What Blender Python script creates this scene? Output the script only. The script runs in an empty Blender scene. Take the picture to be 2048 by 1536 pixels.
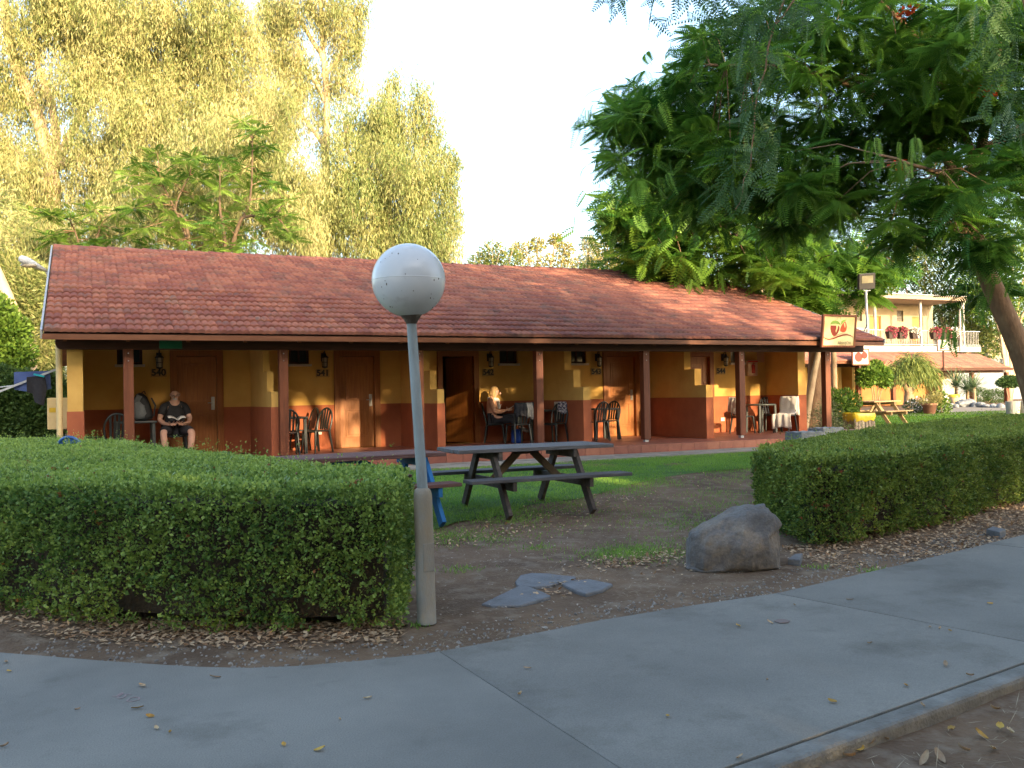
import bpy, bmesh, math, random
import numpy as np
from mathutils import Matrix, Vector, Euler
R = math.radians
random.seed(7); rng = np.random.default_rng(11)
sc = bpy.context.scene
col = sc.collection

# ------------------------------------------------------------------ camera
FPX, EYE = 1832.437, 1.45
VPX, HORY, ROLL = 4937.8, 787.12, .0182
def _cam():
    yaw = math.atan2(FPX, VPX-1024); pit = math.atan((HORY-768)/FPX)
    h = np.array([math.sin(yaw), math.cos(yaw), 0]); up = np.array([0, 0, 1.])
    f = h*math.cos(pit)+up*math.sin(pit)
    r0 = np.cross(f, up); r0 /= np.linalg.norm(r0); u0 = np.cross(r0, f)
    c, s = math.cos(ROLL), math.sin(ROLL)
    return f, c*r0-s*u0, s*r0+c*u0
CF, CR, CU = _cam(); CC = np.array([0, 0, EYE])
cam = bpy.data.cameras.new('camera'); cam_o = bpy.data.objects.new('camera', cam); col.objects.link(cam_o)
cam.sensor_width = 36; cam.lens = 36*FPX/2048; cam.clip_start = .05; cam.clip_end = 2000
m = Matrix.Identity(4)
for i in range(3):
    m[i][0], m[i][1], m[i][2], m[i][3] = CR[i], CU[i], -CF[i], CC[i]
cam_o.matrix_world = m
sc.camera = cam_o
# measured points of the place: a direction seen in the survey picture met with a plane
def ray(x, y): return CF*FPX+(x-1024)*CR-(y-768)*CU
def onz(x, y, z=0.): d = ray(x, y); return Vector(CC+d*(z-EYE)/d[2])
def ony(x, y, Y): d = ray(x, y); return Vector(CC+d*Y/d[1])
def atd(x, y, D): return Vector(CC+ray(x, y)*D/FPX)

# ------------------------------------------------------------------ sky, sun, exposure
SUN = np.array([.16, -1, .285]); SUN /= np.linalg.norm(SUN)
w = bpy.data.worlds.new('World'); sc.world = w; w.use_nodes = True
nt = w.node_tree; bg = nt.nodes['Background']
sky = nt.nodes.new('ShaderNodeTexSky'); sky.sky_type = 'NISHITA'; sky.sun_disc = False
sky.sun_elevation = math.asin(SUN[2]); sky.sun_rotation = math.atan2(SUN[0], SUN[1])
sky.air_density = 1.0; sky.dust_density = 3.5; sky.ozone_density = 1.0; sky.altitude = 0
nt.links.new(sky.outputs[0], bg.inputs[0]); bg.inputs[1].default_value = .15
sl = bpy.data.lights.new('sun', 'SUN'); sl.energy = 2.1; sl.angle = R(.55); sl.color = (1, .76, .46)
so = bpy.data.objects.new('sun', sl); col.objects.link(so)
so.rotation_euler = Vector(SUN).to_track_quat('Z', 'Y').to_euler(); so.location = (0, -20, 30)
sc.view_settings.view_transform = 'Standard'; sc.view_settings.look = 'None'
sc.view_settings.gamma = 1; sc.view_settings.use_curve_mapping = False
sc.view_settings.exposure = 2.45

# ------------------------------------------------------------------ materials
def srgb(h):
    h = h.lstrip('#'); v = [int(h[i:i+2], 16)/255 for i in (0, 2, 4)]
    return tuple(c/12.92 if c <= .04045 else ((c+.055)/1.055)**2.4 for c in v)+(1,)
def c4(c): return tuple(c)+(1,) if len(c) == 3 else tuple(c)
MATS = {}
def mat(name, c, c2=None, rough=.7, scale=6., detail=6., bump=0., bscale=40., vary=0., spec=.3, metal=0., stretch=None, trans=0., third=None, lo=.35, hi=.65, bdetail=5., grain=0., gscale=140.):
    """procedural principled material; colour noise c..c2, bump noise, per-object and per-piece variation"""
    if name in MATS: return MATS[name]
    mt = bpy.data.materials.new(name); mt.use_nodes = True; n = mt.node_tree; N = n.nodes; Lk = n.links.new
    b = N['Principled BSDF']; b.inputs['Roughness'].default_value = rough; b.inputs['Metallic'].default_value = metal
    b.inputs['Specular IOR Level'].default_value = spec
    tc = N.new('ShaderNodeTexCoord'); oi = N.new('ShaderNodeObjectInfo')
    va = N.new('ShaderNodeVectorMath'); va.operation = 'MULTIPLY_ADD'
    va.inputs[1].default_value = (37, 51, 23)
    cmb = N.new('ShaderNodeCombineXYZ')
    for k in range(3): Lk(oi.outputs['Random'], cmb.inputs[k])
    Lk(cmb.outputs[0], va.inputs[0]); Lk(tc.outputs['Object'], va.inputs[2])
    vec = va.outputs[0]
    if stretch:
        mp = N.new('ShaderNodeMapping'); mp.inputs['Scale'].default_value = stretch; Lk(vec, mp.inputs[0]); vec = mp.outputs[0]
    c = c4(c); c2 = c4(c2) if c2 else tuple(x*.7 for x in c[:3])+(1,)
    nz = N.new('ShaderNodeTexNoise'); nz.inputs['Scale'].default_value = scale; nz.inputs['Detail'].default_value = detail; nz.inputs['Roughness'].default_value = .62
    Lk(vec, nz.inputs['Vector'])
    rp = N.new('ShaderNodeValToRGB'); rp.color_ramp.elements[0].position = lo; rp.color_ramp.elements[1].position = hi
    rp.color_ramp.elements[0].color = c2; rp.color_ramp.elements[1].color = c
    Lk(nz.outputs['Fac'], rp.inputs[0]); out = rp.outputs[0]
    if third:
        tcol, tscale, tlo, thi = third
        n3 = N.new('ShaderNodeTexNoise'); n3.inputs['Scale'].default_value = tscale; n3.inputs['Detail'].default_value = 7; n3.inputs['Roughness'].default_value = .65; Lk(vec, n3.inputs['Vector'])
        r3 = N.new('ShaderNodeValToRGB'); r3.color_ramp.elements[0].position = tlo; r3.color_ramp.elements[1].position = thi
        Lk(n3.outputs['Fac'], r3.inputs[0])
        mx = N.new('ShaderNodeMix'); mx.data_type = 'RGBA'; Lk(r3.outputs[0], mx.inputs[0]); Lk(out, mx.inputs[6]); mx.inputs[7].default_value = c4(tcol); out = mx.outputs[2]
    if grain:
        n4 = N.new('ShaderNodeTexNoise'); n4.inputs['Scale'].default_value = gscale; n4.inputs['Detail'].default_value = 4; n4.inputs['Roughness'].default_value = .7; Lk(vec, n4.inputs['Vector'])
        g4 = N.new('ShaderNodeMapRange'); g4.inputs['From Min'].default_value = .3; g4.inputs['From Max'].default_value = .7; g4.inputs['To Min'].default_value = 1-grain; g4.inputs['To Max'].default_value = 1+grain; Lk(n4.outputs['Fac'], g4.inputs[0])
        h4 = N.new('ShaderNodeHueSaturation'); Lk(out, h4.inputs['Color']); Lk(g4.outputs[0], h4.inputs['Value']); out = h4.outputs[0]
    if vary:
        at = N.new('ShaderNodeAttribute'); at.attribute_name = 'var'
        ad = N.new('ShaderNodeMath'); ad.operation = 'ADD'; Lk(at.outputs['Fac'], ad.inputs[0]); Lk(oi.outputs['Random'], ad.inputs[1])
        fr = N.new('ShaderNodeMath'); fr.operation = 'FRACT'; Lk(ad.outputs[0], fr.inputs[0])
        mr = N.new('ShaderNodeMapRange'); mr.inputs['To Min'].default_value = 1-vary; mr.inputs['To Max'].default_value = 1+vary; Lk(fr.outputs[0], mr.inputs[0])
        hs = N.new('ShaderNodeHueSaturation'); Lk(out, hs.inputs['Color']); Lk(mr.outputs[0], hs.inputs['Value'])
        m2 = N.new('ShaderNodeMapRange'); m2.inputs['To Min'].default_value = .5-.03*vary; m2.inputs['To Max'].default_value = .5+.03*vary; Lk(fr.outputs[0], m2.inputs[0]); Lk(m2.outputs[0], hs.inputs['Hue'])
        out = hs.outputs[0]
    Lk(out, b.inputs['Base Color'])
    if bump:
        n2 = N.new('ShaderNodeTexNoise'); n2.inputs['Scale'].default_value = bscale; n2.inputs['Detail'].default_value = bdetail; Lk(vec, n2.inputs['Vector'])
        bp = N.new('ShaderNodeBump'); bp.inputs['Strength'].default_value = min(1, bump); bp.inputs['Distance'].default_value = .02; Lk(n2.outputs['Fac'], bp.inputs['Height'])
        Lk(bp.outputs[0], b.inputs['Normal'])
    MATS[name] = mt
    return mt
def leafmat(name, ca, cb, trans=.35, tcol=None, rough=.5, spec=.25, dead=None):
    """leaves: colour between ca and cb by the leaf's own value 'var', light passing through"""
    if name in MATS: return MATS[name]
    mt = bpy.data.materials.new(name); mt.use_nodes = True; n = mt.node_tree; N = n.nodes; Lk = n.links.new
    b = N['Principled BSDF']; b.inputs['Roughness'].default_value = rough; b.inputs['Specular IOR Level'].default_value = spec
    at = N.new('ShaderNodeAttribute'); at.attribute_name = 'var'
    rp = N.new('ShaderNodeValToRGB'); rp.color_ramp.elements[0].color = c4(ca); rp.color_ramp.elements[1].color = c4(cb)
    if dead:
        rp.color_ramp.elements[1].position = .92; e_ = rp.color_ramp.elements.new(.96); e_.color = c4(dead)
    Lk(at.outputs['Fac'], rp.inputs[0]); Lk(rp.outputs[0], b.inputs['Base Color'])
    tr = N.new('ShaderNodeBsdfTranslucent'); mx = N.new('ShaderNodeMixShader'); mx.inputs[0].default_value = trans
    if tcol:
        mm = N.new('ShaderNodeMix'); mm.data_type = 'RGBA'; mm.blend_type = 'MULTIPLY'; mm.inputs[0].default_value = 1
        Lk(rp.outputs[0], mm.inputs[6]); mm.inputs[7].default_value = c4(tcol); Lk(mm.outputs[2], tr.inputs[0])
    else: Lk(rp.outputs[0], tr.inputs[0])
    o = N['Material Output']; Lk(b.outputs[0], mx.inputs[1]); Lk(tr.outputs[0], mx.inputs[2]); Lk(mx.outputs[0], o.inputs[0])
    MATS[name] = mt
    return mt

# ------------------------------------------------------------------ mesh helpers
class MB:
    """collects shapes; build() links them as one mesh object"""
    def __init__(s): s.v = []; s.f = []; s.sm = []
    def add(s, vs, fs, smooth=False, M=None):
        o = len(s.v)
        for p in vs: s.v.append(tuple(M @ Vector(p)) if M is not None else tuple(p))
        for f in fs: s.f.append(tuple(i+o for i in f)); s.sm.append(smooth)
        return s
    def box(s, c, d, rot=None, M=None):
        x, y, z = d[0]/2, d[1]/2, d[2]/2
        vs = [(-x,-y,-z),(x,-y,-z),(x,y,-z),(-x,y,-z),(-x,-y,z),(x,-y,z),(x,y,z),(-x,y,z)]
        T = Matrix.Translation(c)
        if rot is not None: T = T @ (rot if isinstance(rot, Matrix) else Euler(rot).to_matrix().to_4x4())
        if M is not None: T = M @ T
        return s.add(vs, [(0,3,2,1),(4,5,6,7),(0,1,5,4),(1,2,6,5),(2,3,7,6),(3,0,4,7)], False, T)
    def bx(s, a, b):
        return s.box([(a[i]+b[i])/2 for i in range(3)], [abs(b[i]-a[i]) for i in range(3)])
    def bar(s, a, b, wd, th, up=(0, 0, 1)):
        """a rectangular bar from a to b: wd across, th along up"""
        a, b = Vector(a), Vector(b); d = b-a; L = d.length; d.normalize()
        x = d.cross(Vector(up)).normalized(); u = x.cross(d)
        Mx = Matrix((( x[0], d[0], u[0], (a[0]+b[0])/2), (x[1], d[1], u[1], (a[1]+b[1])/2), (x[2], d[2], u[2], (a[2]+b[2])/2), (0, 0, 0, 1)))
        return s.box((0, 0, 0), (wd, L, th), None, Mx)
    def tube(s, pts, rad, n=8, cap=True, smooth=True):
        pts = [Vector(p) for p in pts]; k = len(pts)
        if not hasattr(rad, '__len__'): rad = [rad]*k
        vs = []; fs = []; x = None
        for i, p in enumerate(pts):
            d = (pts[min(i+1, k-1)]-pts[max(i-1, 0)]).normalized()
            if x is None: x = d.orthogonal().normalized()
            else:
                x = x-d*x.dot(d)
                x = x.normalized() if x.length > 1e-6 else d.orthogonal().normalized()
            y = d.cross(x)
            for j in range(n):
                a = 2*math.pi*j/n; vs.append(p+(x*math.cos(a)+y*math.sin(a))*rad[i])
        for i in range(k-1):
            for j in range(n):
                fs.append((i*n+j, i*n+(j+1) % n, (i+1)*n+(j+1) % n, (i+1)*n+j))
        s.add(vs, fs, smooth)
        if cap:
            s.add(vs[:n], [tuple(range(n))[::-1]]); s.add(vs[-n:], [tuple(range(n))])
        return s
    def lathe(s, prof, n=24, M=None, smooth=True, sx=1, sy=1):
        vs = []; fs = []; k = len(prof)
        for r, z in prof:
            for j in range(n):
                a = 2*math.pi*j/n; vs.append((r*math.cos(a)*sx, r*math.sin(a)*sy, z))
        for i in range(k-1):
            for j in range(n): fs.append((i*n+j, i*n+(j+1) % n, (i+1)*n+(j+1) % n, (i+1)*n+j))
        return s.add(vs, fs, smooth, M)
    def prism(s, poly, z0, z1, M=None):
        n = len(poly); vs = [(p[0], p[1], z0) for p in poly]+[(p[0], p[1], z1) for p in poly]
        fs = [tuple(range(n))[::-1], tuple(range(n, 2*n))]+[(i, (i+1) % n, n+(i+1) % n, n+i) for i in range(n)]
        return s.add(vs, fs, False, M)
    def ball(s, c, r, n=10, m=7, M=None):
        if not hasattr(r, '__len__'): r = (r, r, r)
        prof = [(max(1e-4, math.sin(math.pi*i/m)), -math.cos(math.pi*i/m)) for i in range(m+1)]
        T = Matrix.Translation(c) @ Matrix.Diagonal((r[0], r[1], r[2], 1))
        return s.lathe(prof, n, (M @ T) if M is not None else T)
    def mesh(s, name):
        me = bpy.data.meshes.new(name); me.from_pydata(s.v, [], s.f); me.polygons.foreach_set('use_smooth', s.sm); me.update()
        return me
    def build(s, name, mt, parent=None, bevel=0., **kw):
        return link(name, s.mesh(name), mt, parent, bevel, **kw)
def link(name, me, mt, parent=None, bevel=0., loc=None, rot=None, label=None):
    if mt is not None and not me.materials: me.materials.append(mt)
    o = bpy.data.objects.new(name, me); col.objects.link(o)
    if parent: o.parent = parent
    if loc is not None: o.location = loc
    if rot is not None: o.rotation_euler = rot
    if label: o['label'] = label
    if bevel:
        bv = o.modifiers.new('bevel', 'BEVEL'); bv.width = bevel; bv.segments = 2; bv.limit_method = 'ANGLE'
    return o
def npmesh(name, V, Q, var=None, smooth=False):
    """mesh from numpy: V (n,3), Q (m,4) or (m,3)"""
    me = bpy.data.meshes.new(name); V = np.ascontiguousarray(V, np.float32); Q = np.ascontiguousarray(Q, np.int32)
    k = Q.shape[1]
    me.vertices.add(len(V)); me.vertices.foreach_set('co', V.ravel())
    me.loops.add(Q.size); me.loops.foreach_set('vertex_index', Q.ravel())
    me.polygons.add(len(Q)); me.polygons.foreach_set('loop_start', np.arange(0, Q.size, k, dtype=np.int32))
    me.polygons.foreach_set('loop_total', np.full(len(Q), k, np.int32))
    if smooth: me.polygons.foreach_set('use_smooth', np.ones(len(Q), bool))
    if var is not None:
        a = me.attributes.new('var', 'FLOAT', 'POINT'); a.data.foreach_set('value', np.ascontiguousarray(var, np.float32))
    me.update(calc_edges=True)
    return me
def tag(o, label=None, cat=None, group=None, kind=None):
    if label: o['label'] = label
    if cat: o['category'] = cat
    if group: o['group'] = group
    if kind: o['kind'] = kind
    return o
def thing(name, label, cat, loc=(0, 0, 0), rz=0., group=None):
    o = bpy.data.objects.new(name, None); col.objects.link(o); o.location = loc; o.rotation_euler = (0, 0, rz)
    o.empty_display_size = .1
    return tag(o, label, cat, group)
KIDS = {}
def copy_tree(o, parent=None):
    c = o.copy(); col.objects.link(c); c.parent = parent
    for ch in o.children: copy_tree(ch, c)
    return c
def dup(o, loc, rz, label=None, group=None):
    c = copy_tree(o); c.location = loc; c.rotation_euler = (0, 0, rz)
    if label: c['label'] = label
    if group: c['group'] = group
    return c
def smooth01(t): t = np.clip(t, 0, 1); return t*t*(3-2*t)
def gz(x, y):
    """height of the ground"""
    far = np.clip((np.hypot(x, y)-24)/30, 0, 1)*.12
    return .17*smooth01((np.asarray(y, float)-9.5)/5.2)+far
def g3(p): return (p[0], p[1], float(gz(p[0], p[1])))

def leaves(P, D, Nn, Ln, Wd, var, shape='diamond', fold=0.):
    """one quad per leaf. P base points, D direction along the leaf, Nn normal hint, Ln, Wd lengths and widths"""
    D = D/np.linalg.norm(D, axis=1, keepdims=True)
    S = np.cross(D, Nn); S /= np.linalg.norm(S, axis=1, keepdims=True)+1e-9
    U = np.cross(S, D)
    Ln = np.asarray(Ln).reshape(-1, 1); Wd = np.asarray(Wd).reshape(-1, 1)
    n = len(P); V = np.empty((n, 4, 3))
    V[:, 0] = P; V[:, 1] = P+D*Ln*.5+S*Wd*.5+U*fold*Wd; V[:, 2] = P+D*Ln; V[:, 3] = P+D*Ln*.5-S*Wd*.5+U*fold*Wd
    Q = np.arange(n*4).reshape(n, 4)
    return V.reshape(-1, 3), Q, np.repeat(var, 4)
def rdir(n):
    v = rng.normal(size=(n, 3)); return v/np.linalg.norm(v, axis=1, keepdims=True)
def join_np(parts):
    V = []; Q = []; A = []; o = 0
    for v, q, a in parts: V.append(v); Q.append(q+o); A.append(a); o += len(v)
    return np.concatenate(V), np.concatenate(Q), np.concatenate(A)

def text_mesh(body, size, align='CENTER', extrude=.002, bold=0.):
    cu = bpy.data.curves.new('txt', 'FONT'); cu.body = body; cu.size = size; cu.align_x = align; cu.align_y = 'CENTER'; cu.extrude = extrude; cu.offset = bold
    o = bpy.data.objects.new('txt', cu); col.objects.link(o)
    dg = bpy.context.evaluated_depsgraph_get(); me = bpy.data.meshes.new_from_object(o.evaluated_get(dg))
    bpy.data.objects.remove(o); bpy.data.curves.remove(cu)
    return me
def skin(name, nodes, edges, mt, parent, sub=2, root=None):
    """continuous limbs: joints with radii grown into a surface"""
    keys = list(nodes); idx = {k: i for i, k in enumerate(keys)}
    me = bpy.data.meshes.new(name); me.from_pydata([nodes[k][0] for k in keys], [(idx[a], idx[b]) for a, b in edges], [])
    o = bpy.data.objects.new(name, me); col.objects.link(o)
    sk = o.modifiers.new('skin', 'SKIN'); sk.use_smooth_shade = True
    for k in keys:
        sv = me.skin_vertices[0].data[idx[k]]; r = nodes[k][1]; sv.radius = r if hasattr(r, '__len__') else (r, r)
        sv.use_root = (k == (root or keys[0]))
    ss = o.modifiers.new('sub', 'SUBSURF'); ss.levels = sub; ss.render_levels = sub
    dg = bpy.context.evaluated_depsgraph_get(); dg.update()
    nm = bpy.data.meshes.new_from_object(o.evaluated_get(dg))
    bpy.data.objects.remove(o); bpy.data.meshes.remove(me); nm.name = name
    for p in nm.polygons: p.use_smooth = True
    nm.materials.clear()
    return link(name, nm, mt, parent)
# ------------------------------------------------------------------ ground and path
def clip(poly, a, n):
    """part of a polygon on the side of the line through a that n points to"""
    out = []; k = len(poly)
    for i in range(k):
        p, q = Vector(poly[i][:2]), Vector(poly[(i+1) % k][:2]); dp, dq = (p-a).dot(n), (q-a).dot(n)
        if dp >= 0: out.append(p)
        if (dp > 0 and dq < 0) or (dp < 0 and dq > 0): out.append(p+(q-p)*(dp/(dp-dq)))
    return out
KA, KB = onz(1548, 1536, 0).xy, onz(2048, 1352, 0).xy          # street-side edge of the path
kd = (KB-KA).normalized(); kn = Vector((-kd[1], kd[0]))       # kn points to the house
M_soil = mat('soil', (.17, .108, .062), (.10, .062, .036), rough=.95, scale=1.3, bump=.9, bscale=34, third=((.23, .178, .125), 5., .5, .75))
def axis(lo, a, b, hi, fine):
    return np.concatenate([np.linspace(lo, a, 14)[:-1], np.arange(a, b, fine), np.linspace(b, hi, 20)])
gx = axis(-400, -8, 22, 500, .2); gy = axis(-300, 0, 18, 500, .2)
GX, GY = np.meshgrid(gx, gy, indexing='ij')
sd = (GX-KA[0])*kn[0]+(GY-KA[1])*kn[1]
near = (np.abs(GX) < 30) & (np.abs(GY) < 30)
bumps = .012*np.sin(GX*3.1+np.sin(GY*2.3))*np.sin(GY*2.7+1.3*np.sin(GX*1.7))
GZ = gz(GX, GY)-.03+np.where(near, bumps, 0)-.03*smooth01((.25-sd)/.1)
V = np.stack([GX, GY, GZ], -1).reshape(-1, 3); nx, ny = len(gx), len(gy)
I = np.arange(nx*ny).reshape(nx, ny)
Q = np.stack([I[:-1, :-1], I[1:, :-1], I[1:, 1:], I[:-1, 1:]], -1).reshape(-1, 4)
tag(link('ground', npmesh('ground', V, Q, smooth=True), M_soil), kind='structure')

M_conc = mat('concrete', (.215, .205, .175), (.152, .146, .126), rough=.85, scale=.75, detail=10, bump=.35, bscale=130, vary=.05, third=((.105, .098, .08), 1.7, .52, .76), grain=.2)
M_kerb = mat('kerb concrete', (.22, .215, .19), (.13, .125, .108), rough=.9, scale=5, bump=.6, bscale=60, third=((.12, .11, .1), 9, .55, .75))
far_px = [(0, 1305), (100, 1313), (210, 1322), (300, 1328), (400, 1334), (500, 1336), (600, 1332), (720, 1322), (850, 1308), (1000, 1280), (1200, 1240), (1380, 1211), (1560, 1185), (1800, 1130), (2048, 1070)]
farp = [onz(*p, 0).xy for p in far_px]
path_poly = [Vector((-16, -.3)), Vector((24, 5.7)), Vector((24, 9.2))]
path_poly = [KA+kd*-18+kn*.118, KA+kd*22+kn*.118, Vector((22, 9.0))]+farp[::-1]+[Vector(p) for p in ((-1.1, 6.9), (-1.9, 8.4), (-2.6, 10.2), (-4.4, 10.2), (-3.9, 7.6), (-4.9, 5.2), (-15, 3.6))]
path = bpy.data.objects.new('path', None); col.objects.link(path); tag(path, kind='structure')
j1a, j1b = onz(893, 1312, 0).xy, onz(1240, 1536, 0).xy; j2a, j2b = onz(1560, 1188, 0).xy, onz(2048, 1283, 0).xy
def nrm(a, b): d = (b-a).normalized(); return Vector((-d[1], d[0]))
n1, n2 = nrm(j1a, j1b), nrm(j2a, j2b)
if n1.dot(j2a-j1a) < 0: n1 = -n1
if n2.dot(j1a-j2a) > 0: n2 = -n2
gapw = .0028
slabs = [clip(path_poly, j1a-n1*gapw, -n1), clip(clip(path_poly, j1a+n1*gapw, n1), j2a-n2*gapw, -n2), clip(path_poly, j2a+n2*gapw, n2)]
# cut the far slabs into further bays so the joints go on outside the picture
s3 = slabs.pop(); cuts = [j2a+kd*3.1, j2a+kd*6.2]; rest = s3
for cpt in cuts:
    slabs.append(clip(rest, cpt-n2*gapw, -n2)); rest = clip(rest, cpt+n2*gapw, n2)
slabs.append(rest)
s0 = slabs.pop(0); rest = s0
for k in (2.6, 5.4, 8.2):
    cpt = j1a-kd*k; slabs.append(clip(rest, cpt+n1*gapw, n1)); rest = clip(rest, cpt-n1*gapw, -n1)
slabs.append(rest)
for i, s in enumerate(slabs):
    if len(s) > 2: MB().prism(s, -.14, .0+.002*(i % 3)).build('slab', M_conc, path, bevel=.004)
MB().prism([KA+kd*-18, KA+kd*22, KA+kd*22+kn*.115, KA+kd*-18+kn*.115], -.2, -.002).build('kerb', M_kerb, path, bevel=.02)

M_lawn = mat('lawn soil', (.09, .19, .035), (.06, .12, .025), rough=.9, scale=3, bump=1, bscale=120)
lawn_poly = [(1.2, 8.9), (2.6, 8.9), (3.3, 9.3), (3.9, 9.9), (4.6, 10.1), (5.2, 10.7), (6.1, 10.9), (7.0, 11.5), (8.2, 12.2), (9.5, 12.6), (14, 13.0), (24, 13.0), (40, 18), (42, 27), (33, 29.5), (25, 29), (19.5, 19), (18.5, 14.9), (-1.6, 14.9), (.2, 13.2), (1.0, 10)]
def resheet(poly, step, lift):
    bm = bmesh.new(); f = bm.faces.new([bm.verts.new((p[0], p[1], 0)) for p in poly])
    xs = [p[0] for p in poly]; ys = [p[1] for p in poly]
    for a, lo, hi in ((0, min(xs), max(xs)), (1, min(ys), max(ys))):
        t = lo+step
        while t < hi:
            co = [0, 0, 0]; no = [0, 0, 0]; co[a] = t; no[a] = 1
            bmesh.ops.bisect_plane(bm, geom=bm.verts[:]+bm.edges[:]+bm.faces[:], plane_co=co, plane_no=no); t += step
    for v in bm.verts: v.co.z = float(gz(v.co.x, v.co.y))+lift
    me = bpy.data.meshes.new('sheet'); bm.to_mesh(me); bm.free(); return me
tag(link('lawn', resheet(lawn_poly, 1.0, -.021), M_lawn), kind='structure')
M_pave = mat('stone paving', (.33, .29, .23), (.24, .205, .165), rough=.9, scale=4, bump=.4, bscale=50, vary=.12)
pave = bpy.data.objects.new('paving', None); col.objects.link(pave); tag(pave, kind='structure')
pm = MB().box((0, 0, 0), (.49, .245, .06)).mesh('paver')
for i in range(42):
    for j in range(4):
        x, y = -2.2+i*.5+(.25 if j % 2 else 0), 15.03+j*.255
        link('paver', pm, M_pave, pave, loc=(x, y, .155+random.uniform(-.004, .004)))
# gravel court and footpath by the far buildings
M_court = mat('court paving', (.24, .21, .17), (.17, .15, .12), rough=.9, scale=2, bump=.4, bscale=30)
tag(link('forecourt', resheet([tuple(atd(px_, 775, d_)[:2]) for px_, d_ in ((1500, 38), (1800, 37.5), (2130, 38.5), (2350, 62), (1950, 50), (1700, 44))], 3., -.004), M_court), kind='structure')

# worn pink paint marks and a rusty stain on the path
M_pm = mat('worn pink paint', (.27, .19, .18), (.23, .2, .185), rough=.85, scale=30)
def mark(pts_px, w_):
    P = [onz(x, y, .006) for x, y in pts_px]; b = MB()
    for a, c in zip(P[:-1], P[1:]): b.bar(a-Vector((0, 0, .0022)), c-Vector((0, 0, .0022)), w_*.7, .0008)
    b.build('paint_mark', M_pm, path)
mark([(224, 1391), (232, 1392), (238, 1388), (244, 1384), (246, 1386), (238, 1391), (234, 1394), (242, 1396), (250, 1392), (252, 1387), (263, 1388)], .012)
mark([(254, 1400), (260, 1395), (270, 1393), (279, 1394), (278, 1398), (268, 1401), (256, 1402), (254, 1400)], .011)
P = [onz(x, y, .0055) for x, y in ((1548, 1242), (1556, 1238), (1568, 1238), (1580, 1241), (1576, 1245), (1560, 1246))]
MB().prism([p.xy for p in P], .0035, .0062).build('stain', mat('rust stain', (.19, .14, .12), (.16, .13, .115), rough=.85, scale=20), path)
# ------------------------------------------------------------------ the guest house
XL, XR, YE, ZE, YR, ZR = -.577, 17.56, 16.26, 2.556, 22.72, 4.88
YP, YC, YW, ZF, ZD = 16.85, 17.0, 19.28, .346, 1.282
PX0, PSP = .70, 2.596
M_yel = mat('yellow plaster', (.62, .38, .105), (.55, .325, .085), rough=.9, scale=2.2, bump=.35, bscale=220, third=((.42, .27, .11), 1.1, .62, .9))
M_red = mat('red dado paint', (.36, .105, .042), (.29, .08, .034), rough=.75, scale=2.5, bump=.3, bscale=200, third=((.22, .065, .03), 1.3, .6, .9))
M_post = mat('stained post wood', (.17, .052, .022), (.10, .03, .013), rough=.5, scale=5, stretch=(6, 6, .5), bump=.25, bscale=30, vary=.15)
M_dark = mat('dark stained timber', (.065, .024, .012), (.04, .014, .007), rough=.6, scale=5, stretch=(.5, 6, 6), bump=.2, bscale=30, vary=.15)
M_fascia = mat('fascia timber', (.15, .052, .02), (.10, .034, .013), rough=.5, scale=5, stretch=(.4, 6, 6), bump=.2, bscale=30, vary=.2)
M_door = mat('varnished door wood', (.40, .15, .035), (.29, .10, .024), rough=.38, scale=4, stretch=(9, 9, .5), bump=.1, bscale=20, spec=.45)
M_frame = mat('door frame wood', (.32, .115, .03), (.22, .075, .02), rough=.45, scale=4, stretch=(9, 9, .5), bump=.1, bscale=20)
M_metal = mat('brushed steel', (.55, .55, .54), (.42, .42, .41), rough=.35, metal=1, scale=20)
M_black = mat('black iron', (.018, .018, .018), (.03, .026, .022), rough=.5, scale=20)
M_glass = mat('dark window glass', (.03, .04, .04), (.02, .026, .026), rough=.12, spec=.6, scale=3)
M_lglass = mat('lantern glass', (.38, .33, .24), (.28, .24, .17), rough=.25, spec=.5, scale=8)
M_sill = mat('sill stone', (.55, .52, .45), (.42, .4, .35), rough=.8, scale=9)
M_tile = mat('clay roof tile', (.24, .09, .062), (.17, .064, .046), rough=.72, scale=7, bump=.3, bscale=60, vary=.22, third=((.105, .07, .058), 2.2, .50, .74))
M_ftile = mat('red floor tile', (.33, .12, .075), (.25, .085, .055), rough=.45, scale=5, vary=.16, bump=.1, bscale=60, spec=.4)
M_grout = mat('grout', (.2, .11, .085), (.14, .08, .06), rough=.9, scale=20)
M_zinc = mat('zinc flashing', (.42, .44, .46), (.32, .34, .36), rough=.5, scale=9, metal=.3)
M_inner = mat('room wall', (.4, .3, .2), (.34, .26, .17), rough=.9, scale=3)
M_cream = mat('cream pipe paint', (.62, .47, .23), (.53, .4, .19), rough=.55, scale=5)

house = thing('guest_house', 'long single storey yellow and red guest house with tiled roof and timber porch', 'house', (0, 0, 0))
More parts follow.
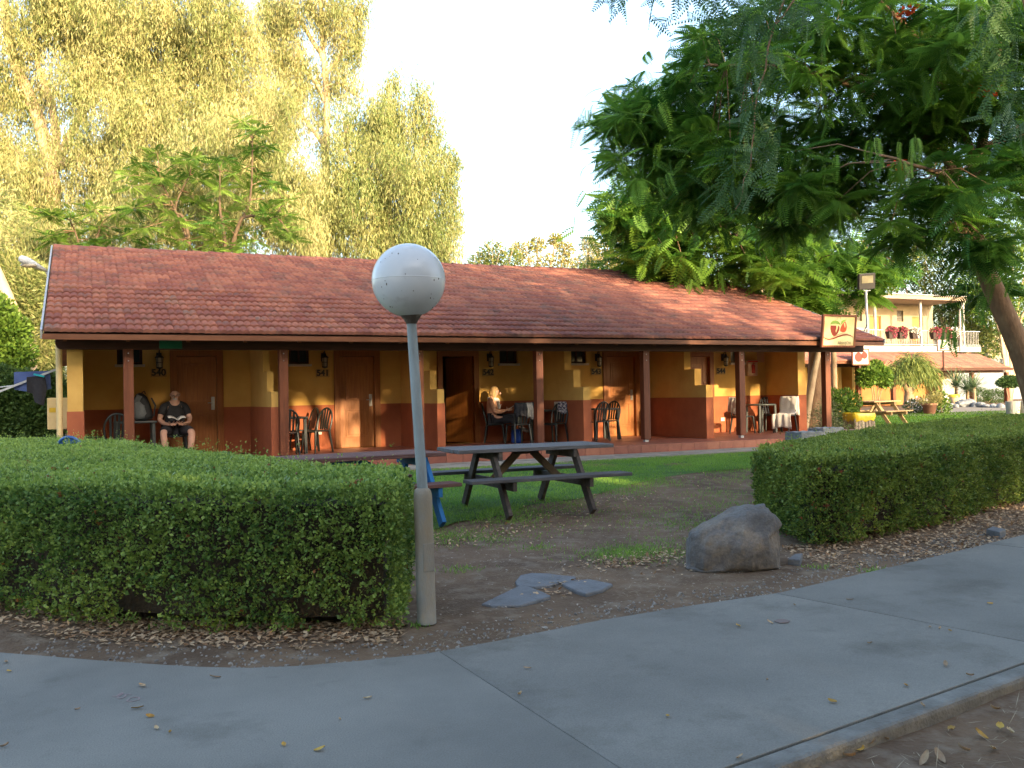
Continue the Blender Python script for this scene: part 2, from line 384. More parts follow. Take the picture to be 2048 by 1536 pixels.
# back wall in rectangles round its openings: upper part yellow, lower part red
DOORS = {540: (1.58, 2.55), 541: (4.86, 5.83), 542: (7.20, 8.17), 543: (11.49, 12.50), 544: (13.84, 14.77)}
WINS = {540: (.60, 1.06), 541: (3.90, 4.32), 542: (8.72, 9.18), 543: (10.55, 11.02), 544: (15.36, 15.84)}
ZDT, ZW0, ZTOP = 2.40, 2.15, 3.56
def wall_rects(x0, x1, z0, z1, holes):
    xs = sorted({x0, x1, *[h[0] for h in holes], *[h[1] for h in holes]}); out = []
    for a, b in zip(xs[:-1], xs[1:]):
        mx = (a+b)/2; hs = sorted([(h[2], h[3]) for h in holes if h[0] < mx < h[1]]); z = z0
        for c, d in hs:
            if c > z: out.append((a, b, z, min(c, z1)))
            z = max(z, d)
        if z < z1: out.append((a, b, z, z1))
    return out
holes = [(a, b, ZF, ZDT) for a, b in DOORS.values()]+[(a, b, ZW0, 2.75) for a, b in WINS.values()]
up = MB(); lo = MB()
for a, b, c, d in wall_rects(-.24, 16.74, ZF, ZTOP, holes):
    for mb, c2, d2 in ((MB(), c, min(d, ZD)), (up, max(c, ZD), d)):
        if d2 > c2+1e-4:
            mb.add([(a, YW, c2), (b, YW, c2), (b, YW, d2), (a, YW, d2)], [(0, 1, 2, 3)])
            if mb is not up: MB().bx((a, YW, c2), (b, YW+.199, d2)).build('dado', M_red, house)
            else: mb.add([(a, YW+.2, c2), (b, YW+.2, c2), (b, YW+.2, d2), (a, YW+.2, d2)], [(3, 2, 1, 0)])
for a, b, c, d in holes:      # reveals
    for mb, q in ((up, (a, 0)), (up, (b, 0))):
        x = q[0]; mb.add([(x, YW, c), (x, YW+.2, c), (x, YW+.2, d), (x, YW, d)], [(0, 1, 2, 3)])
    up.add([(a, YW, c), (b, YW, c), (b, YW+.2, c), (a, YW+.2, c)], [(0, 1, 2, 3)]); up.add([(a, YW, d), (b, YW, d), (b, YW+.2, d), (a, YW+.2, d)], [(0, 1, 2, 3)])
up.build('wall', M_yel, house, label='yellow plaster wall'); LO = lo
# the body of the house behind: side walls, rear wall, gables, room partitions
b = MB()
b.bx((-.24, YW+.2, 0), (-.02, 28.6, 2.9)); b.bx((16.5, YW+.2, 0), (16.72, 28.6, 2.9)); b.bx((-.02, 28.4, 0), (16.5, 28.6, 2.9))
b.build('outer_wall', M_yel, house)
b = MB()
for x in (3.17, 6.40, 9.70, 12.92): b.bx((x-.06, YW+.2, ZF), (x+.06, 25.4, 3.3))
b.bx((-.02, 25.4, ZF), (16.5, 25.5, 3.3)); b.bx((-.02, YW+.2, 2.95), (16.5, 25.4, 3.0)); b.build('room_wall', M_inner, house)
for x, t in ((-.24, .2), (16.5, .22)):
    g = MB(); poly = [(YW+.2, 2.9), (28.4, 2.9), (22.72, 4.7)]
    g.add([(x, p[0], p[1]) for p in poly]+[(x+t, p[0], p[1]) for p in poly], [(0, 1, 2), (5, 4, 3), (0, 3, 4, 1), (1, 4, 5, 2), (2, 5, 3, 0)])
    g.build('gable', M_yel, house)
# porch partitions with stepped front edges
def partition(x0, x1, yf, steps=True):
    b = MB(); b.bx((x0-.012, yf-.012, ZF), (x1+.012, YW-.001, ZD)); b.build('dado', M_red, house)
    b = MB()
    zs = [(ZD, 1.565, 0), (1.565, 1.945, .42), (1.945, 2.62, .82)] if steps else [(ZD, 2.75, 0)]
    for z0, z1, back in zs: b.bx((x0, yf+back, z0), (x1, YW-.001, z1))
    b.build('partition', M_yel, house, label='yellow porch partition with a stepped front edge' if steps else None)
for x0, x1 in ((3.11, 3.23), (6.33, 6.47), (9.63, 9.80), (12.83, 13.01)): partition(x0, x1, YC)
partition(-.24, .0, YC, False); partition(16.5, 16.74, 18.05, False)
# porch floor: slab and tiles
fb = MB(); fb.bx((-.5, 15.97, .0), (18.3, YW, ZF-.012)); floor = fb.build('porch_floor', M_grout, house, label='red tiled porch floor one step above the paving')
ft = MB().box((0, 0, 0), (.322, .322, .016)).mesh('floor_tile'); spots = []
for i in range(57):
    for j in range(10): spots.append((-.34+i*.33, 16.12+j*.33))
spots = [s for s in spots if s[1] < YW-.1]
spots.sort(key=lambda s: s[0]**2+s[1]**2)
vis = [s for s in spots]
for s in vis[:300]: link('floor_tile', ft, M_ftile, floor, loc=(s[0], s[1], ZF-.008+random.uniform(-.0012, .0012)))
mb = MB()
for s in vis[300:]: mb.box((s[0], s[1], ZF-.008+random.uniform(-.001, .001)), (.322, .322, .016))
tag(mb.build('floor_tiles', M_ftile, floor), kind='stuff')
fr = MB().box((0, 0, 0), (.322, .016, .15)).mesh('riser_tile')
for i in range(57): link('riser_tile', fr, M_ftile, floor, loc=(-.34+i*.33, 15.958, .255))
# posts, beam, rafters, fascia
for k in range(7):
    x = PX0+PSP*k
    p = MB().bx((x-.08, YP-.08, ZF+.055), (x+.08, YP+.08, 2.32)).build('post', M_post, house, bevel=.008)
    MB().bx((x-.045, YP-.045, ZF), (x+.045, YP+.045, ZF+.055)).build('post_shoe', M_zinc, p)
    nb = MB()
    for zz in (2.25, 2.12): nb.lathe([(.011, 0), (.011, .006), (.0001, .006)], 8, Matrix.Translation((x, YP-.08, zz)) @ Matrix.Rotation(R(90), 4, 'X'))
    nb.build('bolt', M_zinc, p)
prof = [(XL+.28, 2.315), (XR-.1, 2.315), (XR-.1, 2.475), (XL+.17, 2.475), (XL+.17, 2.40), (XL+.19, 2.345), (XL+.225, 2.322)]
bm_ = MB(); n = len(prof)
bm_.add([(p[0], YP-.07, p[1]) for p in prof]+[(p[0], YP+.07, p[1]) for p in prof], [tuple(range(n)), tuple(range(2*n-1, n-1, -1))]+[((i+1) % n, i, n+i, n+(i+1) % n) for i in range(n)])
bm_.build('beam', M_dark, house, bevel=.006)
SL = math.atan2(ZR-ZE, YR-YE); slope = Vector((0, math.cos(SL), math.sin(SL))); nor = Vector((0, -math.sin(SL), math.cos(SL)))
def rp(x, s, h=0.): return Vector((x, YE, ZE))+Vector((x*0, 0, 0))+slope*s+nor*h   # point on the front slope
def RPt(x, s, h=0.): v = Vector((0, YE, ZE))+slope*s+nor*h; v.x = x; return v
k = 0; x = XL+.32
while x < XR-.1:
    MB().bar(RPt(x, .05, -.115), RPt(x, 3.5, -.115), .06, .1, nor).build('rafter', M_fascia, house); x += .94
sb = MB(); a = [RPt(XL+.02, .02, -.06), RPt(XR-.02, .02, -.06), RPt(XR-.02, 6.85, -.06), RPt(XL+.02, 6.85, -.06)]
a2 = [p+nor*.022 for p in a]
sb.add(a+a2, [(0, 3, 2, 1), (4, 5, 6, 7), (0, 1, 5, 4), (1, 2, 6, 5), (2, 3, 7, 6), (3, 0, 4, 7)]); 
xx = XL+.05
sb.build('soffit', M_dark, house)
MB().bx((XL, YE-.012, ZE-.115), (XR, YE+.018, ZE-.022)).build('fascia_board', M_fascia, house, bevel=.004)
# the roof
roof = MB(); ridge_s = math.hypot(YR-YE, ZR-ZE)
a = [Vector((XL+.03, YR, ZR-.02)), Vector((XR-.03, YR, ZR-.02)), Vector((XR-.03, 29.2, 2.55)), Vector((XL+.03, 29.2, 2.55))]
roof.add(a+[p-Vector((0, 0, .08)) for p in a], [(0, 1, 2, 3), (7, 6, 5, 4), (0, 4, 5, 1), (1, 5, 6, 2), (2, 6, 7, 3), (3, 7, 4, 0)])
roof = roof.build('roof', M_tile, house, label='weathered red clay tile roof')
NT, NR = 74, 19; TW = (XR-XL-.04)/NT; GA = ridge_s/NR
def tile_np(seg=12, back=True):
    u = np.linspace(0, 1, seg+1); h = .034*np.abs(np.sin(2*np.pi*u))**.6
    x = (u-.5)*TW*1.01
    front = np.stack([x, np.zeros_like(x)-.004, h+.046], 1); bot = np.stack([x, np.zeros_like(x)-.002, h*.35+.004], 1); bk = np.stack([x, np.full_like(x, GA+.03), h+.008], 1)
    V = np.concatenate([front, bk, bot]); n = seg+1; i = np.arange(seg)
    Q = np.concatenate([np.stack([i, i+1, n+i+1, n+i], 1), np.stack([2*n+i, 2*n+i+1, i+1, i], 1)])
    return V, Q
tv, tq = tile_np(); tile_me = npmesh('tile', tv, tq); tile_me.polygons.foreach_set('use_smooth', [True]*12+[False]*12)
RotS = np.array([[1, 0, 0], [0, math.cos(SL), -math.sin(SL)], [0, math.sin(SL), math.cos(SL)]])
tiles = []
for r_ in range(NR):
    sag = 0
    for c_ in range(NT):
        x = XL+.02+TW*(c_+.5+(.0 if r_ % 2 else 0.)); p = RPt(x, r_*GA, .0)
        tiles.append((p, (random.uniform(-.004, .004), random.uniform(-.006, .006)), random.random()))
tiles.sort(key=lambda t: (t[0]-Vector(CC)).length)
for p, j, v in tiles[:300]:
    o = link('tile', tile_me, M_tile, roof, loc=p+nor*j[0]); o.rotation_euler = (SL, 0, j[1]*1.5)
Vs = []; Qs = []; As = []
for k, (p, j, v) in enumerate(tiles[300:]):
    c, s = math.cos(j[1]*1.5), math.sin(j[1]*1.5); q = tv.copy(); q[:, 0], q[:, 1] = tv[:, 0]*c-tv[:, 1]*s, tv[:, 0]*s+tv[:, 1]*c
    Vs.append(q @ RotS.T+np.array(p+nor*j[0])); Qs.append(tq+k*len(tv)); As.append(np.full(len(tv), v))
tag(link('tiles', npmesh('tiles', np.concatenate(Vs), np.concatenate(Qs), np.concatenate(As)), M_tile, roof), kind='stuff')
# ridge caps
capv = MB(); seg = 8; L = .40
pr = [(math.cos(math.pi*i/seg)*.125, math.sin(math.pi*i/seg)*.085) for i in range(seg+1)]
vs = [(0, p[0], p[1]*1.1+.012) for p in pr]+[(L, p[0]*.92, p[1]*.92) for p in pr]+[(0, p[0]*.88, p[1]*.9) for p in pr]
capv.add(vs, [(i, i+1, seg+2+i, seg+1+i) for i in range(seg)], True); capv.add(vs, [(2*seg+2+i, 2*seg+3+i, i+1, i) for i in range(seg)])
cap_me = capv.mesh('ridge_tile'); x = XL+.02
while x < XR-.2:
    link('ridge_tile', cap_me, M_tile, roof, loc=(x, YR, ZR-.01+.012*math.sin(x*.55)-.02*math.exp(-((x-3)/3)**2)), rot=(0, random.uniform(-.008, .008), 0)); x += .365
# rake flashings
for xx, nm in ((XL-.012, 0), (XR+.012, 1)):
    MB().bar(RPt(xx, -.03, -.02), RPt(xx, ridge_s, -.02), .03, .15, nor).build('rake_flashing', M_zinc, roof, label='grey metal flashing along the roof edge')
# doors
M_dint = mat('door inner red', (.2, .05, .02), (.15, .035, .015), rough=.5, scale=4)
for num, (a, b) in DOORS.items():
    fr_ = MB(); t = .085
    for x in (a, b-t): fr_.bx((x-.02, YW-.035, ZF), (x+t+.02, YW+.12, ZDT-t))
    fr_.bx((a-.02, YW-.035, ZDT-t), (b+.02, YW+.12, ZDT+.03))
    hinge_open = {542: -1.35, 544: .0}.get(num, 0)
    w_ = b-a-2*t-.01; h_ = ZDT-t-ZF-.015
    leaf = MB(); leaf.bx((0, 0, 0), (w_, .045, h_))
    d = leaf.build('door', M_door, house, bevel=.004)
    sgn = 1
    d.location = (a+t+.005, YW+.06, ZF+.008)
    if num == 542: d.location = (b-t-.005, YW+.08, ZF+.008); d.rotation_euler = (0, 0, R(180-62)); 
    fo = fr_.build('door_frame', M_frame, house, bevel=.004)
    # raised mouldings of two panels and the lock
    for (z0, z1) in ((.22, .82), (1.0, h_-.14)):
        pn = MB(); x0, x1 = .15, w_-.15; e = .028
        for q in (((x0, -.012, z0), (x1, .0, z0+e)), ((x0, -.012, z1-e), (x1, .0, z1)), ((x0, -.012, z0+e), (x0+e, .0, z1-e)), ((x1-e, -.012, z0+e), (x1, .0, z1-e))): pn.bx(*q)
        pn.bx((x0+.06, -.008, z0+.06), (x1-.06, .0, z1-.06)); pn.build('panel', M_door, d, bevel=.003)
    lk = MB().bx((w_-.12, -.016, .88), (w_-.055, .0, 1.14)); lk.build('lock_plate', M_metal, d, bevel=.004)
    hd = MB().tube([(w_-.088, -.016, 1.02), (w_-.088, -.05, 1.02), (w_-.19, -.05, 1.02)], .009, 8); hd.build('handle', M_metal, d)
# windows
for num, (a, b) in WINS.items():
    wn = MB().bx((a+.05, YW+.09, ZW0+.05), (b-.05, YW+.10, 2.7)).build('window', M_glass, house)
    fr_ = MB()
    for q in (((a, YW+.06, ZW0), (a+.05, YW+.12, 2.75)), ((b-.05, YW+.06, ZW0), (b, YW+.12, 2.75)), ((a+.05, YW+.06, ZW0), (b-.05, YW+.12, ZW0+.05)), ((a+.05, YW+.06, 2.7), (b-.05, YW+.12, 2.75))): fr_.bx(*q)
    fr_.bx(((a+b)/2-.02, YW+.065, ZW0+.05), ((a+b)/2+.02, YW+.115, 2.7))
    fr_.build('window_frame', M_dark, wn); MB().bx((a-.04, YW-.06, ZW0-.05), (b+.04, YW+.05, ZW0)).build('sill', M_sill, wn, bevel=.005)
# lanterns and number plates: things on the wall
LLAB = {540: 'between the small window and door of the reading man', 541: 'above the plate ending in 41 beside the closed sunlit door', 542: 'right of the open dark doorway near the seated woman', 543: 'left of the sunlit door behind the picnic table', 544: 'nearest the fire cabinet on the porch wall'}
PLAB = {540: 'timber number plate 540 behind the reading man', 541: 'timber number plate 541 left of the closed door', 542: 'plain number plate 542 above the seated woman', 543: 'plain number plate 543 left of the sunlit door', 544: 'plain number plate 544 nearest the fire cabinet'}
LANT = {540: 1.36, 541: 4.62, 542: 8.45, 543: 11.31, 544: 15.10}
def lantern(num, x):
    t = thing('wall_lantern', 'black iron lantern '+LLAB[num], 'lantern', (x, YW, 2.08), 0, 'porch wall lanterns')
    MB().bx((-.05, -.015, .12), (.05, .0, .30)).build('back_plate', M_black, t)
    MB().tube([(0, -.01, .27), (0, -.06, .33), (0, -.13, .34), (0, -.13, .28)], .011, 6).build('bracket', M_black, t)
    MB().lathe([(.0001, .31), (.03, .28), (.035, .25), (.085, .205), (.085, .195), (.0001, .195)], 6, Matrix.Translation((0, -.13, 0)), False).build('cap', M_black, t)
    gl = MB().lathe([(.062, .195), (.052, .0)], 6, Matrix.Translation((0, -.13, 0)), False).build('glass', M_lglass, t)
    cg = MB()
    for i in range(6):
        an = math.pi*2*i/6; cg.tube([(math.cos(an)*.066, -.13+math.sin(an)*.066, .195), (math.cos(an)*.055, -.13+math.sin(an)*.055, 0)], .007, 4)
    cg.lathe([(.0001, -.03), (.04, -.015), (.06, -.01), (.06, .012), (.0001, .012)], 6, Matrix.Translation((0, -.13, 0)), False)
    cg.lathe([(.063, .095), (.063, .107)], 6, Matrix.Translation((0, -.13, 0)), False)
    cg.build('cage', M_black, gl)
PLATE = {540: (1.35, 1.98, True), 541: (4.60, 1.95, True), 542: (8.42, 1.94, False), 543: (11.28, 1.94, False), 544: (15.02, 1.93, False)}
M_plate = mat('plaque timber', (.42, .25, .09), (.34, .19, .065), rough=.7, scale=8)
M_plate2 = mat('plaque plaster', (.40, .265, .105), (.33, .21, .08), rough=.8, scale=8)
for num in DOORS:
    lantern(num, LANT[num])
    x, z, timber = PLATE[num]
    t = thing('number_plate', PLAB[num], 'number plate', (x, YW, z-.08), 0, 'room number plates')
    MB().bx((-.145, -.022, 0), (.145, -.002, .165)).build('board', M_plate if timber else M_plate2, t, bevel=.004)
    me = text_mesh(str(num), .17, extrude=.006, bold=.006); me.transform(Matrix.Scale(1.05, 4)); me.materials.append(M_black)
    dg_ = link('digits', me, None, t, loc=(0, -.027, .085), rot=(R(90), 0, 0))
# small fittings that belong to the house
M_white = mat('white plastic', (.68, .67, .63), (.58, .57, .53), rough=.5, scale=9)
for x, y, z in ((4.50, 0, .70), (15.05, 0, .68)): MB().bx((x-.055, YW-.02, z-.045), (x+.055, YW-.001, z+.045)).build('wall_socket', M_white, house, bevel=.006)
pipe = MB().tube([(-.36, 17.08, .05), (-.36, 17.08, 2.46)], .05, 10); pipe.build('downpipe', M_cream, house, label='cream painted downpipe at the house corner')
eb = MB().bx((-.56, 17.55, .98), (-.24, 17.95, 1.52)).build('meter_box', M_cream, house, bevel=.01)
MB().bx((-.53, 17.545, 1.27), (-.43, 17.549, 1.35)).build('label_plate', mat('yellow label', (.65, .42, .03), rough=.6), eb)
M_green = mat('green sign plastic', (.008, .12, .06), (.006, .10, .05), rough=.4, scale=5)
tag(MB().bx((1.19, YP-.10, 2.33), (1.56, YP-.075, 2.47)).build('green_sign', M_green, None, bevel=.004), 'small blank green sign on the porch beam', 'sign')
# fire hose cabinet and notice by the last room
t = thing('fire_cabinet', 'white fire extinguisher cabinet with a red emblem on the porch wall', 'fire cabinet', (15.98, YW, 1.80))
MB().bx((-.16, -.13, 0), (.16, -.001, .42)).build('cabinet_box', mat('cabinet enamel', (.55, .38, .25), (.48, .33, .22), rough=.5), t, bevel=.02)
M_fire = mat('fire red', (.5, .035, .02), (.42, .03, .018), rough=.45)
MB().tube([(0, -.137, .07), (0, -.137, .27)], [.05, .05], 10).ball((0, -.137, .27), (.05, .05, .035)).tube([(0, -.137, .29), (0, -.137, .34), (.06, -.137, .33)], .012, 6).build('extinguisher_emblem', M_fire, t)
MB().bx((-.16, -.132, .36), (.16, -.131, .40)).build('red_strip', M_fire, t)
tag(MB().bx((16.22, YW-.012, 2.16), (16.46, YW-.001, 2.44)).build('notice', mat('notice paper', (.5, .3, .16), (.45, .26, .14), rough=.8), None), 'faded notice pinned to the yellow porch wall', 'notice')
# lamp bracketed to the gable
t = thing('gable_lamp', 'grey street lamp head on an arm fixed to the house gable', 'street lamp', (-.24, 22.3, 3.4))
hp = ony(38, 515, 21.8)-Vector((-.24, 22.3, 3.4)); hq = ony(92, 541, 22.1)-Vector((-.24, 22.3, 3.4))
MB().tube([(0, 0, 0), (-.12, 0, .12), tuple(hq)], .03, 8).build('arm', M_zinc, t)
hd = MB(); d = (hp-hq)
pts = [hq+d*k for k in (0, .12, .3, .55, .8, .95, 1.0)]
hd.tube(pts, [.03, .045, .06, .085, .09, .07, .02], 12); hd.build('lamp_head', mat('lamp grey paint', (.5, .52, .53), (.42, .44, .45), rough=.4), t)
MB().ball(tuple(hq+d*.65-Vector((0, 0, .07))), (.16, .075, .05)).build('diffuser', M_lglass, t)
# ------------------------------------------------------------------ porch furniture
M_pl = mat('dark green plastic', (.022, .028, .026), (.014, .018, .017), rough=.32, spec=.5, scale=4)
M_plb = mat('blue plastic', (.03, .10, .30), (.025, .085, .26), rough=.35, spec=.5, scale=4)
def make_chair(name, label, mt):
    t = thing(name, label, 'chair')
    s = MB(); n = 7
    vs = []; fs = []
    for i in range(n):
        for j in range(n):
            x = (-.5+i/(n-1))*.42; y = (-.5+j/(n-1))*.42; r_ = 1-.10*(abs(2*i/(n-1)-1)**4)*(abs(2*j/(n-1)-1)**4)
            vs.append((x*r_, y*r_, .445-.018*math.cos(math.pi*x/.46)*math.cos(math.pi*y/.46)-(.02 if j == 0 else 0)))
    k = len(vs)
    vs += [(p[0], p[1], p[2]-.02) for p in vs]
    for i in range(n-1):
        for j in range(n-1):
            a = i*n+j; fs.append((a, a+n, a+n+1, a+1)); fs.append((k+a, k+a+1, k+a+n+1, k+a+n))
    for i in range(n-1):
        for a, b in ((i*n, (i+1)*n), ((i+1)*n+n-1, i*n+n-1), (i+1, i), ((n-1)*n+i, (n-1)*n+i+1)): fs.append((b, a, a+k, b+k))
    s.add(vs, fs, True); s.build('seat', mt, t)
    arch = []
    for i in range(13):
        a = math.pi*i/12; arch.append((-.205*math.cos(a)*(1 if abs(math.cos(a)) < .9 else 1), .20+.09*(.35+.65*math.sin(a)), .62+.26*math.sin(a)))
    arch = [(-.19, .19, .44)]+arch+[(.19, .19, .44)]
    MB().tube(arch, .019, 8).build('back_frame', mt, t)
    for x in (-.11, -.037, .037, .11):
        zt = .62+.26*math.sqrt(1-(x/.205)**2)-.012
        MB().bar((x*.85, .195, .455), (x, .20+.09*(.35+.65*math.sqrt(1-(x/.205)**2)), zt), .04, .012, (0, 1, 0)).build('back_slat', mt, t)
    for sx in (-1, 1):
        MB().tube([(sx*.18, -.17, .43), (sx*.205, -.21, 0)], [.026, .018], 8).build('leg', mt, t)
        MB().tube([(sx*.18, .18, .44), (sx*.205, .25, 0)], [.026, .018], 8).build('leg', mt, t)
    return t
def make_table(name, label, mt, w_=.72, rnd=False):
    t = thing(name, label, 'table')
    if rnd: MB().lathe([(.0001, .725), (w_/2, .725), (w_/2+.01, .715), (w_/2+.01, .69), (w_/2-.02, .685), (.0001, .69)], 28).build('table_top', mt, t)
    else: MB().bx((-w_/2, -w_/2, .685), (w_/2, w_/2, .725)).build('table_top', mt, t, bevel=.012)
    q = w_/2*.66 if rnd else w_/2-.06
    for sx in (-1, 1):
        for sy in (-1, 1): MB().bar((sx*q, sy*q, .69), (sx*(q+.015), sy*(q+.015), 0), .055, .055, (0, 1, 0)).build('leg', mt, t)
    return t
def on_floor(px, Y): p = ony(px, 860, Y); return (p[0], Y, ZF)
chair_spots = [
 ((.10, 18.75), 78, 'dark plastic chair against the wall by the corner of room 540'),
 ((.50, 17.62), 186, 'dark plastic chair with its back to the lawn at the table with the backpack'),
 ((1.56, 18.42), 0, 'dark plastic chair under the reading man'),
 ((4.06, 18.80), -80, 'dark plastic chair close to the wall at the table by door 541'),
 ((4.20, 18.22), -62, 'dark plastic chair turned sideways at the table by door 541'),
 ((3.52, 17.72), 175, 'dark plastic chair tucked behind the porch post at the table by door 541'),
 ((8.40, 18.87), 64, 'dark plastic chair under the woman in the peach shirt'),
 (on_floor(1036, 18.0)[:2], 183, 'dark plastic chair with black and striped towels over its back'),
 (on_floor(1108, 17.75)[:2], -62, 'dark plastic chair with patterned clothes over its back'),
 (on_floor(1192, 18.05)[:2], 190, 'dark plastic chair beside the partition at the table by door 543'),
 (on_floor(1214, 18.35)[:2], -70, 'dark plastic chair in front of door 543'),
 (on_floor(1486, 18.35)[:2], 100, 'dark plastic chair with a white towel over its back'),
 (on_floor(1541, 18.95)[:2], -20, 'bare dark plastic chair in the corner of room 544'),
 (on_floor(1570, 17.95)[:2], -68, 'dark plastic chair covered by a white sheet'),
]
ch0 = make_chair('plastic_chair', chair_spots[0][2], M_pl); CH = []
for i, ((x, y), a, lb) in enumerate(chair_spots):
    if i == 0: ch0.location = (x, y, ZF); ch0.rotation_euler = (0, 0, R(a)); ch0['group'] = 'chairs on the porch'; CH.append(ch0)
    else: CH.append(dup(ch0, (x, y, ZF), R(a), lb, 'chairs on the porch'))
bc = make_chair('plastic_chair', 'blue plastic chair standing behind the clipped hedge', M_plb); p = ony(163, 877, 13.0); bc.location = (p[0], 13.0, float(gz(p[0], 13.))); bc.rotation_euler = (0, 0, R(150))
M_plt = mat('grey green plastic', (.05, .058, .056), (.04, .047, .045), rough=.4, spec=.4, scale=4)
tb0 = make_table('plastic_table', 'dark square plastic table carrying a backpack', M_plt); tb0.location = (.86, 18.30, ZF); tb0['group'] = 'tables on the porch'
t2 = dup(tb0, (3.62, 18.32, ZF), .05, 'dark square plastic table between porch partition and door 541')
t3 = dup(tb0, on_floor(1076, 18.55), .0, 'dark square plastic table next to the seated woman')
t4 = dup(tb0, on_floor(1200, 18.62), .0, 'dark square plastic table between partition and door 543')
t5 = make_table('plastic_table', 'round dark plastic table between two white draped chairs', M_plt, .74, True); p = on_floor(1522, 18.45); t5.location = p; t5['group'] = 'tables on the porch'
# cloths
def drape(name, pathyz, w_, mt, parent_loc, rz, label, cat, skew=0., x0=0., n=14, amp=.012, seed=0, group=None, flare=0.):
    P = [Vector((p[0], p[1], 0)) for p in pathyz]; segs = []; tot = 0
    d = [0]
    for a, b_ in zip(P[:-1], P[1:]): tot += (b_-a).length; d.append(tot)
    m_ = 26; vs = []; rr = random.Random(seed)
    ph = [rr.uniform(0, 6) for _ in range(4)]
    for i in range(m_):
        s = tot*i/(m_-1); k = max(j for j in range(len(d)-1) if d[j] <= s+1e-9); q = P[k].lerp(P[k+1], (s-d[k])/max(1e-6, d[k+1]-d[k]))
        for j in range(n):
            u = j/(n-1)-.5; hang = min(1, abs(i/(m_-1)-.5)*2)
            rip = amp*(math.sin(u*19+ph[0]+i*.1)+.6*math.sin(u*33+ph[1]))*(.3+hang)
            vs.append((x0+u*w_*(1+flare*hang)+skew*(i/(m_-1)-.5)+.006*math.sin(i*.7+ph[2]), q[0]+rip+.004*math.sin(i*1.1+j), q[1]+(.03*math.sin(u*5+ph[3])*(1 if i in (0, m_-1) else 0))))
    fs = [(i*n+j, i*n+j+1, (i+1)*n+j+1, (i+1)*n+j) for i in range(m_-1) for j in range(n-1)]
    o = MB().add(vs, fs, True).build(name, mt); so_ = o.modifiers.new('thick', 'SOLIDIFY'); so_.thickness = .006
    o.location = parent_loc; o.rotation_euler = (0, 0, rz)
    return tag(o, label, cat, group)
M_wht = mat('white towel', (.68, .64, .60), (.6, .56, .53), rough=.95, scale=30, bump=.4, bscale=200)
M_blk = mat('black cloth', (.02, .02, .025), (.03, .03, .035), rough=.95, scale=20)
def stripes(name, ca, cb, scale, axis_=0, rough=.9):
    mt = bpy.data.materials.new(name); mt.use_nodes = True; n = mt.node_tree; N = n.nodes; Lk = n.links.new; b = N['Principled BSDF']; b.inputs['Roughness'].default_value = rough
    tc = N.new('ShaderNodeTexCoord'); wv = N.new('ShaderNodeTexWave'); wv.inputs['Scale'].default_value = scale; wv.inputs['Distortion'].default_value = .6; wv.bands_direction = 'XYZ'[axis_]
    Lk(tc.outputs['Object'], wv.inputs['Vector']); rp_ = N.new('ShaderNodeValToRGB'); rp_.color_ramp.elements[0].position = .45; rp_.color_ramp.elements[1].position = .55; rp_.color_ramp.elements[0].color = c4(ca); rp_.color_ramp.elements[1].color = c4(cb)
    Lk(wv.outputs['Fac'], rp_.inputs[0]); Lk(rp_.outputs[0], b.inputs['Base Color']); return mt
def cl(i): return tuple(CH[i].location), CH[i].rotation_euler[2]
l, a = cl(7); drape('towel', [(.345, .60), (.325, .80), (.29, .905), (.25, .80), (.235, .62)], .26, M_blk, l, a, 'black towel over a chair back beside the seated woman', 'towel', x0=.09, seed=1)
drape('towel', [(.35, .56), (.33, .82), (.29, .91), (.25, .78), (.235, .60)], .15, stripes('black and white stripes', (.03, .03, .03), (.6, .56, .5), 14, 2), l, a, 'black and white striped towel over a chair back', 'towel', x0=-.13, seed=2)
l, a = cl(8); drape('shirt', [(.34, .66), (.325, .80), (.29, .91), (.25, .80), (.235, .66)], .24, mat('patterned cloth', (.08, .07, .11), (.5, .45, .45), rough=.9, scale=22, lo=.48, hi=.52), l, a, 'dark patterned garment over a chair back near the partition', 'garment', x0=.06, seed=3)
drape('bag', [(.355, .50), (.335, .74), (.30, .905), (.27, .84)], .12, mat('cream cloth', (.55, .45, .36), (.48, .39, .31), rough=.9), l, a, 'cream cloth bag hanging over a chair back', 'bag', x0=-.12, seed=4)
l, a = cl(11); drape('towel', [(.345, .52), (.33, .80), (.29, .915), (.25, .78), (.235, .56)], .34, M_wht, l, a, 'white towel over the chair beside the porch post', 'towel', seed=5)
l, a = cl(13); drape('sheet', [(.37, .44), (.34, .78), (.29, .915), (.24, .80), (.19, .50), (.0, .465), (-.235, .47), (-.265, .34), (-.275, .12)], .46, M_wht, l, a, 'white sheet thrown over a chair from back to seat', 'sheet', seed=6, skew=.1, amp=.014, flare=.15)
# backpack
t = thing('backpack', 'grey and black backpack leaning on the dark table', 'backpack', (1.02, 18.28, ZF+.725), R(-8))
M_bk = mat('black nylon', (.018, .019, .021), (.026, .027, .03), rough=.6, scale=12, bump=.2); M_bg = mat('grey nylon', (.15, .16, .165), (.11, .12, .125), rough=.7, scale=12, bump=.2)
b = MB(); b.lathe([(.0001, 0), (.15, .01), (.165, .08), (.16, .25), (.125, .42), (.06, .51), (.0001, .525)], 14, Matrix.Rotation(R(-9), 4, 'Y'), True, 1, .62); b.build('body', M_bk, t)
b = MB(); b.lathe([(.0001, .03), (.10, .04), (.125, .12), (.115, .27), (.06, .36), (.0001, .37)], 12, Matrix.Translation((-.04, -.055, 0)) @ Matrix.Rotation(R(-9), 4, 'Y'), True, 1, .55); b.build('front_pocket', M_bg, t)
b = MB(); b.box((-.10, -.06, .40), (.10, .05, .16), (0, R(24), 0)); b.build('top_panel', M_bg, t, bevel=.015)
b = MB(); b.tube([(.02, .05, .50), (.0, .09, .55), (-.04, .05, .52)], .01, 6); b.build('carry_handle', M_bk, t)
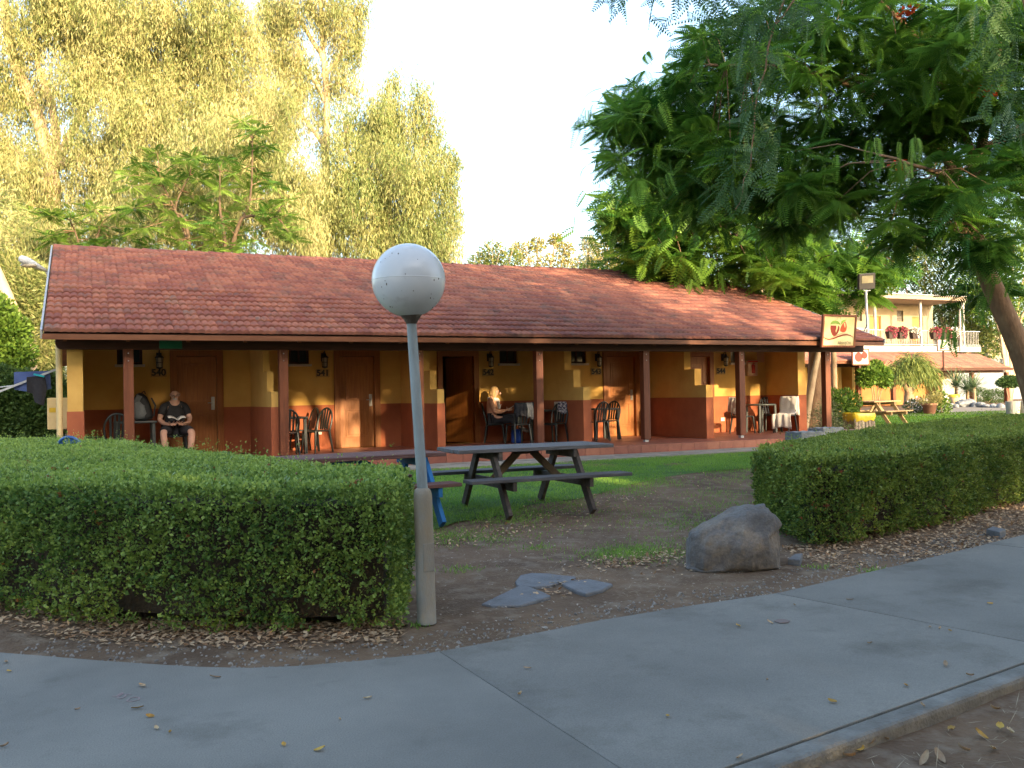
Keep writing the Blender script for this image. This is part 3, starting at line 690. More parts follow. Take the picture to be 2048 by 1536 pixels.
b = MB(); b.tube([(.13, -.04, .42), (.2, -.06, .28), (.17, -.05, .08)], .016, 6); b.build('strap', M_bk, t)
tag(MB().lathe([(.0001, 0), (.13, .0), (.15, .06), (.14, .22), (.1, .3), (.0001, .31)], 14, None, True, 1, .7).build('blue_bag', mat('blue bag nylon', (.01, .05, .28), (.008, .04, .22), rough=.6, scale=9), None, loc=(8.74, 18.45, ZF)), 'bright blue bag on the floor at the woman\'s feet', 'bag')
tag(MB().lathe([(.0001, 0), (.03, 0), (.032, .09), (.027, .09), (.025, .01), (.0001, .01)], 12).build('cup', M_wht, None, loc=(t3.location[0]-.12, 18.4, ZF+.725)), 'small white cup on the table beside the woman', 'cup')
tag(MB().ball((0, 0, .09), (.16, .12, .1)).build('cloth_bundle', mat('teal cloth', (.01, .10, .14), (.015, .03, .05), rough=.9, scale=9, lo=.45, hi=.55), None, loc=(t3.location[0]-.05, 18.72, ZF+.72)), 'dark blue cloth bundle heaped on the table near the woman', 'bundle')
# laundry at the house corner
t = thing('drying_rack', 'grey metal clothes drying arm on a post left of the house', 'clothes rack', (-1.62, 17.6, .17))
a0, a1 = ony(-60, 806, 17.6), ony(117, 737, 17.6); o_ = Vector((-1.62, 17.6, .17))
MB().tube([(0, 0, 0), (0, 0, 1.9)], .03, 8).build('post', M_zinc, t); MB().bar(a0-o_, a1-o_, .03, .035).build('arm', M_zinc, t)
MB().tube([(0, 0, 1.5), tuple((a0-o_)*.5+(a1-o_)*.5)], .012, 6).build('stay', M_zinc, t)
def flat_garment(name, outline, mt, loc, label, cat, ripple=.03, rz=0.):
    bm = bmesh.new(); f = bm.faces.new([bm.verts.new((p[0], 0, p[1])) for p in outline]); 
    for ax in (0, 2):
        vals = [v.co[ax] for v in bm.verts]; lo_, hi_ = min(vals), max(vals)
        for k in range(1, 8):
            co = [0, 0, 0]; no = [0, 0, 0]; co[ax] = lo_+(hi_-lo_)*k/8; no[ax] = 1
            bmesh.ops.bisect_plane(bm, geom=bm.verts[:]+bm.edges[:]+bm.faces[:], plane_co=co, plane_no=no)
    for v in bm.verts: v.co.y += ripple*math.sin(v.co.x*22)*max(.1, -v.co.z*2.2)+.5*ripple*math.sin(v.co.z*15+v.co.x*9)
    me = bpy.data.meshes.new(name); bm.to_mesh(me); bm.free()
    o = link(name, me, mt); so_ = o.modifiers.new('thick', 'SOLIDIFY'); so_.thickness = .02; o.location = loc; o.rotation_euler = (0, 0, rz)
    return tag(o, label, cat)
M_chk = stripes('blue check', (.015, .03, .14), (.09, .14, .30), 26, 0)
q = ony(28, 748, 17.66); flat_garment('checked_shirt', [(0, .03), (.52, .05), (.55, -.02), (.56, -.26), (.30, -.32), (.0, -.26)], M_chk, q, 'blue checked shirt hanging behind the drying arm', 'shirt')
q = ony(53, 751, 17.56); o = thing('swim_shorts', 'black shorts with a turquoise waistband hung over the drying arm', 'shorts', q)
g_ = flat_garment('cloth', [(0, -.03), (.28, .0), (.30, -.25), (.25, -.52), (.13, -.46), (.09, -.30), (.0, -.28)], M_blk, (0, 0, 0), None, None); g_.parent = o
MB().box((.19, -.035, .0), (.17, .012, .03), (0, R(14), 0)).build('waistband', mat('turquoise band', (.02, .42, .5), rough=.7), o)

# ------------------------------------------------------------------ people
M_skin = mat('skin', (.56, .33, .24), (.49, .28, .2), rough=.55, scale=9, spec=.35)
M_skin2 = mat('fair skin', (.58, .33, .23), (.52, .28, .19), rough=.55, scale=9, spec=.35)
def finger(mb, base, d, side, L, r_=.0085, curl=.5):
    base, d, side = Vector(base), Vector(d).normalized(), Vector(side).normalized()
    p1 = base+d*L*.45; d2 = (d+side*curl).normalized(); p2 = p1+d2*L*.32; d3 = (d2+side*curl).normalized(); p3 = p2+d3*L*.25
    mb.tube([base, p1, p2, p3], [r_, r_*.95, r_*.85, r_*.55], 6)
def hand(parent, mt, wrist, fwd, palm, thumb_side, curl=.45):
    """palm, four unequal fingers and a thumb from the side of the palm"""
    w_, f, pn, ts = Vector(wrist), Vector(fwd).normalized(), Vector(palm).normalized(), Vector(thumb_side).normalized()
    mb = MB(); Mx = Matrix(((ts[0], f[0], pn[0], 0), (ts[1], f[1], pn[1], 0), (ts[2], f[2], pn[2], 0), (0, 0, 0, 1)))
    c = w_+f*.05; mb.ball((0, 0, 0), (.042, .055, .018), 10, 7, Matrix.Translation(c) @ Mx)
    for k, (o_, L) in enumerate(((.03, .07), (.01, .08), (-.01, .074), (-.03, .058))): finger(mb, w_+f*.09+ts*o_, f+ts*o_*2, pn, L, .0088, curl)
    finger(mb, w_+f*.03+ts*.03, f*.55+ts*.8, pn, .062, .0098, curl*.7)
    return mb.build('hand', mt, parent)
def face(parent, c, mt, hairm, spect=None, rx=0.):
    """eyes, nose, mouth, ears round the head centre c; the face looks to -y, tilted by rx"""
    T = Matrix.Translation(c) @ Matrix.Rotation(rx, 4, 'X')
    e = MB()
    for s in (-1, 1): e.ball((s*.032, -.083, .012), (.012, .008, .008), 8, 6, T)
    e.build('eyes', mat('eye', (.05, .035, .03), (.3, .28, .26), rough=.2), parent)
    MB().ball((0, -.10, -.018), (.014, .022, .026), 8, 6, T).build('nose', mt, parent)
    MB().ball((0, -.086, -.058), (.026, .008, .008), 8, 6, T).build('mouth', mat('lips', (.36, .14, .11), rough=.5), parent)
    er = MB()
    for s in (-1, 1): er.ball((s*.082, -.005, -.005), (.014, .022, .034), 8, 6, T)
    er.build('ears', mt, parent)
    if spect:
        g_ = MB()
        for s in (-1, 1):
            g_.tube([T @ Vector((s*.034+.026*math.cos(a), -.098, .010+.018*math.sin(a))) for a in [i*math.pi/5 for i in range(11)]], .0035, 5, False)
            g_.tube([T @ Vector((s*.06, -.096, .014)), T @ Vector((s*.084, -.01, .014))], .003, 5)
        g_.tube([T @ Vector((-.01, -.099, .014)), T @ Vector((.01, -.099, .014))], .003, 5); g_.build('glasses', spect, parent)
# the reading man
man = thing('person', 'bald person in black shirt and shorts seated reading a booklet', 'person', (1.56, 18.40, ZF), R(2))
HC = (0, -.095, 1.205)
N_ = {'pelvis': ((0, .02, .54), (.17, .13)), 'belly': ((0, -.03, .70), (.18, .165)), 'chest': ((0, .02, .90), (.165, .125)), 'neckb': ((0, .0, 1.03), .07), 'neck': ((0, -.04, 1.10), .058), 'head1': ((0, -.08, 1.165), (.070, .080)), 'head2': ((0, -.095, 1.225), (.078, .09)), 'head3': ((0, -.095, 1.275), (.055, .065))}
E_ = [('pelvis', 'belly'), ('belly', 'chest'), ('chest', 'neckb'), ('neckb', 'neck'), ('neck', 'head1'), ('head1', 'head2'), ('head2', 'head3')]
for s, t_ in ((-1, 'l'), (1, 'r')):
    N_.update({'sh'+t_: ((s*.185, .02, .985), .068), 'el'+t_: ((s*.275, -.03, .735), .048), 'fa'+t_: ((s*.22, -.18, .665), .043), 'wr'+t_: ((s*.115, -.30, .645), .030),
               'hp'+t_: ((s*.11, -.03, .535), .10), 'kn'+t_: ((s*.25, -.42, .51), .066), 'sh2'+t_: ((s*.24, -.44, .35), .066), 'an'+t_: ((s*.20, -.44, .10), .044), 'ft'+t_: ((s*.215, -.56, .045), .038)})
    E_ += [('neckb', 'sh'+t_), ('sh'+t_, 'el'+t_), ('el'+t_, 'fa'+t_), ('fa'+t_, 'wr'+t_), ('pelvis', 'hp'+t_), ('hp'+t_, 'kn'+t_), ('kn'+t_, 'sh2'+t_), ('sh2'+t_, 'an'+t_), ('an'+t_, 'ft'+t_)]
skin('body', N_, E_, M_skin, man)
M_shirt = mat('black cotton', (.032, .032, .035), (.022, .022, .024), rough=.9, scale=14, bump=.4, bscale=60)
S_ = {k: (N_[k][0], tuple(np.atleast_1d(N_[k][1])*1.10)*(1 if hasattr(N_[k][1], '__len__') else 2)) for k in ('pelvis', 'belly', 'chest', 'neckb')}
S_['pelvis'] = ((0, .02, .56), (.185, .145)); S_['neckb'] = ((0, -.005, 1.035), .088); S_['collar'] = ((0, -.03, 1.085), .074); Es = [('pelvis', 'belly'), ('belly', 'chest'), ('chest', 'neckb'), ('neckb', 'collar')]
for s, t_ in ((-1, 'l'), (1, 'r')):
    S_['sh'+t_] = (N_['sh'+t_][0], .086); S_['mid'+t_] = ((s*.25, -.01, .80), .078); Es += [('neckb', 'sh'+t_), ('sh'+t_, 'mid'+t_)]
skin('shirt', S_, Es, M_shirt, man)
H_ = {'pelvis': ((0, .02, .53), (.185, .145))}; Eh = []
for s, t_ in ((-1, 'l'), (1, 'r')):
    H_['hp'+t_] = ((s*.115, -.05, .54), .118); H_['md'+t_] = ((s*.20, -.27, .53), .10); H_['kn'+t_] = ((s*.25, -.42, .505), .088); Eh += [('pelvis', 'hp'+t_), ('hp'+t_, 'md'+t_), ('md'+t_, 'kn'+t_)]
skin('shorts', H_, Eh, M_blk, man)
for s in (-1, 1):
    sk_ = skin('shoe', {'a': ((s*.20, -.42, .065), .052), 'b': ((s*.21, -.53, .05), .05), 'c': ((s*.22, -.64, .04), .040)}, [('a', 'b'), ('b', 'c')], mat('black shoe', (.02, .02, .02), (.03, .03, .03), rough=.6), man)
    MB().box((s*.21, -.53, .012), (.095, .27, .022), (0, 0, s*.08)).build('sole', M_wht, sk_, bevel=.008)
    hand(man, M_skin, (s*.115, -.30, .645), (-s*.75, -.62, .10), (0, .25, 1), (-s*.3, .6, .5), .55)
face(man, HC, M_skin, None, M_black, R(24))
M_grey = mat('grey beard', (.45, .43, .41), (.34, .32, .31), rough=.9, scale=60)
MB().ball((0, -.128, 1.120), (.042, .034, .026), 10, 7).build('beard', M_grey, man)
hr = MB(); hr.ball((0, -.045, 1.185), (.081, .066, .035), 12, 8); hr.build('hair', M_grey, man)
bk = thing('booklet', 'open pale booklet in the hands of the reading man', 'booklet', (1.565, 17.99, ZF+.70), R(2))
for s in (-1, 1):
    pg = MB(); vs = []
    for i in range(7):
        u = i/6; vs += [(s*.155*u, -.105+.02*u, .02+.055*math.sin(u*2.2)), (s*.155*u, .105+.02*u, .055+.055*math.sin(u*2.2))]
    pg.add(vs, [(2*i, 2*i+2, 2*i+3, 2*i+1) for i in range(6)], True); o = pg.build('page', mat('paper', (.66, .64, .6), (.5, .48, .45), rough=.8, scale=60, lo=.4, hi=.5), bk); o.modifiers.new('t', 'SOLIDIFY').thickness = .006
# the seated woman
wom = thing('person', 'blonde person in a peach shirt and white scarf seated with crossed legs', 'person', (8.39, 18.87, ZF), R(62))
N_ = {'pelvis': ((0, .04, .53), (.165, .13)), 'belly': ((0, .05, .70), (.145, .12)), 'chest': ((0, .06, .87), (.15, .12)), 'neckb': ((0, .05, 1.0), .06), 'neck': ((0, .02, 1.06), .05), 'head1': ((0, -.025, 1.115), (.066, .074)), 'head2': ((0, -.035, 1.175), (.073, .085)), 'head3': ((0, -.03, 1.225), (.05, .06))}
E_ = [('pelvis', 'belly'), ('belly', 'chest'), ('chest', 'neckb'), ('neckb', 'neck'), ('neck', 'head1'), ('head1', 'head2'), ('head2', 'head3')]
arm = {}
for s, t_ in ((-1, 'l'), (1, 'r')):
    N_.update({'sh'+t_: ((s*.165, .06, .945), .062), 'el'+t_: ((s*.225, -.01, .71), .045), 'fa'+t_: ((s*.16, -.15, .70), .04), 'wr'+t_: ((s*.07, -.27, .735), .028)})
    E_ += [('neckb', 'sh'+t_), ('sh'+t_, 'el'+t_), ('el'+t_, 'fa'+t_), ('fa'+t_, 'wr'+t_)]
N_.update({'hpl': ((-.10, 0, .53), .098), 'knl': ((-.09, -.44, .50), .066), 'anl': ((-.08, -.40, .10), .038), 'ftl': ((-.08, -.51, .045), .035),
           'hpr': ((.10, 0, .54), .098), 'knr': ((.05, -.44, .60), .066), 'anr': ((-.13, -.62, .33), .038), 'ftr': ((-.16, -.72, .28), .035)})
for t_ in 'lr': E_ += [('pelvis', 'hp'+t_), ('hp'+t_, 'kn'+t_), ('kn'+t_, 'an'+t_), ('an'+t_, 'ft'+t_)]
skin('body', N_, E_, M_skin2, wom)
M_peach = mat('peach cotton', (.62, .34, .22), (.55, .29, .18), rough=.9, scale=12, bump=.4, bscale=50)
S_ = {'pelvis': ((0, .04, .56), (.18, .145)), 'belly': ((0, .05, .70), (.165, .137)), 'chest': ((0, .06, .87), (.168, .137)), 'neckb': ((0, .045, 1.0), .07)}; Es = [('pelvis', 'belly'), ('belly', 'chest'), ('chest', 'neckb')]
for s, t_ in ((-1, 'l'), (1, 'r')):
    S_['sh'+t_] = (N_['sh'+t_][0], .078); S_['el'+t_] = (N_['el'+t_][0], .06); S_['fa'+t_] = (N_['fa'+t_][0], .052); S_['cu'+t_] = ((s*.10, -.235, .725), .044); Es += [('neckb', 'sh'+t_), ('sh'+t_, 'el'+t_), ('el'+t_, 'fa'+t_), ('fa'+t_, 'cu'+t_)]
skin('shirt', S_, Es, M_peach, wom)
H_ = {'pelvis': ((0, .04, .52), (.178, .14)), 'hpl': (N_['hpl'][0], .108), 'knl': (N_['knl'][0], .076), 'anl': ((-.08, -.405, .14), .05), 'hpr': (N_['hpr'][0], .108), 'knr': (N_['knr'][0], .076), 'anr': ((-.12, -.60, .36), .05)}
skin('trousers', H_, [('pelvis', 'hpl'), ('hpl', 'knl'), ('knl', 'anl'), ('pelvis', 'hpr'), ('hpr', 'knr'), ('knr', 'anr')], M_blk, wom)
M_shoe = mat('grey shoe', (.32, .29, .26), (.24, .21, .19), rough=.8, scale=20)
skin('shoe', {'a': ((-.08, -.385, .06), .048), 'b': ((-.08, -.48, .048), .045), 'c': ((-.08, -.57, .038), .036)}, [('a', 'b'), ('b', 'c')], M_shoe, wom)
skin('shoe', {'a': ((-.13, -.60, .315), .05), 'b': ((-.155, -.69, .285), .046), 'c': ((-.18, -.77, .25), .036)}, [('a', 'b'), ('b', 'c')], M_shoe, wom)
skin('scarf', {'a': ((-.10, .06, .985), .045), 'b': ((-.05, -.07, .965), .05), 'c': ((.04, -.08, .955), .05), 'd': ((.10, .06, .985), .045), 'e': ((0, .13, 1.0), .045), 'f': ((.0, -.10, .86), .05), 'g': ((.03, -.10, .76), .04)}, [('a', 'b'), ('b', 'c'), ('c', 'd'), ('d', 'e'), ('e', 'a'), ('c', 'f'), ('f', 'g')], M_wht, wom)
for s in (-1, 1): hand(wom, M_skin2, (s*.07, -.27, .735), (-s*.5, -.75, .15), (0, .3, 1), (-s*.4, .5, .6), .6)
face(wom, (0, -.045, 1.16), M_skin2, None, None, R(18))
M_hair = mat('blonde hair', (.50, .33, .15), (.36, .22, .09), rough=.55, scale=8, stretch=(12, 12, 1.5), bump=.5, bscale=20)
hm = MB(); hm.ball((0, .0, 1.19), (.092, .098, .092), 14, 10); hm.ball((0, .055, 1.11), (.088, .062, .095), 12, 8)
for s in (-1, 1): hm.ball((s*.078, .01, 1.11), (.026, .05, .09), 10, 8)
hm.build('hair', M_hair, wom)
ph = thing('phone', 'small pale phone held by the blonde person', 'phone', (0, 0, 0)); pw = Matrix.Translation((8.39, 18.87, ZF)) @ Matrix.Rotation(R(62), 4, 'Z') @ Vector((0, -.375, .79))
ph.location = pw; ph.rotation_euler = (R(-35), 0, R(62))
pc = MB().box((0, 0, 0), (.075, .15, .01)).build('phone_case', M_white, ph, bevel=.004); MB().box((0, 0, .006), (.066, .135, .002)).build('screen', M_glass, pc)
# ------------------------------------------------------------------ lamp
M_galv = mat('weathered grey pole paint', (.30, .34, .34), (.22, .25, .25), rough=.6, scale=3, stretch=(3, 3, .7), bump=.2, bscale=60, third=((.17, .15, .12), 4, .55, .78), metal=.15)
M_globe = mat('white acrylic globe', (.62, .63, .62), (.56, .57, .56), rough=.22, scale=2, spec=.5, third=((.42, .42, .40), 9, .6, .8))
M_rust = mat('rusty collar', (.10, .08, .06), (.06, .045, .035), rough=.8, scale=14, third=((.2, .17, .13), 20, .55, .7))
t = thing('globe_lamp', 'garden lamp with a white globe on a grey leaning pole', 'lamp', (1.99, 5.611, -.02))
def along(z): return Vector((-.0155*z if z < .84 else -.013-(z-.84)*.052, 0, z))
def ringp(prof, mt, name, n=24):
    mb = MB(); vs = []; fs = []; k = len(prof)
    for r_, z in prof:
        c = along(z)
        for j in range(n): a = 2*math.pi*j/n; vs.append((c.x+r_*math.cos(a), r_*math.sin(a), z))
    for i in range(k-1):
        for j in range(n): fs.append((i*n+j, i*n+(j+1) % n, (i+1)*n+(j+1) % n, (i+1)*n+j))
    return mb.add(vs, fs, True).build(name, mt, t)
lp = ringp([(.062, 0), (.061, .3), (.060, .8), (.058, .83), (.052, .855), (.042, .868), (.034, .872)], mat('stained lower pole paint', (.27, .29, .28), (.2, .19, .165), rough=.65, scale=2.2, stretch=(2, 2, .8), bump=.25, bscale=50, third=((.27, .215, .14), 1.6, .42, .68), metal=.1), 'lower_pole')
MB().bx((-.036, -.0612, .34), (.036, -.050, .52)).build('hatch', MATS['stained lower pole paint'], lp, bevel=.003)
ringp([(.0345, .86), (.033, 1.3), (.0315, 1.95)], M_galv, 'upper_pole')
ringp([(.033, 1.93), (.036, 1.935), (.046, 1.955), (.085, 2.005), (.086, 2.02), (.07, 2.02)], M_rust, 'collar')
gl = MB(); c = along(2.21); gl.lathe([(max(1e-4, .236*math.sin(math.pi*i/36)), -.236*math.cos(math.pi*i/36)) for i in range(3, 37)], 48, Matrix.Translation(c)); gl = gl.build('globe', M_globe, t); MB().lathe([(.2358, -.004), (.2372, -.002), (.2372, .002), (.2358, .004)], 48, Matrix.Translation(c)).build('seam', M_globe, gl)
sp_ = MB()
for k in range(26):
    a = rng.uniform(-2.9, -.3); e = rng.uniform(-.9, .7); d_ = Vector((math.cos(a)*math.cos(e), math.sin(a)*math.cos(e), math.sin(e))); s_ = rng.uniform(.0015, .004); sp_.ball(c+d_*.236, (s_, s_, s_*rng.uniform(1, 3)), 5, 4)
tag(sp_.build('dirt_specks', M_rust, gl), kind='stuff')
# ------------------------------------------------------------------ picnic tables
M_pic = mat('grey black table timber', (.12, .115, .115), (.065, .06, .058), rough=.7, scale=3, stretch=(.8, 14, 14), bump=.5, bscale=12, vary=.2, third=((.19, .185, .19), 5, .56, .75))
M_pleg = mat('dark brown leg timber', (.085, .066, .052), (.05, .038, .03), rough=.75, scale=3, stretch=(5, 5, 5), bump=.5, bscale=25, vary=.2)
M_pbr = mat('brown table timber', (.17, .085, .065), (.10, .05, .04), rough=.75, scale=3, stretch=(.8, 14, 14), bump=.5, bscale=12, vary=.25, third=((.26, .19, .17), 5, .56, .75))
M_pbl = mat('blue painted timber', (.015, .13, .33), (.012, .10, .26), rough=.6, scale=6, bump=.3, bscale=30, third=((.12, .16, .2), 8, .62, .78))
M_ptan = mat('tan table timber', (.28, .19, .10), (.2, .135, .07), rough=.75, scale=3, stretch=(.8, 14, 14), bump=.4, bscale=12, vary=.2)
def picnic(label, loc, rz, L, mtop, mleg, zt=.775, bo=.83, LX=.54):
    t = thing('picnic_table', label, 'picnic table', loc, rz, 'picnic tables on the lawn')
    for i in range(5):
        y = (i-2)*.167; MB().bx((-L/2+random.uniform(-.012, .012), y-.079, zt-.045), (L/2+random.uniform(-.012, .012), y+.079, zt)).build('top_plank', mtop, t, bevel=.006)
    for s in (-1, 1):
        for k in (0, 1):
            y = s*(bo-.075-.15*k); MB().bx((-L/2+random.uniform(-.012, .012), y-.071, .41), (L/2+random.uniform(-.012, .012), y+.071, .45)).build('bench_plank', mtop, t, bevel=.006)
    for sx in (-1, 1):
        x = sx*LX
        MB().bx((x-.025-sx*.048, -.40, zt-.145), (x+.025-sx*.048, .40, zt-.046)).build('top_support', mleg, t, bevel=.005)
        MB().bx((x-.025-sx*.048, -bo+.02, .305), (x+.025-sx*.048, bo-.02, .409)).build('bench_support', mleg, t, bevel=.005)
        for sy in (-1, 1):
            MB().bar((x, sy*.24, zt-.05), (x, sy*.745, .0), .05, .115, (0, 1, .6)).build('leg', mleg, t, bevel=.005)
        MB().bar((x-sx*.08, 0, .36), (sx*.07, 0, zt-.05), .05, .085).build('brace', mtan if mleg is M_pleg else mleg, t, bevel=.004)
    MB().bx((-.16, -.05, zt-.10), (.16, .05, zt-.046)).build('brace_block', mleg, t)
    return t
mtan = mat('brown brace timber', (.15, .10, .06), (.1, .066, .04), rough=.75, scale=3, bump=.4, bscale=25)
picnic('dark grey weathered picnic table at the bare edge of the lawn', (4.95, 10.22, .03), -.033, 2.05, M_pic, M_pleg)
picnic('brown topped picnic table with bright blue legs behind the hedge', (2.70, 10.12, .03), .07, 2.0, M_pbr, M_pbl, .765, .83, .80)
# ------------------------------------------------------------------ boulder and stepping stones
M_rock = mat('basalt boulder', (.15, .14, .128), (.095, .088, .08), rough=.85, scale=3.2, bump=.8, bscale=22, third=((.22, .18, .135), 2.6, .52, .7), bdetail=9, grain=.22, gscale=60)
from mathutils import noise
bm = bmesh.new(); bmesh.ops.create_icosphere(bm, subdivisions=6, radius=1)
for v in bm.verts:
    p = v.co.copy(); n = p.copy()
    d = .09*math.sin(3.1*p.x+1.2)*math.sin(2.7*p.y+.4)+.06*math.sin(5.3*p.z+2.2*p.x)+.03*math.sin(9*p.x+4*p.y)*math.sin(8*p.z)+.012*math.sin(23*p.x)*math.sin(21*p.y+3*p.z)
    p += n*d
    q_ = n.x; H = float(np.interp(q_, [-1, -.8, -.5, -.15, .2, .5, .75, .92, 1], [.2, .28, .35, .42, .465, .475, .46, .41, .33]))
    el_ = max(0, n.z)/max(.05, math.sqrt(max(1e-4, 1-q_*q_))); zz = H*el_**.62+.12*d*H if n.z > 0 else n.z*.1
    fn = noise.fractal(n*3.1, 1., 2.2, 5)*.016+abs(noise.noise(n*2.2+Vector((3, 1, 7))))*.03
    v.co = Vector((p.x*.40+.03*max(0, n.z)-(.05*max(0, n.x)**3 if n.z < .25 else 0), p.y*.31, zz))+n*fn*(1 if n.z > -.2 else 0)
me = bpy.data.meshes.new('boulder'); bm.to_mesh(me); bm.free(); me.polygons.foreach_set('use_smooth', [True]*len(me.polygons))
bo_ = link('boulder', me, M_rock, None, loc=(4.90, 6.20, .0), rot=(0, 0, math.atan2(CR[1], CR[0])))
tag(bo_, 'large dark grey basalt boulder in front of the right hedge end', 'boulder')
M_flag = mat('grey flagstone', (.17, .175, .18), (.125, .128, .13), rough=.85, scale=4, bump=.6, bscale=40, vary=.08, third=((.1, .095, .09), 7, .55, .75))
for px, lb in (([(962, 1196), (985, 1201), (1040, 1199), (1072, 1190), (1102, 1180), (1085, 1172), (1060, 1163), (1040, 1159), (1022, 1168), (995, 1180)], 'pointed grey flagstone lying nearest the concrete path'),
               ([(1033, 1160), (1030, 1152), (1040, 1140), (1062, 1136), (1100, 1137), (1118, 1140), (1152, 1143), (1148, 1151), (1120, 1154), (1100, 1160), (1070, 1163)], 'long grey flagstone cracked at one end'),
               ([(1122, 1156), (1140, 1150), (1180, 1148), (1226, 1157), (1205, 1168), (1172, 1176), (1150, 1170)], 'four sided grey flagstone on the side of the boulder')):
    P = [onz(x, y, .03).xy for x, y in px]; c = sum(P, Vector((0, 0)))/len(P)
    if sum((P[i]-c).cross(P[(i+1) % len(P)]-c) for i in range(len(P))) < 0: P = P[::-1]
    o = MB().prism([p-c for p in P], -.06, -.008).build('stepping_stone', M_flag, None, bevel=.012, loc=(c.x, c.y, .0)); tag(o, lb, 'stepping stone', 'flagstones in the bare soil')
P = [onz(x, y, .01).xy for x, y in ((1575, 1122), (1590, 1112), (1606, 1110), (1600, 1124))]; c = sum(P, Vector((0, 0)))/4
tag(MB().prism([p-c for p in P], -.05, .03).build('stone_shard', M_flag, None, bevel=.01, loc=(c.x, c.y, -.0)), 'small pointed stone shard between boulder and hedge', 'stone')
P = [onz(x, y, .01).xy for x, y in ((1972, 1062), (2000, 1068), (2012, 1062), (1985, 1056))]; c = sum(P, Vector((0, 0)))/4
tag(MB().prism([p-c for p in P], -.05, .03).build('stone_shard', M_flag, None, bevel=.01, loc=(c.x, c.y, -.0)), 'flat grey stone in the leaf litter along the path', 'stone')
# ------------------------------------------------------------------ hedges
def inside(poly, X, Y):
    r_ = np.zeros(len(X), bool); n = len(poly)
    for i in range(n):
        x0, y0 = poly[i]; x1, y1 = poly[(i+1) % n]
        c = ((y0 > Y) != (y1 > Y)) & (X < (x1-x0)*(Y-y0)/(y1-y0+1e-12)+x0); r_ ^= c
    return r_
def lump(x, y, z): return .5*np.sin(2.3*x+1.7*np.sin(1.9*z+y))+.3*np.sin(5.1*x+2.2*z)*np.sin(4.3*y+3.1*z)+.25*np.sin(9.7*x+1)*np.sin(8.9*z+7.7*y)
def hedge(name, label, poly, ztop, nside, ntop, lm, leaf=(.016, .030), sides=None, lpn=5):
    """clipped hedge: sprigs of small leaves over the faces of a solid with soft corners"""
    t = thing(name, label, 'hedge', (0, 0, 0)); n = len(poly); parts = []
    P = np.array(poly, float); area = sum(P[i][0]*P[(i+1) % n][1]-P[(i+1) % n][0]*P[i][1] for i in range(n))
    sgn = 1 if area > 0 else -1
    segs = [(P[i], P[(i+1) % n]) for i in range(n)] if sides is None else [(P[i], P[(i+1) % n]) for i in sides]
    Ls = np.array([np.linalg.norm(b-a) for a, b in segs]); pts = []; nrm_ = []
    pick = rng.choice(len(segs), nside, p=Ls/Ls.sum()); u = rng.random(nside); vz = rng.random(nside)**.85; thin = rng.random(nside)
    A = np.array([s[0] for s in segs])[pick]; B = np.array([s[1] for s in segs])[pick]
    xy = A+(B-A)*u[:, None]; d = (B-A)/np.linalg.norm(B-A, axis=1, keepdims=True); nn = np.stack([d[:, 1], -d[:, 0]], 1)*sgn
    zt = ztop(xy[:, 0], xy[:, 1]); z = .0+zt*vz
    thin_k = ~((thin < .8) & (vz < .5) & (lump(xy[:, 0]*2.1+5, xy[:, 1]*1.3, z*2.2) > .42)); xy, nn, z, vz = xy[thin_k], nn[thin_k], z[thin_k], vz[thin_k]; nside = len(z)
    inn = rng.exponential(.045, nside)-.05*lump(xy[:, 0], xy[:, 1], z)-.03
    inn += .10*np.clip((vz-.88)/.12, 0, 1)**2 + .10*np.clip((.12-vz)/.12, 0, 1)*rng.random(nside)
    pts.append(np.column_stack([xy-nn*inn[:, None], z])); nrm_.append(np.column_stack([nn, np.full(nside, .25)]))
    lo_, hi_ = P.min(0), P.max(0); X = rng.uniform(lo_[0], hi_[0], ntop*6); Y = rng.uniform(lo_[1], hi_[1], ntop*6); k = inside(poly, X, Y); X = X[k][:ntop]; Y = Y[k][:ntop]
    Z = ztop(X, Y)-rng.exponential(.04, len(X))+.028*lump(X*1.3, Y*1.3, X*0)+.02
    pts.append(np.column_stack([X, Y, Z])); nrm_.append(np.tile([0, 0, 1.], (len(X), 1)))
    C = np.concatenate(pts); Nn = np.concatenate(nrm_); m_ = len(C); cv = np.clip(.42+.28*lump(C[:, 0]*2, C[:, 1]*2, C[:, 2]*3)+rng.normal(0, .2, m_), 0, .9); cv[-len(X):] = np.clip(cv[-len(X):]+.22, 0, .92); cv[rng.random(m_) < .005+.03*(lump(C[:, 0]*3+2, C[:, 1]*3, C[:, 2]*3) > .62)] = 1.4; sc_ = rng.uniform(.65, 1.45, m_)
    for k in range(lpn):
        D = Nn*1.0+rdir(m_)*1.15; D[:, 2] += .25
        L = rng.uniform(*leaf, m_)*sc_; off = rdir(m_)*.022
        parts.append(leaves(C+off, D, rdir(m_)+Nn*.8, L, L*rng.uniform(.55, .8, m_), np.where(cv > 1, 1., np.clip(cv+rng.normal(0, .12, m_), 0, .92))))
    V, Q, Av = join_np(parts)
    tag(link('foliage', npmesh('foliage', V, Q, Av), lm, t), kind='stuff')
    # solid dark core added to block light, standing in for the woody inside
    core = MB(); c0 = P.mean(0); ins = []
    for i in range(n):
        e1 = P[i]-P[i-1]; e2 = P[(i+1) % n]-P[i]; n1_ = np.array([e1[1], -e1[0]])/np.linalg.norm(e1)*sgn; n2_ = np.array([e2[1], -e2[0]])/np.linalg.norm(e2)*sgn
        nb = (n1_+n2_); nb /= np.linalg.norm(nb)+1e-9; ins.append(P[i]-nb*.17)
    zz = [float(ztop(np.array([p[0]]), np.array([p[1]]))[0])-.12 for p in ins]; k = n
    core.add([(p[0], p[1], .04) for p in ins]+[(p[0], p[1], q) for p, q in zip(ins, zz)], [tuple(range(k, 2*k))]+[(i, (i+1) % k, k+(i+1) % k, k+i) for i in range(k)])
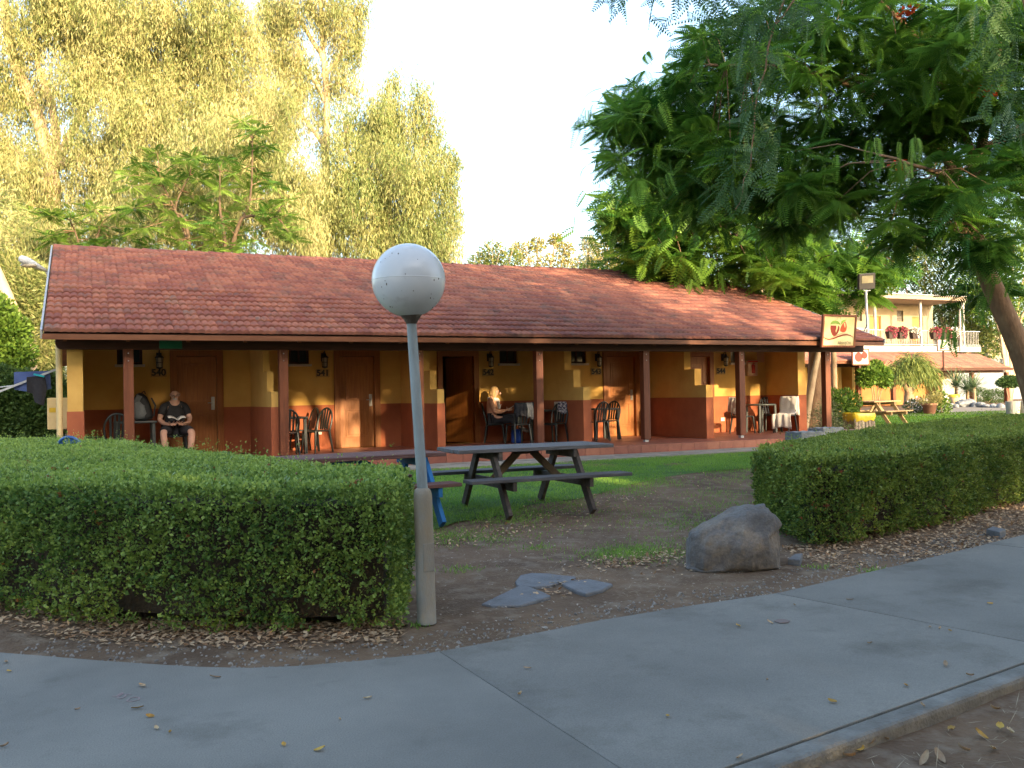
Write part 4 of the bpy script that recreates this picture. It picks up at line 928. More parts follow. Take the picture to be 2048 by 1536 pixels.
    core.build('branches', mat('hedge wood', (.05, .038, .024), (.025, .02, .013), rough=.95, scale=9, bump=1, bscale=40), t)
    tw = MB()
    for i in range(60):
        j = rng.integers(nside); p = pts[0][j]; q = nrm_[0][j]
        a = Vector(p)-Vector(q)*.06; d_ = Vector((rng.normal(0, .5), rng.normal(0, .5), rng.uniform(-.6, .9))); tw.tube([a, a+d_*.1+Vector(q)*.03, a+d_*.2+Vector(q)*.035], [.003, .0025, .0015], 4)
    for i in range(110):
        j = rng.integers(len(X)); a = Vector((X[j], Y[j], Z[j]-.02)); tw.tube([a, a+Vector((rng.normal(0, .03), rng.normal(0, .03), rng.uniform(.05, .13)))], [.0025, .001], 4)
    tag(tw.build('twigs', mat('twig', (.16, .11, .06), (.1, .07, .04), rough=.9), t), kind='stuff')
    # soft new shoots above the clipped top
    ns = int(ntop*.02); j = rng.integers(0, len(X), ns); parts = []
    H = rng.uniform(.04, .2, ns)**1.0
    for k in range(9):
        f = rng.random(ns); pp = np.column_stack([X[j]+rng.normal(0, .008, ns), Y[j]+rng.normal(0, .008, ns), Z[j]+H*f]); D = rdir(ns); D[:, 2] = np.abs(D[:, 2])*.6+.3
        L = rng.uniform(.014, .024, ns); parts.append(leaves(pp, D, rdir(ns), L, L*.6, rng.uniform(.6, .92, ns)))
    V, Q, Av = join_np(parts); tag(link('shoots', npmesh('shoots', V, Q, Av), lm, t), kind='stuff')
    return t
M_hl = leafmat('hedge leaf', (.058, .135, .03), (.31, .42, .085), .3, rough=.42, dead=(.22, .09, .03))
hl_poly = [(1.80, 5.54), (2.16, 6.45), (1.72, 7.9), (1.15, 9.9), (.35, 12.6), (-.35, 15.0), (-2.2, 15.6), (-2.0, 12.0), (-1.75, 9.6), (-1.22, 8.25), (-.68, 7.52), (-.03, 6.70), (.60, 6.12), (1.18, 5.76)]
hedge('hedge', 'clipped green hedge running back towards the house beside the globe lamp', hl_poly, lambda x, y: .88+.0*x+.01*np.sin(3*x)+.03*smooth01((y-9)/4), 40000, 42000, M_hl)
hr_poly = [(6.05, 6.55), (6.38, 6.40), (7.7, 6.68), (10.5, 7.6), (14.5, 9.1), (14.8, 11.2), (10.8, 10.1), (8.9, 9.2), (7.05, 8.2), (6.55, 7.85)]
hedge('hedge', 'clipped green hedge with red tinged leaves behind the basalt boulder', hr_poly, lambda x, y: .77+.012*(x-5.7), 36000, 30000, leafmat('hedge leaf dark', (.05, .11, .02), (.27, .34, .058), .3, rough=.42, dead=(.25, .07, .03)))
# ------------------------------------------------------------------ signs, far buildings and garden to the right
def gpos(px, D): p = atd(px, 775, D); return Vector((p[0], p[1], float(gz(p[0], p[1]))))
def flat(parent, name, pts, mt, y, M=None):
    n = len(pts); vs = [(p[0], y, p[1]) for p in pts]+[(p[0], y+.004, p[1]) for p in pts]
    return MB().add(vs, [tuple(range(n)), tuple(range(2*n-1, n-1, -1))]+[((i+1) % n, i, n+i, n+(i+1) % n) for i in range(n)]).build(name, mt, parent)
def teardrop(cx, cz, w_, h_, rot=0., n=24, pw=1.6):
    out = []
    for i in range(n):
        a = 2*math.pi*i/n; x = math.sin(a)*w_/2*(1-.25*(1-math.cos(a))/2*pw*.5); z = math.cos(a)*h_/2
        x *= (1 if z > 0 else (1-(abs(z)/(h_/2))**2.2*.55)); c, s = math.cos(rot), math.sin(rot); out.append((cx+x*c-z*s, cz+x*s+z*c))
    return out[::-1]
def ell(cx, cz, a, b, rot=0., n=20, a0=0., a1=2*math.pi):
    out = []
    for i in range(n):
        t_ = a0+(a1-a0)*i/(n if a1-a0 > 6.2 else n-1); x, z = a*math.cos(t_), b*math.sin(t_); c, s = math.cos(rot), math.sin(rot); out.append((cx+x*c-z*s, cz+x*s+z*c))
    return out
def ribbon(pts, ws):
    up_ = []; dn = []
    for i, p in enumerate(pts):
        a, b = Vector(pts[max(0, i-1)]), Vector(pts[min(len(pts)-1, i+1)]); d = (b-a).normalized(); n_ = Vector((-d[1], d[0])); up_.append(tuple(Vector(p)+n_*ws[i])); dn.append(tuple(Vector(p)-n_*ws[i]))
    return dn+up_[::-1]
M_sred = mat('sign brown red', (.26, .03, .012), rough=.6); M_sor = mat('sign orange red', (.5, .08, .02), rough=.6); M_sgr = mat('sign leaf green', (.24, .40, .06), rough=.6)
M_scream = mat('sign cream board', (.72, .62, .36), (.60, .44, .18), rough=.55, scale=2.2, lo=.35, hi=.7); M_sgrey = mat('sign lettering', (.22, .2, .12), rough=.6); M_stan = mat('sign tan', (.45, .33, .16), rough=.6)
c_ = ony(1676, 662, 16.12); wl, wr = ony(1643, 662, 16.12).x, ony(1710, 662, 16.12).x; hz = (ony(1676, 629, 16.12).z-ony(1676, 694, 16.12).z)
sg = thing('sign_board', 'framed sign with two red acorns and the word Alon on the porch corner', 'sign', (c_.x, 16.10, c_.z)); sg.rotation_euler = (R(6.5), 0, 0)
W2, H2 = (wr-wl)/2, hz/2
def fm(parent, W, H, e, mt, d=.03):
    b = MB(); b.bx((-W, -d, -H), (-W+e, d, H)); b.bx((W-e, -d, -H), (W, d, H)); b.bx((-W+e, -d, H-e), (W-e, d, H)); b.bx((-W+e, -d, -H), (W-e, d, -H+e)); return b.build('frame', mt, parent)
fm(sg, W2, H2, .045, M_post); MB().bx((-W2+.045, -.012, -H2+.045), (W2-.045, .012, H2-.045)).build('board', M_scream, sg)
S = (W2-.045)*2; SH = (H2-.045)*2
def q(x, y): return ((x-870)/400*S, (1032-y)/375*SH)
def sh(pts): return [q(*p) for p in pts]
flat(sg, 'acorn', sh([(757, 962), (865, 965), (873, 990), (868, 1030), (850, 1070), (825, 1095), (805, 1101), (785, 1085), (765, 1045), (755, 1000)])[::-1], M_sred, -.017)
flat(sg, 'acorn_highlight', sh([(826, 962), (852, 962), (846, 1000), (828, 1055), (822, 1030), (830, 995)])[::-1], M_scream, -.022)
flat(sg, 'acorn_cap', sh([(748, 950), (757, 925), (780, 902), (815, 895), (850, 905), (875, 930), (884, 955), (860, 945), (815, 938), (780, 943)])[::-1], M_sgr, -.018)
flat(sg, 'acorn', sh([(940, 905), (958, 935), (967, 980), (962, 1020), (945, 1045), (915, 1050), (885, 1035), (882, 1010), (895, 965), (918, 930)])[::-1], M_sor, -.019)
flat(sg, 'acorn_highlight', sh([(922, 932), (938, 920), (946, 965), (942, 990), (930, 965)])[::-1], M_scream, -.024)
flat(sg, 'acorn_cap', sh([(888, 930), (892, 900), (920, 884), (960, 880), (938, 902), (912, 925), (896, 950)])[::-1], M_sgr, -.020)
flat(sg, 'swoosh', ribbon(sh([(672, 1110), (700, 1135), (745, 1145), (800, 1132), (860, 1105), (920, 1085), (975, 1078), (1020, 1088), (1060, 1112)]), [.004, .010, .013, .016, .018, .018, .016, .010, .003]), M_sred, -.018)
flat(sg, 'swoosh_shade', ribbon(sh([(690, 1120), (740, 1128), (800, 1112), (870, 1075), (930, 1060), (990, 1062)]), [.003, .006, .008, .009, .008, .002]), M_stan, -.016)
flat(sg, 'emblem', sh([(655, 1188), (688, 1184), (684, 1200), (662, 1202)])[::-1], mat('sign teal', (.02, .25, .30), rough=.6), -.017)
for body, xy in (('Alon', (905, 1188)), ('\u05df\u05d5\u05dc\u05d0', (993, 1188))):
    me = text_mesh(body, .115, extrude=.001); me.materials.clear(); me.materials.append(M_sgrey); o = link('lettering', me, None, sg); pq = q(*xy); o.location = (pq[0], -.02, pq[1]); o.rotation_euler = (R(90), 0, 0)
for x in (790, 845):
    MB().bar((q(850 if x < 800 else 868, 845)[0], -.016, q(850, 845)[1]), (q(832 if x < 800 else 886, 880)[0], -.016, q(832, 882)[1]), .006, .004, (0, 1, 0)).build('stalk', M_stan, sg)
# shared little roofs of tiles
def tile_slope(parent, x0, x1, y0, z0, y1, z1, tw=.25, ga=.36, seg=4):
    sl_ = math.atan2(z1-z0, y1-y0); L = math.hypot(y1-y0, z1-z0); nr = max(1, int(round(L/ga))); nt_ = max(1, int(round((x1-x0)/tw)))
    u = np.linspace(0, 1, seg+1); h = .026*np.abs(np.sin(2*np.pi*u)); x = (u-.5)*(x1-x0)/nt_; ga_ = L/nr
    V0 = np.concatenate([np.stack([x, 0*x, h+.04], 1), np.stack([x, 0*x+ga_+.02, h+.006], 1), np.stack([x, 0*x, h*.4], 1)]); i = np.arange(seg); n = seg+1
    Q0 = np.concatenate([np.stack([i, i+1, n+i+1, n+i], 1), np.stack([2*n+i, 2*n+i+1, i+1, i], 1)])
    c, s = math.cos(sl_), math.sin(sl_); Rm = np.array([[1, 0, 0], [0, c, -s], [0, s, c]]); Vs = []; Qs = []; As = []; k = 0
    for r_ in range(nr):
        for cc in range(nt_):
            o_ = np.array([x0+(cc+.5)*(x1-x0)/nt_, y0+c*r_*ga_, z0+s*r_*ga_]); Vs.append(V0 @ Rm.T+o_); Qs.append(Q0+k*len(V0)); As.append(np.full(len(V0), random.random())); k += 1
    return tag(link('tiles', npmesh('tiles', np.concatenate(Vs), np.concatenate(Qs), np.concatenate(As)), M_tile, parent), kind='stuff')
M_or = mat('orange plaster', (.32, .15, .05), (.27, .125, .042), rough=.9, scale=2, bump=.2, bscale=90)
# second guest house
e1 = ony(1771, 722, 29.6); b2 = thing('guest_house', 'farther orange guest house with tiled porch roof behind the acorn sign', 'house', (0, 0, 0)); gz2 = float(gz(30, 30)); ze = e1.z
xa, xb = 19.0, e1.x
MB().bx((xa, 32.4, gz2), (xb-.6, 32.6, ze+.9)).build('wall', M_or, b2); MB().bx((xa, 32.6, gz2), (xa+.2, 38.6, ze+.2)).build('side_wall', M_or, b2); MB().bx((xb-.8, 32.6, gz2), (xb-.6, 38.6, ze+.2)).build('side_wall', M_or, b2)
MB().bx((xa, 30.6, gz2), (xb-.3, 32.4, gz2+.12)).build('porch_floor', M_ftile, b2)
MB().bx((xa, 32.36, gz2+.12), (xb-.6, 32.395, gz2+1.0)).build('dado', M_red, b2)
for px in (1564, 1631, 1716): x = ony(px, 760, 30.3).x; MB().bx((x-.085, 30.22, gz2), (x+.085, 30.38, ze-.1)).build('post', M_post, b2)
for px in (1606, 1674, 1683+20): x = ony(px, 760, 30.9).x; MB().bx((x-.12, 30.75, gz2+.12), (x+.12, 32.39, ze+.05)).build('partition', M_yel, b2)
MB().bx((xa, 30.24, ze-.24), (xb-.1, 30.36, ze-.1)).build('beam', M_dark, b2); MB().bx((xa, 29.58, ze-.11), (xb, 29.62, ze-.0)).build('fascia_board', M_fascia, b2)
rf = MB(); y1, z1 = 34.5, ze+1.75
rf.add([(xa, 29.6, ze-.03), (xb, 29.6, ze-.03), (xb, y1, z1-.03), (xa, y1, z1-.03), (xa, 39.4, ze-.03), (xb, 39.4, ze-.03)], [(0, 1, 2, 3), (3, 2, 5, 4)]); rf = rf.build('roof', M_dark, b2); rf.modifiers.new('t', 'SOLIDIFY').thickness = .05
tile_slope(rf, xa, xb, 29.55, ze, y1, z1)
for px in (1655, 1690): x = ony(px, 770, 32.3).x; d = MB().bx((x-.45, 32.33, gz2+.12), (x+.45, 32.355, gz2+2.15)).build('door', M_door, b2, bevel=.01)
for px in (1617,): x = ony(px, 735, 32.3).x; MB().bx((x-.3, 32.33, ze-.45), (x+.3, 32.355, ze-.1)).build('window', M_glass, b2)
# pomegranate sign
c_ = ony(1721, 714, 29.3); ws_ = ony(1738, 714, 29.3).x-ony(1704, 714, 29.3).x
sp = thing('sign_board', 'white framed sign with two red pomegranates on the farther porch', 'sign', (c_.x, 29.3, c_.z)); H = .5*(ony(1721, 697, 29.3).z-ony(1721, 730, 29.3).z); W = ws_/2
fm(sp, W, H, .05, M_post); M_swhite = mat('sign white', (.4, .385, .36), (.36, .345, .32), rough=.6, scale=3); MB().bx((-W+.05, -.012, -H+.05), (W-.05, .012, H-.05)).build('board', M_swhite, sp)
M_pom = mat('pomegranate red', (.42, .03, .02), (.38, .03, .02), rough=.7)
for cx, cz, r_ in ((-.26, -.02, .40), (.44, .2, .30)):
    flat(sp, 'pomegranate', ell(cx*W, cz*H, r_*W*1.15, r_*H*1.45), M_pom, -.02); flat(sp, 'crown', [(cx*W-.04, cz*H+r_*H*1.35), (cx*W+.04, cz*H+r_*H*1.35), (cx*W+.07, cz*H+r_*H*1.9), (cx*W, cz*H+r_*H*1.6), (cx*W-.07, cz*H+r_*H*1.9)], M_pom, -.02)
flat(sp, 'swoosh', ribbon([(-.6*W, -.6*H), (-.1*W, -.55*H), (.3*W, -.4*H), (.7*W, -.5*H)], [.006, .012, .014, .004]), mat('sign grey green', (.3, .38, .25), rough=.6), -.018)
x = c_.x; MB().bx((-.05, .03, -H-.12), (.05, .13, H)).build('bracket', M_dark, sp)
# two storey building
b3 = thing('two_storey_building', 'cream two storey building with a balcony over a tiled porch', 'building', (0, 0, 0)); g3_ = float(gz(48, 42))
M_cr = mat('cream render', (.31, .26, .17), (.27, .22, .145), rough=.9, scale=2, bump=.2, bscale=80); M_wt = mat('white paint', (.36, .35, .33), (.31, .3, .28), rough=.6, scale=4); M_wood3 = mat('light door wood', (.36, .18, .05), (.3, .14, .04), rough=.5, scale=4, stretch=(8, 8, .6))
YB = 44.; zs = ony(1800, 692, 41.8).z; zr3 = ony(1800, 598, 41.5).z; XA = ony(1596, 640, YB).x; XB = ony(1866, 640, YB).x; XBR = ony(1962, 690, 41.8).x
hl3 = []
for (a, b_, t_, bt) in ((1712, 1724, 621, 642), (1794, 1807, 621, 643)): hl3.append((ony(a, 640, YB).x, ony(b_, 640, YB).x, ony(a, bt, YB).z, ony(a, t_, YB).z, 'window'))
for (a, b_) in ((1739, 1762), (1824, 1846)): hl3.append((ony(a, 640, YB).x, ony(b_, 640, YB).x, zs, zs+2.1, 'door'))
wb = MB()
for a, b_, c, d in wall_rects(XA, XB, zs-.3, zr3+.1, [h[:4] for h in hl3]): wb.bx((a, YB, c), (b_, YB+.25, d))
wb.bx((XA, YB+.25, g3_), (XA+.25, YB+8, zr3+.1)); wb.bx((XB-.25, YB+.25, g3_), (XB, YB+8, zr3+.1)); wb.bx((XA, YB+8, g3_), (XB, YB+8.2, zr3+.1)); wb.build('wall', M_cr, b3)
for a, b_, c, d, nm in hl3:
    if nm == 'window':
        w3 = MB().bx((a+.05, YB+.16, c+.05), (b_-.05, YB+.19, d-.05)).build('window', M_glass, b3); f3 = MB()
        for k in range(7): z = c+(d-c)*(k+.5)/7; f3.box(((a+b_)/2, YB+.13, z), (b_-a-.08, .04, (d-c)/11), (R(35), 0, 0))
        f3.build('shutter', mat('grey shutter', (.22, .2, .17), rough=.7), w3)
    else:
        d3 = MB().bx((a+.06, YB+.12, c), (b_-.06, YB+.17, d-.06)).build('door', M_wood3, b3); f3 = MB(); f3.bx((a, YB+.05, c), (a+.06, YB+.2, d)); f3.bx((b_-.06, YB+.05, c), (b_, YB+.2, d)); f3.bx((a+.06, YB+.05, d-.06), (b_-.06, YB+.2, d)); f3.build('door_frame', M_wood3, d3)
        MB().tube([((a+b_)/2+.02, YB+.11, c+1.3), ((a+b_)/2+.02, YB+.125, c+1.3)], .09, 12).build('door_number', M_wt, d3)
MB().bx((XA, 41.8, zs-.35), (XBR, YB+.25, zs)).build('balcony_slab', M_wt, b3); MB().bx((XA, 41.3, zr3), (ony(1934, 595, 41.3).x, YB+8.6, zr3+.30)).build('roof', mat('weathered eaves timber', (.33, .25, .18), (.22, .17, .13), rough=.8, scale=3, stretch=(.6, 6, 6)), b3)
rs = MB(); rs.add([(XA, 41.2, zr3+.31), (ony(1930, 590, 41.3).x, 41.2, zr3+.31), (ony(1930, 590, 41.3).x, 47, zr3+1.1), (XA, 47, zr3+1.1), (XA, 52.7, zr3+.31), (ony(1930, 590, 41.3).x, 52.7, zr3+.31)], [(0, 1, 2, 3), (3, 2, 5, 4)]); o = rs.build('roof_sheet', mat('pale roof sheet', (.4, .4, .4), (.33, .33, .33), rough=.5), b3); o.modifiers.new('t', 'SOLIDIFY').thickness = .05
for px in (1657, 1750, 1841, 1926): x = ony(px, 640, 41.95).x; MB().tube([(x, 41.95, zs), (x, 41.95, zr3)], .09, 10).build('column', M_wt, b3)
for px in (1655, 1927): x = ony(px, 600, 41.6).x; MB().tube([(x, 41.5, zr3+.05), (x-.15, 41.6, zr3-.35), (x-.2, 41.75, zr3-.6), (x-.2, 41.75, zs-.3)], .07, 8).build('downpipe', M_wt, b3)
rl = MB().bx((XA, 41.84, zs+.98), (XBR, 41.89, zs+1.02)).build('railing', M_zinc, b3); MB().bx((XA, 41.85, zs+.08), (XBR, 41.88, zs+.11)).build('bottom_rail', M_zinc, rl)
bar_me = MB().bx((-.012, -.012, 0), (.012, .012, .87)).mesh('baluster'); x = XA+.1
bars = []
while x < XBR-.05: bars.append(x); x += .15
for x in bars[-130:]: link('baluster', bar_me, M_wt, rl, loc=(x, 41.865, zs+.11))
# lower porch of it
e3 = ony(1900, 736, 39.2); x3a, x3b = ony(1742, 736, 39.2).x, ony(2026, 736, 39.2).x; zt3 = zs-.36
rf3 = MB(); rf3.add([(x3a, 39.2, e3.z-.03), (x3b, 39.2, e3.z-.03), (x3b-2.2, 41.78, zt3), (x3a, 41.78, zt3)], [(0, 1, 2, 3)]); rf3 = rf3.build('porch_roof', M_tile, b3); rf3.modifiers.new('t', 'SOLIDIFY').thickness = .05
tile_slope(rf3, x3a, x3b-.4, 39.15, e3.z, 41.4, e3.z+(zt3-e3.z)*.86)
MB().bx((x3a, 39.17, e3.z-.16), (x3b, 39.21, e3.z-.01)).build('fascia_board', M_dark, b3); MB().bx((x3a, 39.7, e3.z-.3), (x3b-.2, 39.84, e3.z-.14)).build('beam', M_dark, b3)
for px in (1716, 1786, 1876, 1944, 2013): x = ony(px, 770, 39.8).x; MB().bx((x-.11, 39.69, g3_), (x+.11, 39.91, e3.z-.28)).build('post', M_post, b3)
xw = ony(1880, 770, 42.).x; MB().bx((x3a, 42.0, g3_), (xw, 42.2, zs-.3)).build('ground_wall', M_or, b3); pw_ = ony(1893, 770, 41.).x
MB().bx((pw_-.55, 40.9, g3_), (pw_+.5, 41.15, e3.z+.1)).build('pier', M_cr, b3); MB().bx((pw_-.52, 40.86, g3_+.1), (pw_+.47, 40.899, g3_+1.6)).build('pier_panel', M_wt, b3)
for px in (1766, 1826): x = ony(px, 780, 42.).x; d3 = MB().bx((x-.5, 41.95, g3_), (x+.5, 41.99, g3_+2.1)).build('door', M_door, b3)
# white wall and buildings behind
wx0, wx1 = ony(1880, 770, 50).x, ony(2250, 770, 50).x; tag(MB().bx((wx0, 50, .0), (wx1, 50.3, ony(1960, 733, 50).z+.6)).build('white_wall', mat('shaded white render', (.2, .22, .245), (.17, .19, .21), rough=.9, scale=1.5), None), 'long pale rendered wall behind the far porch', 'wall')  # white wall whose blue-grey shade is put into the colour
bx0 = ony(1975, 700, 56).x; o = thing('annex_building', 'cream building with a low tiled gable behind the far porch', 'building', (0, 0, 0)); zz_ = ony(2000, 665, 56).z
MB().bx((bx0, 56, 0), (bx0+9, 62, zz_-.2)).build('wall', M_cr, o); g_ = MB(); g_.add([(bx0-1.0, 55.6, zz_+.55), (bx0+10, 55.6, zz_-1.4), (bx0+10, 62.4, zz_-1.4), (bx0-1.0, 62.4, zz_+.55)], [(0, 1, 2, 3)]); g_ = g_.build('roof', M_tile, o); g_.modifiers.new('t', 'SOLIDIFY').thickness = .2
px0, px1 = ony(1520, 600, 47).x, ony(1612, 600, 47).x; o = thing('rear_block', 'plain beige building block behind the red roof end', 'building', (0, 0, 0)); zt_ = ony(1560, 572, 47).z
MB().bx((px0, 47, 0), (px1, 54, zt_)).build('wall', M_cr, o); MB().bx((px0-.2, 46.8, zt_), (px1+.2, 54.2, zt_+.2)).build('parapet', M_wt, o)
c_ = ony(1556, 605, 44); tk = MB().tube([(c_.x-1.0, 44, c_.z), (c_.x+1.0, 44, c_.z)], .45, 16); ts_ = thing('roof_tank', 'white water tank lying on a stand behind the red roof', 'water tank', (0, 0, 0)); tk.build('drum', M_wt, ts_); s_ = MB()
for dx in (-.8, .8):
    for dy in (-.35, .35): s_.tube([(c_.x+dx, 44+dy, .2), (c_.x+dx, 44+dy, c_.z-.3)], .05, 6)
s_.build('stand', M_zinc, ts_)
# leaf sign over the porch roof
c_ = ony(1888, 690, 39.0); sp = thing('sign_board', 'small white sign with a green leaf outline above the far porch roof', 'sign', (c_.x, 39.0, c_.z)); W = .5*(ony(1902, 690, 39.).x-ony(1874, 690, 39.).x); H = .5*(ony(1888, 678, 39.).z-ony(1888, 702, 39.).z)
fm(sp, W, H, .05, M_dark); MB().bx((-W+.05, -.012, -H+.05), (W-.05, .012, H-.05)).build('board', M_swhite, sp)
lf = [(-.7, -.5), (-.5, .1), (-.1, .5), (.45, .55), (.3, .05), (-.1, -.35)]; flat(sp, 'leaf_emblem', [(a*W, b_*H) for a, b_ in lf], mat('sign dark green', (.05, .12, .03), rough=.6), -.02); flat(sp, 'leaf_heart', [(a*W*.62-.06, b_*H*.62+.02) for a, b_ in lf], mat('sign pale green', (.4, .45, .25), rough=.6), -.025)
flat(sp, 'swoosh', ribbon([(-.8*W, -.7*H), (-.1*W, -.6*H), (.7*W, .0*H)], [.02, .035, .01]), M_sred, -.022); MB().bx((-.04, .03, -H-1.15), (.04, .1, -H+.1)).build('bracket', M_dark, sp)
# flower boxes on the balcony
M_pink = leafmat('pink petals', (.22, .015, .045), (.36, .10, .13), .2); M_flv = leafmat('box leaves', (.04, .09, .02), (.09, .16, .04), .3); M_wfl = leafmat('white petals', (.6, .58, .55), (.7, .66, .6), .2)
def blob_leaves(c, rad, n, size, jitter=.5, up_=.3, asp=.6):
    d = rdir(n); p = np.array(c)+d*np.array(rad)*(rng.random((n, 1))**.4); D = d+rdir(n)*jitter; D[:, 2] += up_; L = rng.uniform(size*.7, size*1.3, n)
    return leaves(p, D, rdir(n), L, L*asp, np.clip(rng.random(n), 0, 1))
for px, lb, pm_ in ((1782, 'dark flower box with pink blossoms near the balcony door', M_pink), (1803, 'dark flower box with trailing pink and red blossoms', M_pink), (1829, 'flower box with white blossoms on the balcony railing', M_wfl), (1870, 'flower box with dark red blossoms past the balcony door', M_pink), (1891, 'flower box with pink blossoms beyond the house wall', M_pink), (1908, 'flower box with mixed white blossoms at the balcony end', M_wfl)):
    x = ony(px, 665, 41.7).x; t = thing('flower_box', lb, 'flower box', (x, 41.68, zs+.45), 0, 'flower boxes on the balcony')
    MB().add([(-.28, -.12, 0), (.28, -.12, 0), (.28, .12, 0), (-.28, .12, 0), (-.36, -.16, .42), (.36, -.16, .42), (.36, .16, .42), (-.36, .16, .42)], [(3, 2, 1, 0), (4, 5, 6, 7), (0, 1, 5, 4), (1, 2, 6, 5), (2, 3, 7, 6), (3, 0, 4, 7)]).build('box', mat('dark wicker', (.045, .03, .025), (.03, .02, .016), rough=.8, scale=30), t)
    V, Q, A_ = blob_leaves((0, 0, .52), (.42, .22, .2), 260, .1); link('leaves', npmesh('l', V, Q, A_), M_flv, t)
    V, Q, A_ = join_np([blob_leaves((0, -.06, .55), (.44, .24, .2), 260, .09, 1, 0, 1), blob_leaves((.1, -.2, .3), (.2, .06, .25), 60, .08, 1, 0, 1)]); link('blossoms', npmesh('b', V, Q, A_), pm_, t)
# floodlight
fb_ = ony(1736, 690, 17.2); fp = Vector((fb_.x, 17.2, fb_.z)); zt = ony(1732, 582, 17.2).z; t = thing('floodlight', 'black floodlight on a thin galvanised pole bracketed to the roof end', 'floodlight', (fp.x, fp.y, fp.z))
MB().tube([(0, 0, 0), (-.03, 0, zt-fp.z+.02)], .032, 10).build('pole', M_zinc, t)
for dz_ in (.18, .42): MB().bar((0, 0, dz_), (XR-fp.x+.02, 0, dz_), .03, .03).build('wall_bracket', M_zinc, t)
hx = Matrix.Translation((-.03, -.04, zt-fp.z+.24)) @ Matrix.Rotation(R(-16), 4, 'Z') @ Matrix.Rotation(R(10), 4, 'X') @ Matrix.Rotation(R(-4), 4, 'Y')
h_ = MB(); h_.box((0, .02, 0), (.44, .08, .40), None, hx); h_ = h_.build('housing', M_black, t, bevel=.01)
MB().box((0, -.022, .05), (.31, .012, .18), None, hx).build('lens', mat('floodlight glass', (.2, .18, .11), (.14, .125, .075), rough=.3, spec=.4), h_)
MB().tube([(-.12, 0, zt-fp.z+.02), (-.03, 0, zt-fp.z), (.12, 0, zt-fp.z+.02)], .014, 6).build('yoke', M_zinc, t)
for k in range(8): MB().box((-.2+k*.057, .075, 0), (.012, .05, .36), None, hx).build('fin', M_black, h_)
c0 = RPt(XR-.4, .55, .05); c1 = Vector((fp.x-.02, fp.y, ony(1734, 648, 17.2).z)); tag(MB().tube([c0.lerp(c1, k/8)+Vector((0, 0, -.18*math.sin(math.pi*k/8))) for k in range(9)], .012, 6).build('cable', M_black, None), 'black cable sagging from the roof to the floodlight pole', 'cable')
# small garden furniture
p = gpos(1752, 31.); picnic('tan timber picnic table on the sunlit far lawn', (p.x, p.y, p.z), .25, 1.75, M_ptan, M_ptan)
p = gpos(1716, 26.6); t = thing('litter_bin', 'timber clad litter bin with a yellow bag over its rim', 'litter bin', p, R(-14))
MB().bx((-.30, -.30, 0), (.30, .30, .36)).build('inner_box', M_dark, t)
M_binw = mat('weathered bin boards', (.30, .245, .19), (.22, .18, .14), rough=.85, scale=4, stretch=(8, 8, .6), bump=.4, bscale=20, vary=.2)
for s in range(4):
    for k in range(6):
        Mx = Matrix.Rotation(math.pi/2*s, 4, 'Z') @ Matrix.Translation((-.26+k*.104, -.315, .19)); MB().box((0, 0, 0), (.09, .025, .38), None, Mx).build('board', M_binw, t, bevel=.004)
yb = MB(); n_ = 28; vs = []
for r_ in range(4):
    for k in range(n_):
        a = 2*math.pi*k/n_; e = 1/max(abs(math.cos(a)), abs(math.sin(a))); rr = (.335+.012*math.sin(k*2.3+r_)+.01*r_*(r_ < 3))*min(e, 1.35); vs.append((rr*math.cos(a), rr*math.sin(a), (.52, .50, .42, .29+.03*math.sin(k*1.7))[r_]))
yb.add(vs, [(r_*n_+k, (r_+1)*n_+k, (r_+1)*n_+(k+1) % n_, r_*n_+(k+1) % n_) for r_ in range(3) for k in range(n_)], True); yb.build('bag', mat('yellow bag plastic', (.62, .46, .03), (.5, .36, .02), rough=.35, spec=.5, scale=5), t)
M_blk2 = mat('blue grey stone block', (.22, .235, .245), (.15, .16, .17), rough=.9, scale=6, bump=.7, bscale=30)
for (px, yt, D, w_, lb) in ((1606, 863, 18.3, .62, 'nearer rough grey stone block behind the right hedge'), (1650, 855, 20.3, .66, 'farther rough grey stone block behind the right hedge')):
    p = gpos(px, D); z = atd(px, yt, D).z-p.z; bm = bmesh.new(); bmesh.ops.create_cube(bm, size=1); bmesh.ops.subdivide_edges(bm, edges=bm.edges[:], cuts=5, use_grid_fill=True)
    for v in bm.verts: v.co = Vector((v.co.x*w_+.012*math.sin(v.co.y*17+v.co.z*11), v.co.y*.42+.012*math.sin(v.co.x*19), (v.co.z+.5)*z+.01*math.sin(v.co.x*23+v.co.y*13)))
    me = bpy.data.meshes.new('b'); bm.to_mesh(me); bm.free(); o = link('stone_block', me, M_blk2, None, .008, p, (0, 0, .1)); tag(o, lb, 'stone block')
